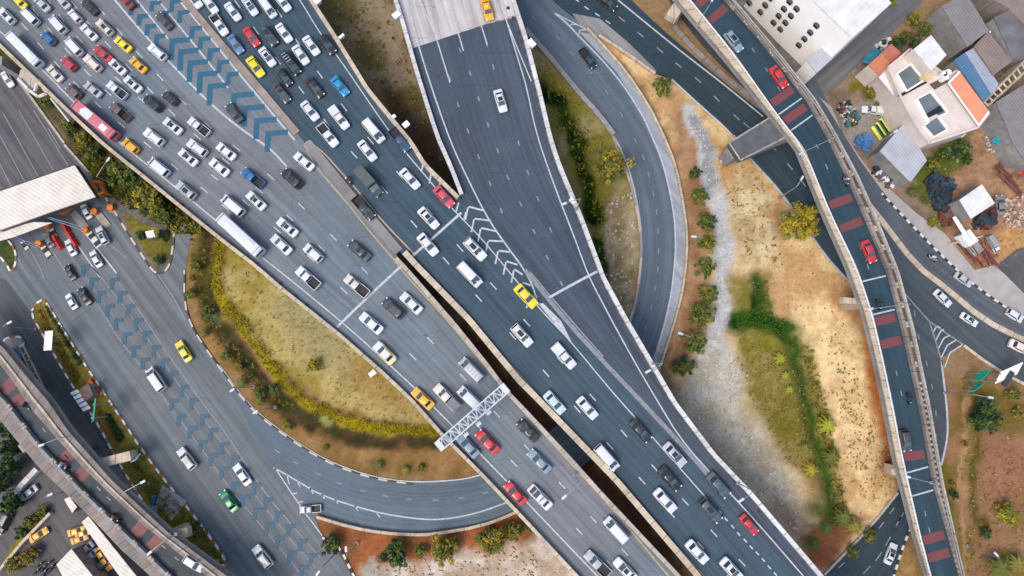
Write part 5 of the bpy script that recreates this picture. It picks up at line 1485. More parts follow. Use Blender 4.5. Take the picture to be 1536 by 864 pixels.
heap('scrap_heap', 'scattered pale rubbish heap at the end of the orange tiled wing', [(1476, 188), (1486, 178), (1496, 200), (1494, 236), (1480, 226), (1470, 206)], 70, [M('rubble_pale', (.5, .42, .36), .9, .3, 2), M('rubble_tan', (.32, .22, .16), .9, .3, 2)], 'box', .7, (.25, .9))
heap('scrap_heap', 'brown rubble heap by the fence at the picture edge', [(1505, 300), (1536, 290), (1540, 345), (1505, 340)], 80, [M('rubble_tan', (.32, .22, .16), .9, .3, 2), M('rubble_pale', (.5, .42, .36), .9, .3, 2)], 'box', .5, (.25, .8))
heap('clutter_pile', 'jumble of blue white and dark household junk beside the pale blue shed', [(1306, 258), (1318, 246), (1336, 262), (1344, 276), (1334, 284), (1322, 276)], 70, [M('junk_white', (.6, .58, .55), .7, .2, 2), SCRAP[0], M('junk_blue', (.06, .16, .35), .6, .2, 2), SCRAP[1]], 'box', 1.2, (.4, 1.2))
heap('clutter_pile', 'dark junk along the yard edge next to the flyover', [(1252, 158), (1272, 150), (1290, 176), (1284, 190), (1268, 190), (1258, 176)], 60, [SCRAP[2], M('junk_white', (.6, .58, .55)), M('junk_teal', (.02, .14, .14), .6), SCRAP[1]], 'box', .9, (.3, 1.0))
heap('clutter_pile', 'blue tarpaulin bundles at the lower edge of the parking yard', [(1284, 206), (1306, 208), (1304, 224), (1288, 222)], 30, [M('junk_blue', (.02, .13, .32), .6, .2, 2)], 'box', 1.2, (.8, 2.0))
heap('clutter_pile', 'motorcycles and bins jumbled by the wall of the planted lot', [(1312, 68), (1330, 58), (1334, 66), (1318, 76)], 30, [SCRAP[2], M('junk_white', (.6, .58, .55))], 'box', 1.0, (.4, 1.2))
heap('clutter_pile', 'red and pale oddments along the gap between the grey workshop and the rusty roof', [(1446, 74), (1456, 62), (1482, 46), (1486, 54), (1460, 70), (1444, 84)], 40, [M('junk_red', (.4, .08, .06), .7, .2, 2), M('junk_white', (.6, .58, .55))], 'box', 5.2, (.6, 1.6))
heap('clutter_pile', 'dark machine parts along the wall below the planted terrace house', [(1378, 196), (1390, 206), (1412, 206), (1440, 198), (1440, 206), (1400, 218), (1374, 208)], 36, [SCRAP[2], M('junk_white', (.6, .58, .55))], 'box', 1.5, (.5, 1.4))
heap('clutter_pile', 'row of dark and red oddments along the workshop gutter at the top corner', [(1458, -4), (1464, 2), (1490, 28), (1486, 34), (1470, 14)], 40, [SCRAP[2], M('junk_white', (.6, .58, .55)), M('junk_red', (.4, .08, .06))], 'box', 4.0, (.5, 1.5))
bnd = [(1325, 189, 'first'), (1319, 195, 'middle'), (1313, 201, 'last')]
for (x, y, w_), lb in zip(bnd, ('yellow and green bench nearest the white tank in the parking yard', 'yellow and green bench in the middle of the three in the yard', 'yellow and green bench farthest down the yard from the white tank')):
    q = P(x, y, 0); o = thing('bench', lb, 'bench', q, R(-60), 'yellow benches in the parking yard')
    k = MB(); k.box((0, 0, .45), (3.0, .7, .12)); k.build('seat', M('lime_paint', (.55, .55, .08), .6), o)
    k = MB(); k.box((0, .75, .45), (3.0, .6, .12)); k.build('table_top', M('dark_green_paint', (.03, .12, .1), .6), o)
    for s_ in (-1.2, 1.2): k = MB(); k.box((s_, .3, .19), (.12, 1.2, .38)); k.build('leg', STEEL_D, o)
tk = thing('water_tank', 'small white square tank beside the yellow yard benches', 'tank', P(1347, 186, 0))
q = P(1347, 186, 1.5); k = MB(); k.box((q.x, q.y, .8), (1.4, 1.4, 1.6), .5); child(k, 'tank', STEEL_W, tk); k = MB(); k.box((q.x, q.y, 1.68), (.6, .6, .16), .5); child(k, 'lid', STEEL, tk)
# crane truck boom
cr = thing('crane', 'white yard crane with a long boom lying across the rusty beams', 'crane', P(1448, 358, 0))
k = MB(); k.bar(P(1431, 325, 2.6), P(1455, 362, 2.6), .38, n=4, r2=.5); child(k, 'boom', STEEL_W, cr)
k = MB(); k.bar(P(1424, 366, .8), P(1474, 354, .8), .18, n=4); child(k, 'outrigger', CONC_T, cr)
k = MB(); q = P(1450, 358, 1.4); k.box((q.x, q.y, 1.2), (2.6, 2.0, 2.2), R(-55)); child(k, 'cab', STEEL_W, cr)
k = MB(); q = P(1455, 364, .8); k.box((q.x, q.y, .62), (5, 2.2, 1.0), R(-55)); child(k, 'chassis', CONC_G, cr)
board('awning', 'bright teal tarpaulin awning strung beside the lane behind the orange tiled wing', 'awning', (1487, 211), (1507, 196), 2.5, 2.9, M('bright_teal', (.0, .26, .34), .6), (1.3, -.9))
board('awning', 'small red awning at the picture edge beyond the maroon pipes', 'awning', (1526, 258), (1545, 262), 2.5, 2.9, REDB, (1.2, -1.2))
# ------------------------------------------------------------------ vehicles
PAINT = {'white': (.64, .65, .66), 'silver': (.42, .43, .45), 'cream': (.66, .58, .5), 'grey': (.2, .2, .21), 'steel': (.2, .27, .32), 'steelblue': (.1, .2, .36),
         'black': (.012, .013, .016), 'darkgrey': (.045, .05, .058), 'slate': (.06, .085, .105), 'navy': (.02, .06, .12), 'red': (.5, .02, .025), 'rose': (.6, .05, .1), 'maroon': (.22, .02, .03),
         'pink': (.55, .14, .16), 'yellow': (.85, .62, .01), 'orange': (.85, .38, .005), 'blue': (.01, .12, .32), 'cyan': (.0, .25, .5), 'green': (.0, .22, .06), 'mint': (.5, .62, .62),
         'brown': (.14, .085, .08), 'patrol': (.64, .65, .66), 'pinkwhite': (.72, .6, .56)}
def car_paint(n):
    """paint that differs a little from car to car, with road dust"""
    if 'car_paint_' + n in MATS: return MATS['car_paint_' + n]
    m, nt, p = nodes_of('car_paint_' + n)
    oi = nt.nodes.new('ShaderNodeObjectInfo'); tc = nt.nodes.new('ShaderNodeTexCoord')
    c = mix_rgb(nt, 'MULTIPLY', ramp(nt, oi.outputs['Random'], 0, 1, 0, .45), PAINT[n], (.72, .74, .78))
    c = mix_rgb(nt, 'MIX', ramp(nt, noise_at(nt, tc.outputs['Object'], 1.4, 5, .7), .45, .75, 0, .28), c, (.3, .27, .23))
    nt.links.new(c, p.inputs['Base Color'])
    nt.links.new(ramp(nt, oi.outputs['Random'], 0, 1, .22, .5), p.inputs['Roughness'])
    p.inputs['Coat Weight'].default_value = .35
    MATS['car_paint_' + n] = m
    return m
GLASS_C = M('car_glass', (.018, .024, .03), .06, .05, 1, 0, .7, 0, True)
GLASS_F = M('windscreen_glass', (.055, .085, .1), .12, .05, 1, 0, .7, 0, True)  # sky reflection painted in as a lighter, bluer base colour
TYRE = M('tyre', (.012, .012, .013), .85, .05, 1, 0, .3, 0, True)
TRIM_D = M('dark_trim', (.02, .02, .022), .6, .05, 1, 0, .4, 0, True)
HEADL = M('headlight_lens', (.7, .72, .75), .15, .03, 1, 0, .6, 0, True)
TAILL = M('tail_light_lens', (.35, .01, .01), .2, .03, 1, 0, .6, 0, True)
CANVAS_G = M('green_canvas', (.09, .115, .1), .9, .15, 1.5, .2, .3, 0, True)
TARP_G = M('grey_tarp', (.2, .19, .23), .8, .12, 1.2, .2, .3, 0, True)

def loft(mb, st, mi=0):
    """st: list of (x, half width, z low, z top); rounded section"""
    rings = []
    for x, w, zl, zt in st:
        h = zt - zl
        half = [(w * .80, zl), (w * .97, zl + h * .16), (w, zl + h * .52), (w * .965, zl + h * .82), (w * .86, zt - h * .02), (w * .5, zt + .015)]
        rings.append([(x, y, z) for y, z in half] + [(x, -y, z) for y, z in half[::-1]])
    for a, b in zip(rings[:-1], rings[1:]):
        n = len(a)
        for i in range(n):
            j = (i + 1) % n
            mb.quad([a[i], a[j], b[j], b[i]], mi=mi)
    mb.quad(rings[0][::-1], mi=mi); mb.quad(rings[-1], mi=mi)

def cabin(mb, zb, zr, xr0, xr1, xf1, xf0, wb, wr, mi=0):
    """greenhouse: base from xr0 to xf0, roof from xr1 to xf1, with a softly crowned roof"""
    zm = zr - .05
    lev = [(zb - .06, xr0, xf0, wb), (zm, xr1, xf1, wr), (zr - .012, xr1 + .12, xf1 - .12, wr * .93), (zr + .012, xr1 + .4, xf1 - .35, wr * .6)]
    rings = [[(a, -w, z), (b, -w, z), (b + .10 * (k == 0) + .05, 0, z), (b, w, z), (a, w, z), (a - .05, 0, z)] for k, (z, a, b, w) in enumerate(lev)]
    for a, b in zip(rings[:-1], rings[1:]):
        for i in range(6):
            j = (i + 1) % 6
            mb.quad([a[i], a[j], b[j], b[i]], mi=mi)
    mb.quad(rings[-1], mi=mi)

def pane(a, b, c, d, out, inset=(.1, .12, .07, .07)):
    """glass lying on the face a-b-c-d (a,b low edge; c,d high edge), drawn in from its border and pushed out a little"""
    a, b, c, d = map(Vector, (a, b, c, d)); l, r, lo, hi = inset[0], inset[0], inset[2], inset[3]
    def at(u, v): return a.lerp(b, u).lerp(d.lerp(c, u), v)
    q = [at(l, lo), at(1 - l, lo), at(1 - r, 1 - hi), at(r, 1 - hi)]
    n = (q[1] - q[0]).cross(q[3] - q[0]).normalized()
    if n.dot(Vector(out)) < 0: n = -n
    mb = MB(); q2 = [p_ + n * .018 for p_ in q]; q1 = [p_ - n * .02 for p_ in q]
    if (q2[1] - q2[0]).cross(q2[3] - q2[0]).dot(n) < 0: q2, q1 = q2[::-1], q1[::-1]
    mb.quad(q2)
    for i in range(4): j = (i + 1) % 4; mb.quad([q1[i], q1[j], q2[j], q2[i]])
    return mb

def wheels(root, xs_, y, r, w=.22):
    first = None
    for x in xs_:
        for s_ in (-1, 1):
            if first is None:
                mb = MB(); n = 14
                mb.bar((0, -w / 2, 0), (0, w / 2, 0), r, n=n)
                first = mb.build('wheel', TYRE, root); o = first
                mb = MB(); mb.bar((0, -w / 2 - .012, 0), (0, w / 2 + .012, 0), r * .6, n=10); mb.build('rim', STEEL, first)
                rim = first.children[0]
            else:
                o = first.copy(); COL.objects.link(o); o.parent = root
                c_ = first.children[0].copy(); COL.objects.link(c_); c_.parent = o
            o.location = (x, y * s_, r)

def lights(root, xf, xr, y, zf, zr, wf=.34, hf=.16):
    for s_ in (-1, 1):
        mb = MB(); mb.box((xf, y * s_, zf), (.22, wf, hf), -.35 * s_, taper=.85); mb.build('headlight', HEADL, root)
        mb = MB(); mb.box((xr, y * s_ * 1.02, zr), (.18, wf * .8, hf * 1.2), .3 * s_, taper=.85); mb.build('tail_light', TAILL, root)
def mirrors(root, x, y, z):
    for s_ in (-1, 1):
        mb = MB(); mb.box((x, (y + .1) * s_, z), (.14, .22, .13), .3 * s_, taper=.85); mb.build('side_mirror', TRIM_D, root)

def finish(mb, name, mat, root, ang=38): return mb.build(name, mat, root, smooth_angle=ang, recalc=True)

def glazing(root, zb, zr, xr0, xr1, xf1, xf0, wb, wr, side=True, rear=True, split=None):
    zb = zb - .0; zt = zr - .05
    f = (zb + .06 - (zb - .06)) / (zt - (zb - .06))
    pane((xf0 + .1, wb, zb - .06), (xf0 + .1, -wb, zb - .06), (xf1 + .05, -wr, zt), (xf1 + .05, wr, zt), (1, 0, .6), (.06, .06, .16, .03)).build('windscreen', GLASS_F, root)
    if rear: pane((xr0 - .05, -wb, zb - .06), (xr0 - .05, wb, zb - .06), (xr1 - .05, wr, zt), (xr1 - .05, -wr, zt), (-1, 0, .6), (.08, .08, .2, .05)).build('rear_window', GLASS_C, root)
    if side:
        for s_ in (-1, 1):
            pane((xr0, wb * s_, zb - .06), (xf0, wb * s_, zb - .06), (xf1, wr * s_, zt), (xr1, wr * s_, zt), (0, s_, .2), (.07, .07, .28, .1)).build('side_window', GLASS_C, root)

def sunroof(root, x, z, l=.75, w=.85):
    mb = MB(); mb.box((x, 0, z + .018), (l, w, .02)); mb.build('sunroof', GLASS_C, root)
def make_sedan(taxi=False, twotone=False, patrol=False, sun_roof=False):
    root = thing('taxi' if taxi else 'sedan', 'x', 'car')
    mb = MB()
    loft(mb, [(-2.27, .62, .42, .74), (-2.2, .80, .32, .90), (-1.9, .87, .24, .98), (-1.2, .89, .2, .97), (0, .89, .2, .95), (.9, .885, .2, .93), (1.5, .87, .22, .87), (1.95, .82, .25, .79), (2.18, .70, .3, .69), (2.27, .52, .38, .58)])
    zb, zr = .95, 1.44
    cab = (-1.62, -.98, .28, 1.12, .76, .62)
    cabin(mb, zb, zr, *cab)
    body = finish(mb, 'body', car_paint('white'), root)
    glazing(root, zb, zr, *cab)
    wheels(root, (-1.38, 1.4), .80, .31)
    lights(root, 2.08, -2.18, .58, .68, .80)
    mirrors(root, .78, .86, .98)
    if sun_roof: sunroof(root, -.1, zr)
    if taxi or twotone:
        mb = MB(); mb.box((-.2, 0, zr + .07), (.18, .62, .14), 0, taper=.8); mb.build('roof_sign', M('taxi_sign', (.8, .75, .5), .4, .05, 1, 0, .5, 0, True), root)
    if twotone:
        mb = MB(); mb.box((-.35, 0, zr + .03), (1.15, 1.12, .03)); mb.build('roof_panel', car_paint('white'), root)
        mb = MB(); mb.box((-1.95, 0, 1.0), (.4, 1.3, .03)); mb.build('boot_panel', car_paint('yellow'), root)
        for s_ in (-1, 1):
            mb = MB(); mb.box((-.1, .9 * s_, .66), (3.7, .05, .42)); mb.build('side_panel', car_paint('yellow'), root)
            mb = MB(); mb.box((-.3, .68 * s_, zr - .02), (1.2, .1, .03)); mb.build('roof_edge', car_paint('yellow'), root)
    if patrol:
        mb = MB(); mb.box((1.4, 0, .905), (.95, 1.25, .02)); mb.build('bonnet_panel', car_paint('black'), root)
        mb = MB(); mb.box((-.3, 0, zr + .06), (.2, 1.0, .1)); mb.build('light_bar', M('light_bar', (.1, .12, .3), .3, .05, 1, 0, .5, 0, True), root)
    return root, body
def make_hatch():
    root = thing('hatchback', 'x', 'car'); mb = MB()
    loft(mb, [(-1.93, .62, .42, .82), (-1.86, .78, .3, .95), (-1.5, .84, .22, .98), (-.4, .86, .2, .96), (.7, .855, .2, .93), (1.3, .84, .22, .87), (1.68, .78, .25, .78), (1.88, .66, .3, .68), (1.95, .5, .38, .58)])
    zb, zr = .95, 1.5; cab = (-1.82, -1.45, .3, 1.05, .74, .6)
    cabin(mb, zb, zr, *cab); body = finish(mb, 'body', car_paint('white'), root)
    glazing(root, zb, zr, *cab); wheels(root, (-1.2, 1.25), .77, .3); lights(root, 1.78, -1.86, .55, .68, .86); mirrors(root, .72, .82, .98)
    return root, body
def make_suv(sun_roof=False):
    root = thing('sport_utility_car', 'x', 'car'); mb = MB()
    loft(mb, [(-2.3, .66, .5, .95), (-2.24, .86, .38, 1.1), (-1.8, .92, .3, 1.13), (0, .93, .28, 1.1), (.95, .925, .28, 1.08), (1.6, .91, .3, 1.02), (2.0, .86, .34, .94), (2.22, .76, .4, .84), (2.32, .6, .46, .7)])
    zb, zr = 1.1, 1.76; cab = (-2.18, -1.85, .35, 1.05, .80, .67)
    cabin(mb, zb, zr, *cab); body = finish(mb, 'body', car_paint('white'), root)
    glazing(root, zb, zr, *cab); wheels(root, (-1.4, 1.42), .83, .37, .25); lights(root, 2.12, -2.22, .62, .84, .98); mirrors(root, .85, .9, 1.12)
    if sun_roof: sunroof(root, -.4, zr, 1.2, .8)
    for s_ in (-1, 1):
        mb = MB(); mb.bar((-1.5, .56 * s_, zr + .04), (.0, .56 * s_, zr + .04), .03, n=5); mb.build('roof_rail', TRIM_D, root)
    return root, body
def make_van(L=5.0, name='van', cat='van'):
    h = L / 2
    root = thing(name, 'x', cat); mb = MB()
    loft(mb, [(-h, .72, .45, 1.15), (-h + .07, .88, .34, 1.25), (-h + .6, .93, .28, 1.24), (0, .94, .26, 1.2), (h - 1.0, .93, .28, 1.16), (h - .45, .9, .3, 1.05), (h - .12, .8, .36, .92), (h, .62, .42, .75)])
    zb, zr = 1.17, 2.02; cab = (-h + .08, -h + .28, h - 1.45, h - .55, .84, .72)
    cabin(mb, zb, zr, *cab); body = finish(mb, 'body', car_paint('white'), root)
    glazing(root, zb, zr, *cab); wheels(root, (-h + 1.0, h - .95), .84, .34, .24); lights(root, h - .1, -h + .04, .62, .85, .98); mirrors(root, h - .8, .92, 1.25)
    mb = MB()
    for k in range(4): mb.box((-h + .9 + k * .62, 0, zr + .015), (.06, .95, .03))
    b2 = mb.build('roof_ribs', STEEL_W, root)
    return root, body
def make_pickup(cap=False):
    root = thing('pickup_truck', 'x', 'pickup truck'); mb = MB()
    loft(mb, [(-.45, .90, .36, 1.02), (.5, .91, .34, 1.04), (1.2, .905, .34, 1.03), (1.8, .89, .36, .99), (2.25, .84, .4, .92), (2.5, .72, .46, .82), (2.58, .56, .5, .7)])
    zb, zr = 1.04, 1.68; cab = (-.5, -.35, .65, 1.35, .8, .66)
    cabin(mb, zb, zr, *cab)
    body = finish(mb, 'body', car_paint('white'), root)
    glazing(root, zb, zr, *cab)
    mb = MB()
    for (cx, cy, sx, sy) in ((-1.55, .86, 2.06, .1), (-1.55, -.86, 2.06, .1), (-2.54, 0, .1, 1.62)): mb.box((cx, cy, .74), (sx, sy, .64))
    bed = mb.build('bed_side', car_paint('white'), root)
    mb = MB(); mb.box((-1.53, 0, .5), (1.9, 1.6, .12)); mb.build('bed_floor', TRIM_D, root)
    wheels(root, (-1.55, 1.65), .80, .36, .25); lights(root, 2.38, -2.56, .62, .8, .86); mirrors(root, 1.05, .9, 1.1)
    if cap:
        mb = MB(); mb.box((-1.54, 0, 1.34), (2.02, 1.72, .56), taper=.9); mb.build('canopy', car_paint('white') if cap is True else cap, root)
    return root, (body, bed)
def make_bus(L=12.0):
    h = L / 2
    root = thing('bus', 'x', 'bus'); mb = MB()
    loft(mb, [(-h, 1.12, .45, 3.0), (-h + .1, 1.23, .36, 3.15), (-h + .8, 1.25, .34, 3.2), (h - .9, 1.25, .34, 3.2), (h - .15, 1.22, .38, 3.1), (h, 1.1, .45, 2.9)])
    body = finish(mb, 'body', car_paint('white'), root, 45)
    for s_ in (-1, 1):
        for k in range(5):
            x0 = -h + .8 + k * (L - 2.4) / 5; w_ = (L - 2.4) / 5 - .14
            mb = MB(); mb.box((x0 + w_ / 2, 1.255 * s_, 2.18), (w_, .03, .95)); mb.build('side_window', GLASS_C, root)
    mb = MB(); mb.box((h - .02, 0, 2.0), (.1, 2.1, 1.3)); mb.build('windscreen', GLASS_C, root)
    mb = MB(); mb.box((-h + .02, 0, 2.3), (.1, 1.9, .8)); mb.build('rear_window', GLASS_C, root)
    wheels(root, (-h + 3.0, h - 2.6), 1.1, .48, .3); lights(root, h - .05, -h + .05, .9, .8, .9, .4, .2); mirrors(root, h - .2, 1.3, 2.3)
    mb = MB(); mb.box((-h + 2.6, 0, 3.29), (1.8, 1.3, .2), taper=.9); mb.box((h - 3.0, 0, 3.27), (.8, .8, .14), taper=.9); mb.build('roof_unit', STEEL_W, root)
    mb = MB(); mb.box((h - .62, 0, 3.222), (.14, 2.1, .03)); mb.box((-h + .7, 0, 3.222), (.08, 2.0, .03)); mb.build('roof_seam', TRIM_D, root)
    return root, body
def make_truck():
    root = thing('lorry', 'x', 'lorry'); mb = MB()
    loft(mb, [(1.35, .92, .5, 1.3), (1.9, .95, .46, 1.32), (2.7, .93, .46, 1.25), (2.95, .85, .5, 1.1), (3.02, .7, .55, .95)])
    cab = (1.36, 1.42, 2.35, 2.85, .88, .8); cabin(mb, 1.3, 2.1, *cab)
    body = finish(mb, 'cab', car_paint('green'), root)
    glazing(root, 1.3, 2.1, *cab)
    mb = MB(); mb.box((-.9, 0, .62), (4.3, 1.1, .25)); mb.build('chassis', TRIM_D, root)
    mb = MB(); mb.box((-.9, 0, 1.65), (4.3, 2.0, 1.75), taper=.94); bx = mb.build('canvas_box', CANVAS_G, root, smooth_angle=30)
    mb = MB()
    for k in range(5): mb.box((-2.7 + k * .9, 0, 2.54), (.06, 1.8, .03))
    mb.build('canvas_hoop', CANVAS_G, root)
    wheels(root, (-2.1, 2.1), .85, .42, .3); lights(root, 2.98, -3.02, .65, .75, .75); mirrors(root, 2.55, .95, 1.5)
    return root, (body, bx)

def make_moto():
    root = thing('motorcycle', 'x', 'motorcycle')
    for x in (-.62, .62):
        mb = MB(); mb.bar((x, -.06, .3), (x, .06, .3), .3, n=14); mb.build('wheel', TYRE, root)
    mb = MB(); loft(mb, [(-.72, .08, .6, .74), (-.5, .15, .5, .76), (-.1, .16, .36, .72), (.1, .1, .34, .5), (.35, .13, .36, .78), (.5, .14, .55, .95), (.58, .08, .7, .95)])
    body = finish(mb, 'body', car_paint('red'), root)
    mb = MB(); loft(mb, [(-.66, .1, .74, .8), (-.3, .14, .72, .8), (.05, .11, .7, .76)]); finish(mb, 'seat', TRIM_D, root)
    mb = MB(); mb.bar((.46, -.34, 1.02), (.46, .34, 1.02), .03, n=6); mb.bar((.46, 0, 1.0), (.6, 0, .35), .05, n=6); mb.build('handlebar', STEEL_D, root)
    mb = MB(); mb.box((.6, 0, .86), (.08, .16, .14)); mb.build('headlight', HEADL, root)
    return root, body
def make_rider():
    """one continuous seated figure with helmet and jacket, hands on the grips"""
    me = bpy.data.meshes.new('person'); b = bmesh.new(); sk = b.verts.layers.skin.verify()
    def v(p, r, root=False):
        q = b.verts.new(p); q[sk].radius = (r, r); q[sk].use_root = root; return q
    pel = v((-.28, 0, .86), .15, True); che = v((-.16, 0, 1.22), .17); nck = v((-.1, 0, 1.42), .065); hd = v((-.07, 0, 1.58), .1); tp = v((-.06, 0, 1.7), .08)
    b.edges.new((pel, che)); b.edges.new((che, nck)); b.edges.new((nck, hd)); b.edges.new((hd, tp))
    for s_ in (-1, 1):
        sh = v((-.12, .19 * s_, 1.34), .07); el = v((.1, .3 * s_, 1.12), .05); wr = v((.36, .29 * s_, 1.05), .036); ha = v((.45, .27 * s_, 1.05), .045)
        b.edges.new((che, sh)); b.edges.new((sh, el)); b.edges.new((el, wr)); b.edges.new((wr, ha))
        hip = v((-.22, .11 * s_, .84), .1); kn = v((.16, .21 * s_, .74), .075); an = v((.02, .2 * s_, .34), .05); to = v((.18, .21 * s_, .29), .045)
        b.edges.new((pel, hip)); b.edges.new((hip, kn)); b.edges.new((kn, an)); b.edges.new((an, to))
    b.to_mesh(me); b.free()
    me.materials.append(M('trousers_cloth', (.05, .055, .08), .85, .1, 4, 0, .3, 0, True))
    o = bpy.data.objects.new('person', me); COL.objects.link(o)
    md = o.modifiers.new('skin', 'SKIN'); md.use_smooth_shade = True
    sb = o.modifiers.new('sub', 'SUBSURF'); sb.levels = 1; sb.render_levels = 1
    # helmet and jacket
    mb = MB(); n = 12
    lv = [(-.155, .05), (-.15, .1), (-.07, .135), (.02, .145), (.09, .12), (.14, .07), (.155, .02)]
    for (z0, r0), (z1, r1) in zip(lv[:-1], lv[1:]):
        for i in range(n):
            a0, a1 = 2 * math.pi * i / n, 2 * math.pi * (i + 1) / n
            f = lambda z, r, a: (-.06 + math.cos(a) * r * 1.1, math.sin(a) * r, 1.62 + z)
            mb.quad([f(z0, r0, a0), f(z0, r0, a1), f(z1, r1, a1), f(z1, r1, a0)])
    finish(mb, 'helmet', M('helmet_shell', (.5, .5, .5), .25, .05, 1, 0, .5, 0, True), o)
    mb = MB(); loft(mb, [(-.36, .2, .86, 1.3), (-.28, .235, .84, 1.42), (-.12, .235, .9, 1.45), (-.0, .18, .95, 1.38)]); j = finish(mb, 'jacket', M('jacket_cloth', (.1, .1, .12), .8, .1, 4, 0, .3, 0, True), o)
    return o, j

GUIDE = {'A': [(960, 905), (860, 800), (700, 632), (560, 497), (430, 387), (330, 300), (200, 198), (100, 112), (0, 10), (-60, -50)],
         'B': [(290, -80), (360, 17), (430, 112), (500, 198), (570, 282), (660, 384), (780, 505), (880, 622), (1000, 755), (1110, 880)],
         'C': [(700, -80), (725, 10), (750, 120), (790, 250), (860, 410)],
         'BL': [(430, 262), (351, 165), (290, 85), (246, 33), (188, -30), (140, -90)],
         'F': [(480, 850), (400, 748), (300, 612), (220, 492), (150, 382), (110, 306), (90, 270)],
         'F0': [(-20, 70), (10, 119), (60, 195)], 'L': [(840, 36), (882, 87), (930, 160), (970, 250)], 'K': [(880, -20), (911, 3), (1000, 74)],
         'E': [(1048, -40), (1092, 28), (1142, 92), (1200, 178), (1248, 280), (1296, 378), (1326, 460), (1350, 580), (1370, 680), (1412, 850)],
         'Q1': [(1360, 388), (1415, 446), (1455, 479), (1530, 521), (1600, 552)], 'Q2': [(1230, 200), (1300, 275), (1399, 386), (1446, 420), (1522, 473), (1600, 512)],
         'Q3': [(1322, 872), (1338, 830), (1352, 795)], 'H': [(0, 580), (60, 640), (130, 716), (220, 795), (290, 845), (345, 880)], 'S': [(70, 560), (137, 680), (200, 770)]}
ZF = {'A': zmain, 'B': zmain, 'C': zmain, 'BL': zmain, 'E': zE, 'H': zH}
ROAD_Z = {'F': .05, 'F0': .05, 'L': .05, 'K': .05, 'Q1': .05, 'Q2': .05, 'Q3': .05, 'S': .04}
PROTO = {'sedan': make_sedan(), 'sedanroof': make_sedan(False, False, False, True), 'suvroof': make_suv(True), 'taxi': make_sedan(True), 'taxi2': make_sedan(False, True), 'patrol': make_sedan(False, False, True), 'hatch': make_hatch(), 'suv': make_suv(), 'van': make_van(),
         'vanlong': make_van(5.4), 'pickup': make_pickup(), 'pickupcap': make_pickup(True), 'pickuptarp': make_pickup(TARP_G), 'bus': make_bus(), 'truck': make_truck()}
MOTO = make_moto(); RIDER = make_rider()
TAGS = {'sedan': 'car', 'sedanroof': 'car', 'suvroof': 'car', 'taxi': 'taxi', 'taxi2': 'taxi', 'patrol': 'patrol car', 'hatch': 'car', 'suv': 'car', 'van': 'van', 'vanlong': 'van', 'pickup': 'pickup truck', 'pickupcap': 'pickup truck', 'pickuptarp': 'pickup truck', 'bus': 'bus', 'truck': 'lorry', 'moto': 'motorcycle'}
used = set()
GROUPS = {'A': 'vehicles on the jammed carriageway of the viaduct', 'BL': 'vehicles on the jammed carriageway of the viaduct', 'B': 'vehicles on the free carriageway of the viaduct', 'C': 'vehicles on the toll ramp', 'E': 'vehicles on the flyover', 'F': 'vehicles on the toll road', 'H': 'vehicles on the old flyover'}

def recolour(root, mat, names=('body', 'bed_side', 'cab', 'canopy')):
    for ch in root.children:
        if ch.name.split('.')[0] in names:
            if ch.name.split('.')[0] == 'canopy' and mat.get('keep'): continue
            ch.material_slots[0].link = 'OBJECT'; ch.material_slots[0].material = mat

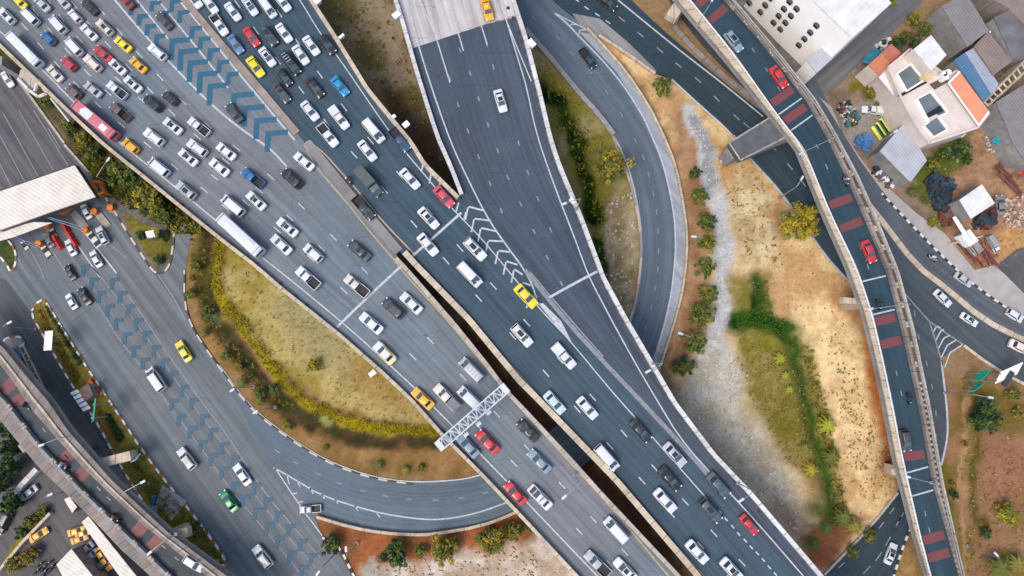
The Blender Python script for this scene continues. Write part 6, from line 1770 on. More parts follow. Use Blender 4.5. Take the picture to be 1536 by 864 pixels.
def place(x, y, road, kind, colour, sc, label):
    if road[0] == 'd':
        a = R(float(road[1:])); hx, hy = math.sin(a), -math.cos(a); zf = zg; zr = .05     # compass degrees in the picture
    else:
        g = np.array(dense(GUIDE[road], 4)); i = int(np.argmin(np.hypot(g[:, 0] - x, g[:, 1] - y)))
        t = g[min(i + 6, len(g) - 1)] - g[max(i - 6, 0)]; t /= np.hypot(*t); hx, hy = t
        zf = ZF.get(road, zg); zr = ROAD_Z.get(road, 0.0)
    if sc is None:
        sc = 1.0
        if road in ('A', 'B', 'BL'):
            s_ = (x * .66 + y * .75 - 37) / 800; sc = .90 + .13 * max(0, min(1, s_ * 1.3))
    z0 = zf(x, y) + zr
    top = P(x, y, z0 + (.8 if kind not in ('bus', 'truck') else 2.0))      # the photograph shows the roof; the wheels stand right below it
    foot = Vector((top.x, top.y, z0))
    a_, b_ = P(x - hx * 12, y - hy * 12, zf(x - hx * 12, y - hy * 12)), P(x + hx * 12, y + hy * 12, zf(x + hx * 12, y + hy * 12))
    f = (b_ - a_).normalized(); side = Vector((0, 0, 1)).cross(f).normalized(); up = f.cross(side)
    mat = Matrix((f, side, up)).transposed()
    # height of the deck right below
    qx, qy = to_px(foot.x, foot.y, z0); foot.z = zf(qx, qy) + zr + .02
    pick = int(x * 7 + y * 13) % 10
    if kind == 'sedan' and colour in ('white', 'silver', 'darkgrey') and pick < 3: kind = 'sedanroof'
    if kind == 'suv' and pick < 5: kind = 'suvroof'
    if kind == 'sedan' and colour == 'patrol': kind = 'patrol'
    if kind == 'pickupcap' and colour == 'grey': kind = 'pickuptarp'; colour = 'cream'
    jit = random.Random(int(x * 31 + y)); rot = (mat @ Matrix.Rotation(R(jit.uniform(-1.6, 1.6)), 3, 'Z')).to_euler()
    sc *= jit.uniform(.97, 1.03) * (.97 if kind == 'bus' else .92)
    if kind == 'moto':
        if 'moto' in used: m_ = copy_tree(MOTO[0]); r_ = copy_tree(RIDER[0])
        else: m_, r_ = MOTO[0], RIDER[0]; used.add('moto')
        recolour(m_, car_paint(colour))
        for o in (m_, r_): o.location = foot; o.rotation_euler = rot; o.scale = (1.1,) * 3
        tag(m_, label[0], 'motorcycle', 'motorcycles with riders'); tag(r_, label[1], 'person', 'motorcycle riders')
        jk = [c for c in r_.children if c.name.startswith('jacket')][0]
        hl = [c for c in r_.children if c.name.startswith('helmet')][0]
        jk.material_slots[0].link = 'OBJECT'; jk.material_slots[0].material = M('jacket_' + colour, {'orange': (.7, .25, .05), 'red': (.5, .15, .12), 'white': (.6, .6, .62), 'grey': (.3, .32, .36), 'black': (.03, .035, .045)}[colour], .8, .1, 4, 0, .3, 0, True)
        hl.material_slots[0].link = 'OBJECT'; hl.material_slots[0].material = M('helmet_' + colour, {'orange': (.7, .6, .5), 'red': (.7, .65, .6), 'white': (.7, .7, .7), 'grey': (.6, .6, .62), 'black': (.02, .02, .025)}[colour], .25, .05, 1, 0, .5, 0, True)
        return
    root = PROTO[kind][0]
    if kind in used: root = copy_tree(root)
    else: used.add(kind)
    root.location = foot; root.rotation_euler = rot; root.scale = (sc * jit.uniform(1.0, 1.06), sc * jit.uniform(1.0, 1.05), sc)
    if kind == 'truck':
        if colour == 'white': recolour(root, car_paint('white'), ('cab',)); recolour(root, CANVAS_G if False else M('lorry_box_grey', (.3, .28, .26), .7, .2, 1, 0, .3, 0, True), ('canvas_box', 'canvas_hoop'))
        else: recolour(root, M('lorry_paint', (.1, .14, .14), .45, .1, 1, 0, .4, 0, True), ('cab',))
    elif kind == 'pickuptarp': recolour(root, car_paint(colour), ('body', 'bed_side'))
    else: recolour(root, car_paint(colour))
    if kind == 'bus' and colour == 'pink' :
        mb = MB(); mb.box((.6 + 1.2, 0, 3.235), (2.6, 1.9, .05)); mb.build('pale_roof_panel', car_paint('white'), root)
    tag(root, label, TAGS[kind], GROUPS.get(road))

def park_motos():
    for k, (x, y) in enumerate(((62, 846), (68, 851), (74, 845), (80, 851), (58, 856), (70, 859))):
        m_ = copy_tree(MOTO[0]); q = P(x, y, .05); m_.location = q; m_.rotation_euler = (0, 0, R(35 + (k * 17) % 30)); m_.scale = (1.1,) * 3
        recolour(m_, car_paint('black')); tag(m_, 'black motorcycle in the packed group parked beside the wide cream carport', 'motorcycle', 'motorcycles parked beside the cream carport')
VEH = [
    (28, 1, 'A', 'sedan', 'yellow', None, 'yellow sedan straight ahead of the blue hatchback'),
    (10, 24, 'A', 'suv', 'white', None, 'white high roofed car straight ahead of the small white bus'),
    (62, 5, 'A', 'sedan', 'silver', None, 'silver sedan at the top edge straight ahead of the two white vans'),
    (93, 1, 'A', 'sedan', 'silver', None, 'silver sedan diagonally ahead, on the median side of the red hatchback'),
    (45, 25, 'A', 'van', 'white', None, 'white van straight ahead of the blue hatchback'),
    (87, 37, 'A', 'van', 'white', None, 'white van alongside, on the median side of the blue hatchback'),
    (112, 24, 'A', 'hatch', 'white', None, 'white hatchback alongside, on the median side of the blue hatchback'),
    (134, 10, 'A', 'sedan', 'black', None, 'black sedan alongside, on the median side of the blue hatchback'),
    (72, 57, 'A', 'hatch', 'blue', None, 'blue hatchback on the jammed viaduct'),
    (111, 70, 'A', 'van', 'white', None, 'white van diagonally ahead, on the median side of the red hatchback'),
    (133, 48, 'A', 'sedan', 'white', None, 'white sedan alongside, on the median side of the red hatchback'),
    (157, 41, 'A', 'suv', 'cream', None, 'cream high roofed car alongside, on the median side of the red hatchback'),
    (184, 66, 'A', 'sedan', 'yellow', None, 'yellow sedan diagonally behind, on the median side of the red hatchback'),
    (154, 80, 'A', 'sedan', 'red', None, 'red sedan diagonally behind, on the median side of the red hatchback'),
    (103, 95, 'A', 'hatch', 'red', None, 'red hatchback on the jammed viaduct'),
    (139, 95, 'A', 'suv', 'cream', None, 'cream high roofed car diagonally behind, on the median side of the red hatchback'),
    (176, 100, 'A', 'sedan', 'white', None, 'white sedan diagonally ahead, on the median side of the brown pickup'),
    (207, 97, 'A', 'sedan', 'orange', None, 'orange sedan straight ahead of the black hatchback'),
    (236, 78, 'A', 'suv', 'white', None, 'white high roofed car diagonally ahead, on the median side of the black hatchback'),
    (34, 73, 'A', 'bus', 'white', 0.72, 'small white bus beside the pale stair landing on the viaduct'),
    (82, 110, 'A', 'sedan', 'cream', None, 'cream sedan on the jammed viaduct'),
    (110, 137, 'A', 'hatch', 'brown', None, 'brown hatchback on the jammed viaduct'),
    (139, 134, 'A', 'sedan', 'silver', None, 'silver sedan diagonally behind, on the median side of the brown hatchback'),
    (175, 135, 'A', 'pickup', 'white', None, 'white pickup diagonally ahead, on the median side of the brown pickup'),
    (199, 126, 'A', 'sedan', 'white', None, 'white sedan alongside, on the median side of the brown pickup'),
    (229, 155, 'A', 'suv', 'black', None, 'black high roofed car diagonally ahead, on the parapet side of the black hatchback'),
    (255, 147, 'A', 'hatch', 'black', None, 'black hatchback on the jammed viaduct'),
    (180, 168, 'A', 'pickup', 'brown', None, 'brown pickup on the jammed viaduct'),
    (142, 180, 'A', 'bus', 'pink', 0.8, 'faded pink bus with a pale roof panel by the viaduct edge'),
    (259, 189, 'A', 'sedan', 'white', None, 'white sedan diagonally behind, on the parapet side of the black hatchback'),
    (298, 190, 'A', 'pickup', 'white', None, 'white pickup straight behind the black hatchback'),
    (231, 206, 'A', 'suv', 'white', None, 'white high roofed car diagonally behind, on the median side of the orange hatchback'),
    (296, 222, 'A', 'suv', 'white', None, 'white high roofed car diagonally ahead, on the median side of the silver high roofed car'),
    (196, 219, 'A', 'hatch', 'orange', None, 'orange hatchback on the jammed viaduct'),
    (188, 0, 'BL', 'sedan', 'maroon', None, 'maroon sedan cut by the top edge in the blue arrow lanes'),
    (246, 31, 'BL', 'sedan', 'darkgrey', None, 'dark grey sedan near the top of the blue arrow lanes'),
    (351, 169, 'BL', 'sedan', 'darkgrey', None, 'dark grey sedan near the tip of the blue arrow zone'),
    (282, 236, 'A', 'sedan', 'white', None, 'white sedan diagonally ahead, on the median side of the silver high roofed car'),
    (239, 251, 'A', 'van', 'white', None, 'white van straight ahead of the silver high roofed car'),
    (279, 286, 'A', 'suv', 'silver', None, 'silver high roofed car on the jammed viaduct'),
    (339, 227, 'A', 'sedan', 'white', None, 'white sedan straight ahead of the blue pickup'),
    (329, 251, 'A', 'sedan', 'white', None, 'white sedan diagonally ahead, on the parapet side of the blue pickup'),
    (379, 267, 'A', 'pickup', 'blue', None, 'blue pickup on the jammed viaduct'),
    (438, 268, 'A', 'suv', 'black', None, 'black high roofed car diagonally behind, on the median side of the blue pickup'),
    (456, 242, 'A', 'sedan', 'white', None, 'white sedan diagonally behind, on the median side of the blue pickup'),
    (384, 301, 'A', 'sedan', 'white', None, 'white sedan diagonally behind, on the parapet side of the blue pickup'),
    (350, 309, 'A', 'van', 'white', None, 'white van diagonally ahead, on the median side of the long white bus'),
    (360, 353, 'A', 'bus', 'white', 0.84, 'long white bus hugging the outer parapet of the viaduct'),
    (431, 341, 'A', 'sedan', 'white', None, 'upper of two white sedans side by side just past the long white bus'),
    (422, 367, 'A', 'sedan', 'white', None, 'lower of two white sedans side by side just past the long white bus'),
    (470, 380, 'A', 'hatch', 'white', None, 'white hatchback diagonally ahead, on the parapet side of the dark grey sedan'),
    (462, 417, 'A', 'pickup', 'white', None, 'white pickup diagonally ahead, on the parapet side of the cream pickup'),
    (539, 376, 'A', 'sedan', 'darkgrey', None, 'dark grey sedan on the jammed viaduct'),
    (535, 429, 'A', 'pickup', 'cream', None, 'cream pickup on the jammed viaduct'),
    (557, 485, 'A', 'sedan', 'white', None, 'white sedan alongside, on the parapet side of the dark grey high roofed car'),
    (577, 530, 'A', 'taxi2', 'white', None, 'white and yellow two tone taxi just past the expansion joint on the viaduct'),
    (617, 455, 'A', 'sedan', 'white', None, 'white sedan diagonally behind, on the median side of the dark grey high roofed car'),
    (590, 463, 'A', 'suv', 'darkgrey', None, 'dark grey high roofed car on the jammed viaduct'),
    (707, 555, 'A', 'van', 'silver', None, 'silver van on the jammed viaduct'),
    (670, 596, 'A', 'pickupcap', 'grey', None, 'cream pickup with a grey tarpaulin over its bed, near the gantry'),
    (705, 598, 'A', 'van', 'white', None, 'white van diagonally behind, on the median side of the tarpaulin covered pickup'),
    (634, 598, 'A', 'sedan', 'orange', None, 'orange sedan diagonally ahead, on the parapet side of the tarpaulin covered pickup'),
    (702, 669, 'A', 'sedan', 'steel', None, 'steel grey sedan straight behind the tarpaulin covered pickup'),
    (731, 663, 'A', 'sedan', 'red', None, 'red sedan straight behind the tarpaulin covered pickup'),
    (792, 646, 'A', 'sedan', 'black', None, 'black sedan just behind the gantry in the lane beside the median gap'),
    (809, 692, 'A', 'sedan', 'steel', None, 'steel grey sedan diagonally ahead, on the median side of the white patrol car'),
    (773, 740, 'A', 'sedan', 'red', None, 'red sedan diagonally ahead, on the parapet side of the white patrol car'),
    (810, 746, 'A', 'sedan', 'patrol', None, 'white patrol car with dark bonnet beside a red sedan on the viaduct'),
    (924, 795, 'A', 'van', 'white', None, 'white van alongside, on the median side of the silver pickup'),
    (896, 846, 'A', 'pickup', 'silver', None, 'silver pickup on the jammed viaduct'),
    (938, 855, 'A', 'sedan', 'white', None, 'white sedan diagonally behind, on the median side of the silver pickup'),
    (315, 6, 'B', 'sedan', 'white', None, 'white sedan following the white pickup at the top of the flowing carriageway'),
    (291, -2, 'B', 'sedan', 'white', None, 'white sedan cut by the top edge hard against the median of the flowing carriageway'),
    (349, 17, 'B', 'sedan', 'white', None, 'white sedan following the red sedan near the top edge'),
    (375, 9, 'B', 'sedan', 'white', None, 'white sedan straight behind the dark grey high roofed car'),
    (402, 12, 'B', 'van', 'white', None, 'white van diagonally behind, on the parapet side of the dark grey high roofed car'),
    (424, 3, 'B', 'sedan', 'white', None, 'white sedan diagonally behind, on the parapet side of the dark grey high roofed car'),
    (329, 37, 'B', 'pickup', 'white', None, 'white pickup straight behind the steel blue sedan'),
    (353, 66, 'B', 'sedan', 'steelblue', None, 'steel blue sedan on the flowing carriageway of the viaduct'),
    (377, 55, 'B', 'sedan', 'red', None, 'red sedan alongside, on the parapet side of the steel blue sedan'),
    (404, 54, 'B', 'suv', 'darkgrey', None, 'dark grey high roofed car on the flowing carriageway of the viaduct'),
    (426, 49, 'B', 'sedan', 'white', None, 'white sedan diagonally ahead, on the parapet side of the dark grey high roofed car'),
    (401, 85, 'B', 'sedan', 'white', None, 'white sedan diagonally ahead, on the median side of the dark grey high roofed car'),
    (383, 100, 'B', 'sedan', 'yellow', None, 'yellow sedan straight ahead of the steel blue sedan'),
    (436, 95, 'B', 'vanlong', 'black', None, 'long black van among white sedans on the flowing carriageway'),
    (451, 82, 'B', 'sedan', 'white', None, 'white sedan alongside, on the parapet side of the long black van'),
    (467, 68, 'B', 'sedan', 'white', None, 'white sedan diagonally behind, on the median side of the black high roofed car'),
    (491, 67, 'B', 'suv', 'black', None, 'black high roofed car on the flowing carriageway of the viaduct'),
    (427, 116, 'B', 'hatch', 'black', None, 'black hatchback on the flowing carriageway of the viaduct'),
    (422, 139, 'B', 'sedan', 'darkgrey', None, 'dark grey sedan on the flowing carriageway of the viaduct'),
    (472, 131, 'B', 'sedan', 'black', None, 'black sedan diagonally behind, on the median side of the cyan sedan'),
    (510, 129, 'B', 'sedan', 'cyan', None, 'cyan sedan on the flowing carriageway of the viaduct'),
    (465, 166, 'B', 'sedan', 'white', None, 'white sedan straight ahead of the dark grey sedan'),
    (509, 177, 'B', 'pickupcap', 'white', None, 'white covered pickup diagonally ahead, on the median side of the cyan sedan'),
    (561, 197, 'B', 'van', 'white', None, 'white van diagonally behind, on the median side of the navy blue pickup'),
    (600, 210, 'B', 'pickup', 'navy', None, 'navy blue pickup on the flowing carriageway of the viaduct'),
    (492, 203, 'B', 'pickup', 'white', None, 'white pickup diagonally ahead, on the median side of the cyan sedan'),
    (551, 226, 'B', 'sedan', 'white', None, 'white sedan diagonally behind, on the parapet side of the green lorry'),
    (615, 268, 'B', 'sedan', 'white', None, 'white sedan straight behind the rose red sedan'),
    (552, 271, 'B', 'truck', 'green', None, 'dull green canvas backed lorry beside the orange motorcycle'),
    (546, 312, 'B', 'pickup', 'black', None, 'black pickup on the flowing carriageway of the viaduct'),
    (666, 295, 'B', 'sedan', 'rose', None, 'rose red sedan on the flowing carriageway of the viaduct'),
    (643, 327, 'B', 'sedan', 'white', None, 'white sedan alongside, on the median side of the rose red sedan'),
    (642, 367, 'B', 'sedan', 'white', None, 'white sedan diagonally ahead, on the median side of the rose red sedan'),
    (713, 374, 'B', 'suv', 'white', None, 'white high roofed car straight ahead of the rose red sedan'),
    (705, 412, 'B', 'van', 'white', None, 'long white van midway between median gap and white chevrons'),
    (789, 444, 'B', 'sedan', 'yellow', None, 'yellow sedan at the tip of the white chevrons between highway and ramp'),
    (783, 503, 'B', 'suv', 'white', None, 'white high roofed car in the middle lane beyond the yellow sedan'),
    (846, 534, 'B', 'pickupcap', 'white', None, 'white covered pickup diagonally behind, on the parapet side of the pale mint sedan'),
    (832, 604, 'B', 'sedan', 'mint', None, 'pale mint sedan on the flowing carriageway of the viaduct'),
    (881, 612, 'B', 'sedan', 'white', None, 'white sedan diagonally ahead, on the parapet side of the pale mint sedan'),
    (910, 686, 'B', 'van', 'white', None, 'white van beside the median gap beyond the pale mint sedan'),
    (961, 646, 'B', 'sedan', 'black', None, 'black sedan straight behind the silver sedan'),
    (1012, 682, 'B', 'sedan', 'silver', None, 'silver sedan on the flowing carriageway of the viaduct'),
    (1005, 718, 'B', 'sedan', 'black', None, 'black sedan diagonally ahead, on the median side of the silver sedan'),
    (998, 751, 'B', 'sedan', 'white', None, 'white sedan diagonally behind, on the median side of the slate high roofed car'),
    (1078, 728, 'B', 'sedan', 'slate', None, 'slate sedan on the flowing carriageway of the viaduct'),
    (1066, 766, 'B', 'suv', 'slate', None, 'slate high roofed car on the flowing carriageway of the viaduct'),
    (1124, 787, 'B', 'sedan', 'red', 0.88, 'red sedan diagonally ahead, on the parapet side of the slate high roofed car'),
    (1046, 828, 'B', 'sedan', 'white', None, 'white sedan diagonally ahead, on the median side of the slate high roofed car'),
    (1098, 855, 'B', 'sedan', 'white', None, 'white sedan straight ahead of the slate high roofed car'),
    (731, 14, 'C', 'taxi', 'orange', None, 'orange taxi on the pale concrete pavement of the toll ramp'),
    (751, 151, 'C', 'sedan', 'white', None, 'lone white sedan in the middle of the dark toll ramp'),
    (882, 87, 'L', 'pickup', 'black', 0.9, 'black pickup entering the upper loop road beside the dry wedge'),
    (911, 3, 'K', 'sedan', 'black', None, 'black sedan cut by the top edge on the cross road'),
    (1101, 62, 'E', 'suv', 'steel', None, 'steel grey car driving down the upper end of the flyover'),
    (1169, 115, 'E', 'sedan', 'red', None, 'red sedan on the flyover close to the white factory'),
    (1304, 377, 'E', 'sedan', 'red', None, 'red sedan on the flyover next to the junkyard street'),
    (1359, 661, 'E', 'hatch', 'darkgrey', None, 'dark grey hatchback on the flyover beside the orange soil'),
    (10, 118, 'F0', 'sedan', 'white', 0.85, 'white sedan on the apron above the toll canopy'),
    (128, 316, 'F', 'sedan', 'white', 0.8, 'white sedan just leaving the toll canopy shade'),
    (153, 353, 'F', 'suv', 'white', 0.85, 'white high roofed car beside the kerb of the triangular island'),
    (72, 359, 'F', 'sedan', 'grey', 0.75, 'grey sedan between orange cushion and red barriers at the booths'),
    (105, 371, 'F', 'sedan', 'white', 0.82, 'white sedan between the two rows of red barriers'),
    (143, 388, 'F', 'sedan', 'white', 0.82, 'white sedan in the blue lane below the toll truss'),
    (104, 408, 'F', 'sedan', 'black', 0.78, 'black sedan beside the start of the blue arrow lanes'),
    (126, 444, 'F', 'sedan', 'black', 0.84, 'black sedan alongside the median flower bed tip'),
    (106, 452, 'F', 'sedan', 'white', 0.8, 'white sedan alongside the median flower bed tip'),
    (275, 527, 'F', 'taxi', 'yellow', None, 'yellow taxi alone beside the loop curve on the toll road'),
    (234, 569, 'F', 'van', 'white', None, 'white van astride the blue arrows on the toll road'),
    (280, 688, 'F', 'suv', 'white', None, 'white high roofed car between the median and the blue arrow lanes'),
    (363, 712, 'F', 'sedan', 'white', None, 'white sedan driving over the blue arrows near the gore'),
    (343, 752, 'F', 'sedan', 'green', None, 'bright green sedan on the toll road'),
    (394, 835, 'F', 'suv', 'white', 1.05, 'white high roofed car at the bottom edge of the toll road'),
    (465, 764, 'd265', 'pickup', 'silver', 0.8, 'silver pickup crossing the painted gore beside the retaining wall end'),
    (1446, 419, 'Q2', 'sedan', 'silver', 0.85, 'silver sedan on the outer street beside the pavement'),
    (1415, 447, 'Q1', 'sedan', 'white', 0.9, 'larger white sedan leading on the inner street just off the flyover'),
    (1455, 479, 'Q1', 'sedan', 'white', 0.78, 'smaller white sedan following along the inner street kerb'),
    (1523, 473, 'Q2', 'hatch', 'white', 0.9, 'white hatchback on the outer street by the picture edge'),
    (1531, 521, 'Q1', 'sedan', 'pinkwhite', None, 'pinkish white sedan cut by the picture edge on the inner street'),
    (1337, 831, 'Q3', 'sedan', 'white', 0.9, 'white sedan on the street below the flyover'),
    (290, 845, 'H', 'hatch', 'white', None, 'white hatchback at the lower end of the old flyover'),
    (1310, 165, 'd277', 'pickupcap', 'white', 0.9, 'white covered pickup parked in the paved yard'),
    (1501, 307, 'd-5', 'sedan', 'grey', 0.9, 'grey sedan parked beside the white junkyard shed'),
    (42, 740, 'd232', 'sedan', 'silver', 0.85, 'silver sedan parked by the whitish wall under trees'),
    (5, 784, 'd210', 'suv', 'black', 1.0, 'black car cut by the picture edge in the car park lane'),
    (57, 803, 'd58', 'taxi', 'orange', 0.85, 'orange taxi parked in the planted strip beside a low wall'),
    (127, 825, 'd228', 'sedan', 'silver', 0.8, 'silver sedan nose in beside the cluster of orange taxis'),
    (134, 836, 'd228', 'sedan', 'silver', 0.8, 'silver sedan parked between another silver sedan and a black car'),
    (148, 851, 'd50', 'suv', 'black', 0.85, 'black car parked between silver sedan and cream carport'),
    (114, 797, 'd75', 'taxi', 'orange', 0.75, 'orange taxi closest to the kiosk in the packed taxi cluster'),
    (124, 800, 'd70', 'sedan', 'orange', 0.75, 'orange sedan in the packed cluster touching the narrow carport'),
    (118, 809, 'd72', 'taxi', 'orange', 0.75, 'orange taxi lowest in the packed cluster by the kiosk'),
    (151, 834, 'd150', 'taxi', 'orange', 0.75, 'orange taxi by the narrow carport edge beside silver sedans'),
    (157, 844, 'd150', 'sedan', 'orange', 0.75, 'orange sedan parked last along the narrow carport edge'),
    (1497, 364, 'd150', 'truck', 'white', 0.62, 'small white lorry with a grey load parked in the junkyard'),
    (522, 270, 'B', 'moto', 'orange', None, ('orange motorcycle riding along the median line of the viaduct', 'rider in orange jacket on the motorcycle at the viaduct median')),
    (1269, 271, 'E', 'moto', 'grey', None, ('grey motorcycle on the flyover above its middle red bands', 'rider in grey jacket on the flyover above the middle red bands')),
    (1319, 457, 'E', 'moto', 'black', None, ('black motorcycle between the white joints on the flyover', 'rider in black jacket between the white joints of the flyover')),
    (1364, 598, 'E', 'moto', 'black', None, ('black motorcycle on the flyover ahead of the dark grey hatchback', 'rider in black on the flyover ahead of the dark grey hatchback')),
    (1399, 387, 'Q2', 'moto', 'white', None, ('white motorcycle on the outer street below the rusty beams', 'rider in white jacket on the outer street below the rusty beams')),
    (173, 777, 'H', 'moto', 'red', None, ('red motorcycle on the old flyover past its second band pair', 'rider in red jacket on the old flyover')),
    (95, 698, 'H', 'moto', 'white', None, ('white motorcycle crossing a red band of the old flyover', 'rider in white jacket crossing a red band of the old flyover')),
    (40, 609, 'H', 'moto', 'black', None, ('black motorcycle beside the first red bands of the old flyover', 'rider in black beside the first red bands of the old flyover')),
    (1258, 252, 'Q2', 'moto', 'black', None, ('black motorcycle on the alley beside the flyover planter', 'rider in black on the alley beside the flyover planter')),
    (137, 680, 'S', 'moto', 'black', None, ('black motorcycle in the shade beside the old flyover beam', 'rider in black on the surface street beside the flyover beam')),
]
for v_ in VEH: place(*v_)
park_motos()
# ------------------------------------------------------------------ trees, bushes, palms
BARK = M('bark', (.12, .09, .065), .9, .2, 2, .3, .2, 0, True)
LEAFS = {'straw': leaf_mat('straw_leaves', (.3, .25, .1), (.38, .32, .13)), 'weed': leaf_mat('water_weed_leaves', (.04, .135, .012), (.07, .18, .016)), 'olive': leaf_mat('olive_leaves', (.15, .14, .022), (.23, .2, .03)), 'green': leaf_mat('green_leaves', (.05, .1, .018), (.095, .14, .025)),
         'dark': leaf_mat('dark_leaves', (.015, .04, .018), (.03, .062, .022)), 'gold': leaf_mat('golden_leaves', (.28, .2, .012), (.38, .28, .02)),
         'rust': leaf_mat('rusty_leaves', (.14, .07, .015), (.2, .12, .02)), 'lime': leaf_mat('lime_leaves', (.24, .26, .02), (.34, .33, .03)),
         'mid': leaf_mat('mid_green_leaves', (.085, .105, .02), (.15, .15, .028))}
def crown_mesh(mb, seed, n_clump, n_leaf, squash, leaf, mis=(0, 1, 2), core=.35):
    """leaf faces in clumps spread through a unit crown"""
    r = random.Random(seed)
    for c in range(n_clump):
        while True:
            d = Vector((r.uniform(-1, 1), r.uniform(-1, 1), r.uniform(-.75, 1)))
            if core * .4 < d.length < 1: break
        rad = r.uniform(.3, 1.0); c_ = d.normalized() * rad * r.choice((.7, .85, .95, 1.02)); c_.z *= squash
        cr = r.uniform(.12, .32); mi = r.choice(mis)
        for k in range(n_leaf):
            o = Vector((r.gauss(0, 1), r.gauss(0, 1), r.gauss(0, .8))); o = o.normalized() * cr * r.random() ** .45
            p_ = c_ + o
            nrm = (o.normalized() * .7 + Vector((r.gauss(0, .4), r.gauss(0, .4), r.gauss(.5, .4)))).normalized()
            t = nrm.cross(Vector((r.gauss(0, 1), r.gauss(0, 1), r.gauss(0, 1)))).normalized(); b_ = nrm.cross(t)
            s1, s2 = leaf * r.uniform(.7, 1.4), leaf * r.uniform(.4, .8)
            mb.quad([p_ - t * s1, p_ - b_ * s2, p_ + t * s1, p_ + b_ * s2], mi=mi)
def make_tree(seed, kinds, r_, h, clumps=42, leaves=46, squash=.8, leaf=.075, name='tree'):
    root = thing(name, 'x', 'tree' if name == 'tree' else 'bush')
    R_ = random.Random(seed)
    mb = MB()
    ch = h - r_ * squash
    mb.bar((0, 0, -.1), (.05 * r_, 0, ch * .6), .09 * r_ + .05, n=8, r2=.06 * r_ + .03)
    for k in range(7):
        a = k * .9 + R_.random(); e = Vector((math.cos(a) * r_ * .6, math.sin(a) * r_ * .6, ch + R_.uniform(-.1, .4) * r_))
        mb.bar((.05 * r_, 0, ch * R_.uniform(.35, .6)), e, .045 * r_ + .015, n=5, r2=.012)
    mb.build('trunk', BARK, root)
    mb = MB(); crown_mesh(mb, seed, clumps, leaves, squash, leaf)
    mb.v = [(x * r_, y * r_, z * r_ + ch) for x, y, z in mb.v]
    mb.build('crown', [LEAFS[k] for k in kinds], root)
    return root
TREES = {}
def tree(px, rad_px, kinds, label, group=None, h=None, name='tree', variant=0):
    kinds = tuple(kinds)
    r_ = rad_px / 8.2; h = h or r_ * 1.75
    key = (kinds, variant % 3, name)
    if key not in TREES:
        big = rad_px > 18
        TREES[key] = make_tree(len(TREES) * 13 + 5, kinds, 1.0, 1.75, 70 if big else 48, 48 if big else 34, .8, .075 if big else .1, name)
        o = TREES[key]
    else: o = copy_tree(TREES[key])
    q = P(px[0], px[1], h * .75); o.location = (q.x, q.y, -.03); o.scale = (r_ * 1.05, r_ * random.uniform(.92, 1.1), h / 1.75); o.rotation_euler = (0, 0, random.uniform(0, 6.28))
    return tag(o, label, 'tree' if name == 'tree' else 'bush', group)
O3, G3, D3, M3 = ('olive', 'mid', 'gold'), ('green', 'mid', 'dark'), ('dark', 'dark', 'green'), ('mid', 'olive', 'green')
tree((995, 126), 17, M3, 'small olive tree alone on the dry wedge beside the cross road')
tree((920, 243), 29, ('olive', 'gold', 'mid'), 'large olive yellow tree beside the upper loop road and the green ditch')
tree((1203, 329), 33, ('gold', 'olive', 'gold'), 'large golden tree on the sand against the flyover walkway')
row = [(1044, 259, 10, G3), (1051, 292, 13, M3), (1061, 331, 14, G3), (1062, 362, 14, O3), (1060, 400, 14, M3), (1064, 440, 14, M3), (1053, 472, 18, M3), (1044, 514, 15, M3), (1027, 550, 14, G3)]
names_ = ['small dark green bush at the upper end of the row by the gravel path', 'second bush down the row by the gravel path', 'dark round bush third down the row by the gravel path', 'yellowish bush beside the street lamp in the row by the gravel path', 'bush just below the lamp in the row by the gravel path', 'bush midway down the row where the gravel path runs straight', 'widest bush of the row by the gravel path', 'bush beside the lower street lamp in the row', 'dark bush at the lower end of the row near the ramp parapet']
for i, ((x, y, r_, k_), nm) in enumerate(zip(row, names_)): tree((x, y), r_ * 1.15, k_, nm, 'bushes between the loop road and the gravel path', variant=i)
for i, (x, y, r_, k_, nm) in enumerate(((494, 818, 17, G3, 'dark green tree by the kerb where the toll road leaves the gore'), (592, 834, 22, G3, 'large dark tree on the red soil at the bottom edge'), (631, 828, 10, M3, 'small bush between two bigger trees below the loop wall'), (666, 827, 22, O3, 'broad olive tree beside the small bush below the loop wall'), (737, 811, 22, O3, 'broad olive tree above the pale sand near the viaduct'), (772, 798, 15, M3, 'medium bush against the viaduct side below the loop'), (797, 790, 10, G3, 'small dark bush tucked under the viaduct edge'))):
    tree((x, y), r_, k_, nm, 'trees on the red soil below the lower loop', variant=i)
for i, (x, y, r_, k_, nm) in enumerate(((67, 152, 10, M3, 'small green bush under the stair landing'), (100, 186, 12, M3, 'bush on the verge beside the toll apron'), (120, 206, 13, O3, 'olive bush on the verge below the pink bus'), (140, 226, 12, G3, 'dark bush on the verge close to the canopy corner'), (176, 258, 22, M3, 'large tree beside the street lamp outside the toll canopy'), (197, 272, 16, G3, 'dark tree touching the viaduct parapet above the triangular island'), (222, 296, 24, O3, 'largest olive tree on the triangular island verge'), (240, 318, 14, M3, 'low tree between the side road and the triangular island'))):
    tree((x, y), r_, k_, nm, 'trees on the verge between viaduct and toll road', variant=i)
for i, (x, y, r_, nm) in enumerate(((9, 646, 17, 'dark tree under the old flyover edge at the picture border'), (8, 676, 18, 'dark tree next to the wall with the silver car'), (6, 706, 18, 'dark tree between two others at the picture border'), (9, 756, 15, 'dark tree at the end of the whitish wall'), (-8, 730, 16, 'dark tree cut by the picture border above the car park lane'))):
    tree((x, y), r_, D3, nm, 'dark trees at the picture border', h=5, variant=i)
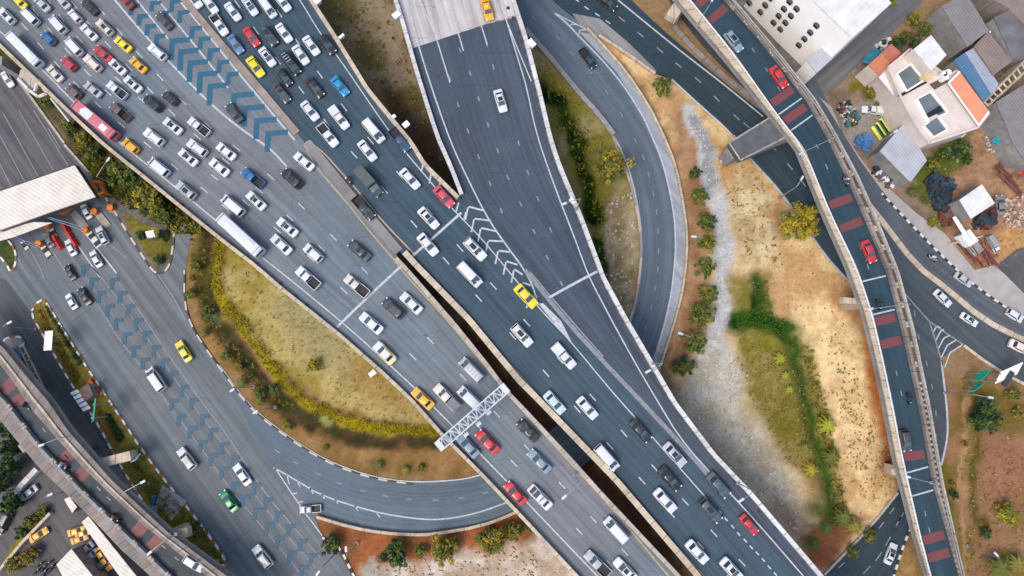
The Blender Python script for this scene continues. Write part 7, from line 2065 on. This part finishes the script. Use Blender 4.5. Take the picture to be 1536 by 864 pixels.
for i, (x, y, r_, k_, nm) in enumerate(((40, 783, 11, ('olive', 'dark', 'mid'), 'bush near the orange taxi in the planted strip'), (28, 800, 10, G3, 'dark bush in the planted strip by the lamp'), (38, 836, 14, ('rust', 'olive', 'rust'), 'rusty orange bush at the bottom of the planted strip'), (18, 848, 13, ('olive', 'mid', 'gold'), 'olive bush cut by the bottom edge in the planted strip'), (60, 768, 9, M3, 'small bush at the pointed end of the planted strip'))):
    tree((x, y), r_, k_, nm, 'bushes in the planted strip', variant=i)
for i, (x, y, r_, k_, nm) in enumerate(((1484, 625, 24, D3, 'large dark green tree in the dry park'), (1482, 802, 9, G3, 'small green tree in the lower park'), (1433, 743, 8, D3, 'dark round bush on the verge beside the flyover'), (1307, 803, 11, M3, 'tree overhanging the street below the flyover by its upper kerb'), (1282, 829, 10, M3, 'tree overhanging the street below the flyover near the ditch'), (1517, 772, 17, ('gold', 'olive', 'lime'), 'yellow blossoming tree in the park'), (1524, 592, 11, M3, 'bush below the billboard at the picture edge'), (1450, 666, 5, ('rust', 'gold', 'rust'), 'rusty shrub beside the upper park path'), (1430, 726, 5, ('rust', 'gold', 'rust'), 'rusty shrub beside the flyover verge'), (1530, 620, 10, ('gold', 'olive', 'mid'), 'yellowish shrub at the picture edge of the park'))):
    tree((x, y), r_, k_, nm, variant=i)
for i, (x, y, r_, k_, nm) in enumerate(((1425, 230, 15, G3, 'green thicket tree beside the beige house wall'), (1447, 218, 13, G3, 'green tree at the end of the house thicket'), (1404, 246, 12, M3, 'mid green bush in the thicket below the house'), (1453, 238, 9, D3, 'dark bush at the junkyard side of the thicket'), (1371, 286, 9, M3, 'small bush in front of the pale blue roofed shed'), (1402, 332, 9, O3, 'olive shrub between pavement and dark scrap'), (1390, 300, 7, M3, 'small shrub beside the blue drum heap'), (1350, 62, 11, D3, 'dark tree behind the red tiled annex'), (1362, 52, 10, ('rust', 'green', 'rust'), 'reddish tree in the planted lot'), (1374, 26, 12, O3, 'olive tree by the corner lane in the planted lot'), (1388, 42, 12, M3, 'green tree beside the green court'), (1340, 3, 7, O3, 'olive bush at the factory corner on the top edge'), (1376, 62, 10, G3, 'green tree just above the white roofed penthouse'), (1308, 138, 9, O3, 'olive bush at the grassy end of the parking yard'), (1322, 153, 8, M3, 'green bush in the yard grass near the parked white pickup'))):
    tree((x, y), r_, k_, nm, variant=i)
# clipped round shrubs along the loop and elsewhere
for i, (x, y, r_, k_, nm) in enumerate(((291, 400, 9, M3, 'clipped round shrub at the mouth of the side road'), (285, 439, 9, M3, 'clipped round shrub below the one at the side road'), (337, 534, 10, M3, 'clipped round shrub at the bend of the loop kerb'), (356, 551, 8, O3, 'yellowish shrub just past the clipped one at the bend'), (388, 590, 9, G3, 'dark shrub on the ditch edge by the loop'), (431, 638, 10, O3, 'olive shrub standing on the loop verge by the pond'), (488, 672, 5, M3, 'tiny shrub on the loop verge'), (408, 583, 10, G3, 'green scrub growing in the ditch'), (631, 702, 7, M3, 'round shrub near the viaduct on the loop verge'), (310, 468, 11, G3, 'dark scrub beside the small round pool'), (286, 418, 5, O3, 'tiny shrub between the two clipped round ones'), (210, 352, 9, D3, 'dark clipped shrub at the sign in the triangular island'), (243, 352, 10, D3, 'dark clipped shrub on the far side of the island sign'), (238, 388, 9, D3, 'dark clipped shrub at the tip of the triangular island'), (289, 794, 12, G3, 'dark green bush beside the old flyover beam'), (468, 548, 12, ('olive', 'gold', 'olive'), 'dry bush in the middle of the grass field'))):
    tree((x, y), r_, k_, nm, 'low shrubs', h=r_ / 8.2 * 1.5, name='bush', variant=i)

def make_palm(seed, mat_, n=13):
    root = thing('palm_tree', 'x', 'palm tree'); r = random.Random(seed)
    mb = MB()
    for k in range(4): mb.bar((0, 0, k * .3 - .05), (0, 0, k * .3 + .3), .12, n=8, r2=.09)
    mb.build('trunk', BARK, root)
    mb = MB()
    for i in range(n):
        a = 2 * math.pi * i / n + r.uniform(-.2, .2); L_ = r.uniform(.8, 1.1); d = Vector((math.cos(a), math.sin(a), 0)); s_ = Vector((-d.y, d.x, 0))
        tilt = r.uniform(.2, .7); prev = None
        for k in range(7):
            t = k / 6; c_ = d * (L_ * t) + Vector((0, 0, 1.2 + tilt * t * .8 - 1.0 * t * t)); w_ = .11 * math.sin(math.pi * min(.97, t * .9 + .1)) + .008
            if prev:
                pc, pw = prev
                dn = Vector((0, 0, -.35))
                mb.quad([pc, c_, c_ + s_ * w_ + dn * w_, pc + s_ * pw + dn * pw]); mb.quad([c_, pc, pc - s_ * pw + dn * pw, c_ - s_ * w_ + dn * w_])
                for sd_ in (-1, 1):
                    for q_ in range(2):
                        b0 = pc.lerp(c_, q_ / 2); e = b0 + (s_ * sd_ * 1.0 + d * .8).normalized() * w_ * 2.0 + dn * w_ * 1.4
                        mb.quad([b0, b0 + d * .05, e])
            prev = (c_, w_)
    mb.build('frond', mat_, root)
    return root
PALM = {}
for i, (x, y, r_, k_, nm) in enumerate(((1243, 638, 14, 'lime', 'bright yellow green palm on the far side of the long green ditch'), (1250, 685, 14, 'mid', 'palm by the sand midway along the long green ditch'), (1218, 704, 12, 'gold', 'yellowish palm on the near bank of the long green ditch'), (1208, 672, 9, 'olive', 'small palm above the yellowish one on the near bank'), (1268, 776, 15, 'mid', 'biggest palm in the clump at the lower end of the ditch'), (1283, 790, 14, 'olive', 'palm leaning to the street at the lower end of the ditch'), (1240, 792, 11, 'green', 'green palm near the ditch end by the red soil'), (1222, 816, 11, 'green', 'small green palm near the ramp parapet'), (1171, 537, 10, 'lime', 'bright small palm on the near bank below the ditch corner'), (1179, 563, 7, 'lime', 'tiny bright palm second below the ditch corner'), (1185, 584, 7, 'lime', 'tiny bright palm third below the ditch corner'), (1504, 853, 21, 'mid', 'large palm at the bottom edge of the park'), (1528, 846, 15, 'olive', 'palm cut by the picture corner of the park'), (361, 575, 9, 'mid', 'small palm beside the lamp on the loop kerb'), (305, 500, 8, 'mid', 'small palm on the loop verge below the pool'), (568, 698, 8, 'mid', 'small palm on the lower loop verge'), (608, 706, 8, 'olive', 'yellowish small palm on the lower loop verge'), (388, 602, 9, 'mid', 'small palm at the loop bend beside dark scrub'))):
    if k_ not in PALM: PALM[k_] = make_palm(i + 3, LEAFS[k_]); o = PALM[k_]
    else: o = copy_tree(PALM[k_])
    s_ = r_ / 8.2 * 1.1; q = P(x, y, s_); o.location = (q.x, q.y, -.05); o.scale = (s_, s_, s_ * .9); o.rotation_euler = (0, 0, random.uniform(0, 6))
    tag(o, nm, 'palm tree', 'palms')

# ground cover nobody could count
def scatter(name, poly, n, h, kinds, spread=.35, clump=5, lo=0.0):
    r = random.Random(len(name) * 31 + n); mb = MB()
    X0, X1 = min(p_[0] for p_ in poly), max(p_[0] for p_ in poly); Y0, Y1 = min(p_[1] for p_ in poly), max(p_[1] for p_ in poly)
    N = n * 3
    xs_ = np.array([r.uniform(X0, X1) for _ in range(N)]); ys_ = np.array([r.uniform(Y0, Y1) for _ in range(N)])
    keep = np.where(sdist(poly, xs_, ys_) < 0)[0][:n]
    for i in keep:
        q = P(xs_[i], ys_[i], lo); mi = r.randrange(len(kinds)); sz = h * r.uniform(.5, 1.3)
        for k in range(clump):
            a = r.uniform(0, 6.28); d = Vector((math.cos(a), math.sin(a), 0)); s_ = Vector((-d.y, d.x, 0)) * sz * .22
            b_ = q + d * spread * r.random() * sz; e = b_ + d * sz * r.uniform(.3, .8) + Vector((0, 0, sz * r.uniform(.4, 1)))
            mb.quad([b_ - s_, b_ + s_, e + s_ * .3, e - s_ * .3], mi=mi)
    return tag(mb.build(name, [LEAFS[k] for k in kinds]), kind='stuff')
def band_poly(ln, w):
    """polygon of a strip of width w survey pixels round a line"""
    pts = np.array(dense(ln, 12)); out_a, out_b = [], []
    for i in range(len(pts)):
        t = pts[min(i + 1, len(pts) - 1)] - pts[max(i - 1, 0)]; t /= np.hypot(*t); nn = np.array([-t[1], t[0]])
        out_a.append(tuple(pts[i] + nn * w / 2)); out_b.append(tuple(pts[i] - nn * w / 2))
    return out_a + out_b[::-1]
scatter('bank_grass', band_poly(BANK, 17), 2600, .42, ('gold', 'gold', 'olive'), lo=.35)
scatter('ditch_grass', band_poly([(300, 350), (297, 430), (316, 488), (350, 530), (400, 590), (440, 622)], 20), 300, .5, ('olive', 'mid', 'olive'))
scatter('water_weed', band_poly(ELL, 22), 1300, .22, ('weed', 'weed', 'green'), lo=-.7)
scatter('water_weed', band_poly([(1102, 483), (1130, 476), (1162, 482), (1186, 500)], 26), 620, .22, ('weed', 'weed', 'green'), lo=-.7)
scatter('water_weed', band_poly([(1140, 420), (1143, 445), (1150, 468)], 22), 240, .22, ('weed', 'olive', 'green'), lo=-.3)
scatter('ditch_weed', band_poly(CHAN, 21), 650, .22, ('green', 'weed', 'green'), lo=-.7)
scatter('ditch_weed', band_poly([(895, 362), (900, 385), (903, 412)], 18), 260, .45, ('green', 'weed', 'dark'), lo=-.6)
scatter('dry_grass', FIELD, 420, .3, ('straw', 'gold', 'straw', 'olive'))
scatter('verge_weeds', [(800, 82), (830, 100), (905, 205), (915, 260), (905, 400), (880, 300), (835, 190)], 300, .45, ('olive', 'gold', 'gold'))
scatter('scrub', [(480, 0), (590, 0), (640, 190), (680, 280), (600, 180), (540, 90)], 260, .5, ('olive', 'straw', 'rust'))
scatter('scrub', [(1430, 720), (1450, 640), (1480, 660), (1536, 650), (1536, 864), (1440, 864)], 220, .4, ('olive', 'straw', 'gold'))
scatter('scrub', [(1098, 500), (1150, 500), (1200, 560), (1222, 720), (1180, 690), (1120, 590)], 380, .35, ('olive', 'gold', 'straw'))
scatter('ditch_bank_weeds', band_poly([(1208, 520), (1230, 610), (1250, 700), (1262, 780)], 16), 420, .5, ('olive', 'gold', 'mid'))
scatter('scrub', [(1250, 480), (1330, 660), (1340, 740), (1290, 770), (1270, 700), (1240, 560)], 150, .35, ('olive', 'straw', 'gold'))
scatter('scrub', [(100, 190), (200, 270), (310, 350), (270, 350), (150, 285)], 1300, .8, ('olive', 'mid', 'gold', 'dark'))
scatter('scrub', [(1090, 210), (1150, 280), (1180, 400), (1120, 380), (1080, 260)], 110, .4, ('gold', 'rust', 'olive'))
scatter('flower_bed_plants', [(58, 462), (78, 494), (100, 534), (120, 566), (112, 574), (66, 496)], 700, .35, ('rust', 'rust', 'olive'), lo=.24)
scatter('hedge_leaves', [(66, 458), (72, 462), (124, 544), (118, 548)], 500, .4, ('dark', 'green'), lo=.2)
scatter('hedge_leaves', [(158, 622), (166, 622), (186, 656), (178, 664)], 300, .4, ('dark', 'green'), lo=.2)
scatter('verge_plants', [(196, 690), (250, 735), (310, 800), (330, 836), (290, 830), (230, 765)], 700, .4, ('gold', 'olive', 'mid'), lo=.16)
def stones(name, poly, n, size, mat_):
    r = random.Random(n); mb = MB()
    X0, X1 = min(p_[0] for p_ in poly), max(p_[0] for p_ in poly); Y0, Y1 = min(p_[1] for p_ in poly), max(p_[1] for p_ in poly)
    xs_ = np.array([r.uniform(X0, X1) for _ in range(n * 3)]); ys_ = np.array([r.uniform(Y0, Y1) for _ in range(n * 3)])
    for i in np.where(sdist(poly, xs_, ys_) < 0)[0][:n]:
        q = P(xs_[i], ys_[i], 0); s_ = size * r.uniform(.4, 1.5)
        mb.box((q.x, q.y, s_ * .2 - .05), (s_, s_ * r.uniform(.5, 1), s_ * .6), r.uniform(0, 3), 0, r.uniform(.4, .8))
    return tag(mb.build(name, mat_), kind='stuff')
ROCK = M('grey_rock', (.5, .46, .4), .9, .25, 1.5, .3); ROCK2 = M('sand_stone', (.42, .33, .22), .9, .25, 1.5, .3); ROCK4 = M('brown_stone', (.27, .2, .15), .9, .3, 1.5, .3); ROCK3 = M('dark_stone', (.25, .185, .11), .9, .25, 1.5, .3)
stones('rubble', [(1040, 620), (1120, 640), (1190, 740), (1200, 810), (1100, 710)], 200, .4, ROCK)
stones('rubble', [(560, 850), (780, 820), (850, 864), (560, 880)], 160, .45, ROCK2)
stones('pebbles', [(1100, 280), (1180, 300), (1300, 480), (1330, 640), (1240, 640), (1200, 480), (1110, 410)], 200, .26, ROCK3)
stones('pebbles', [(1250, 520), (1320, 640), (1330, 740), (1270, 700)], 170, .28, ROCK3)
stones('debris', [(1400, 260), (1480, 200), (1536, 280), (1536, 400), (1462, 400), (1400, 330)], 330, .3, ROCK4)
stones('gravel', band_poly(PATH, 20), 420, .22, ROCK)
stones('gravel', [(1040, 545), (1068, 520), (1090, 525), (1122, 562), (1105, 620), (1060, 655), (1012, 592)], 520, .25, ROCK)
stones('rubble', [(905, 300), (950, 290), (958, 380), (940, 470), (908, 430)], 120, .35, ROCK)
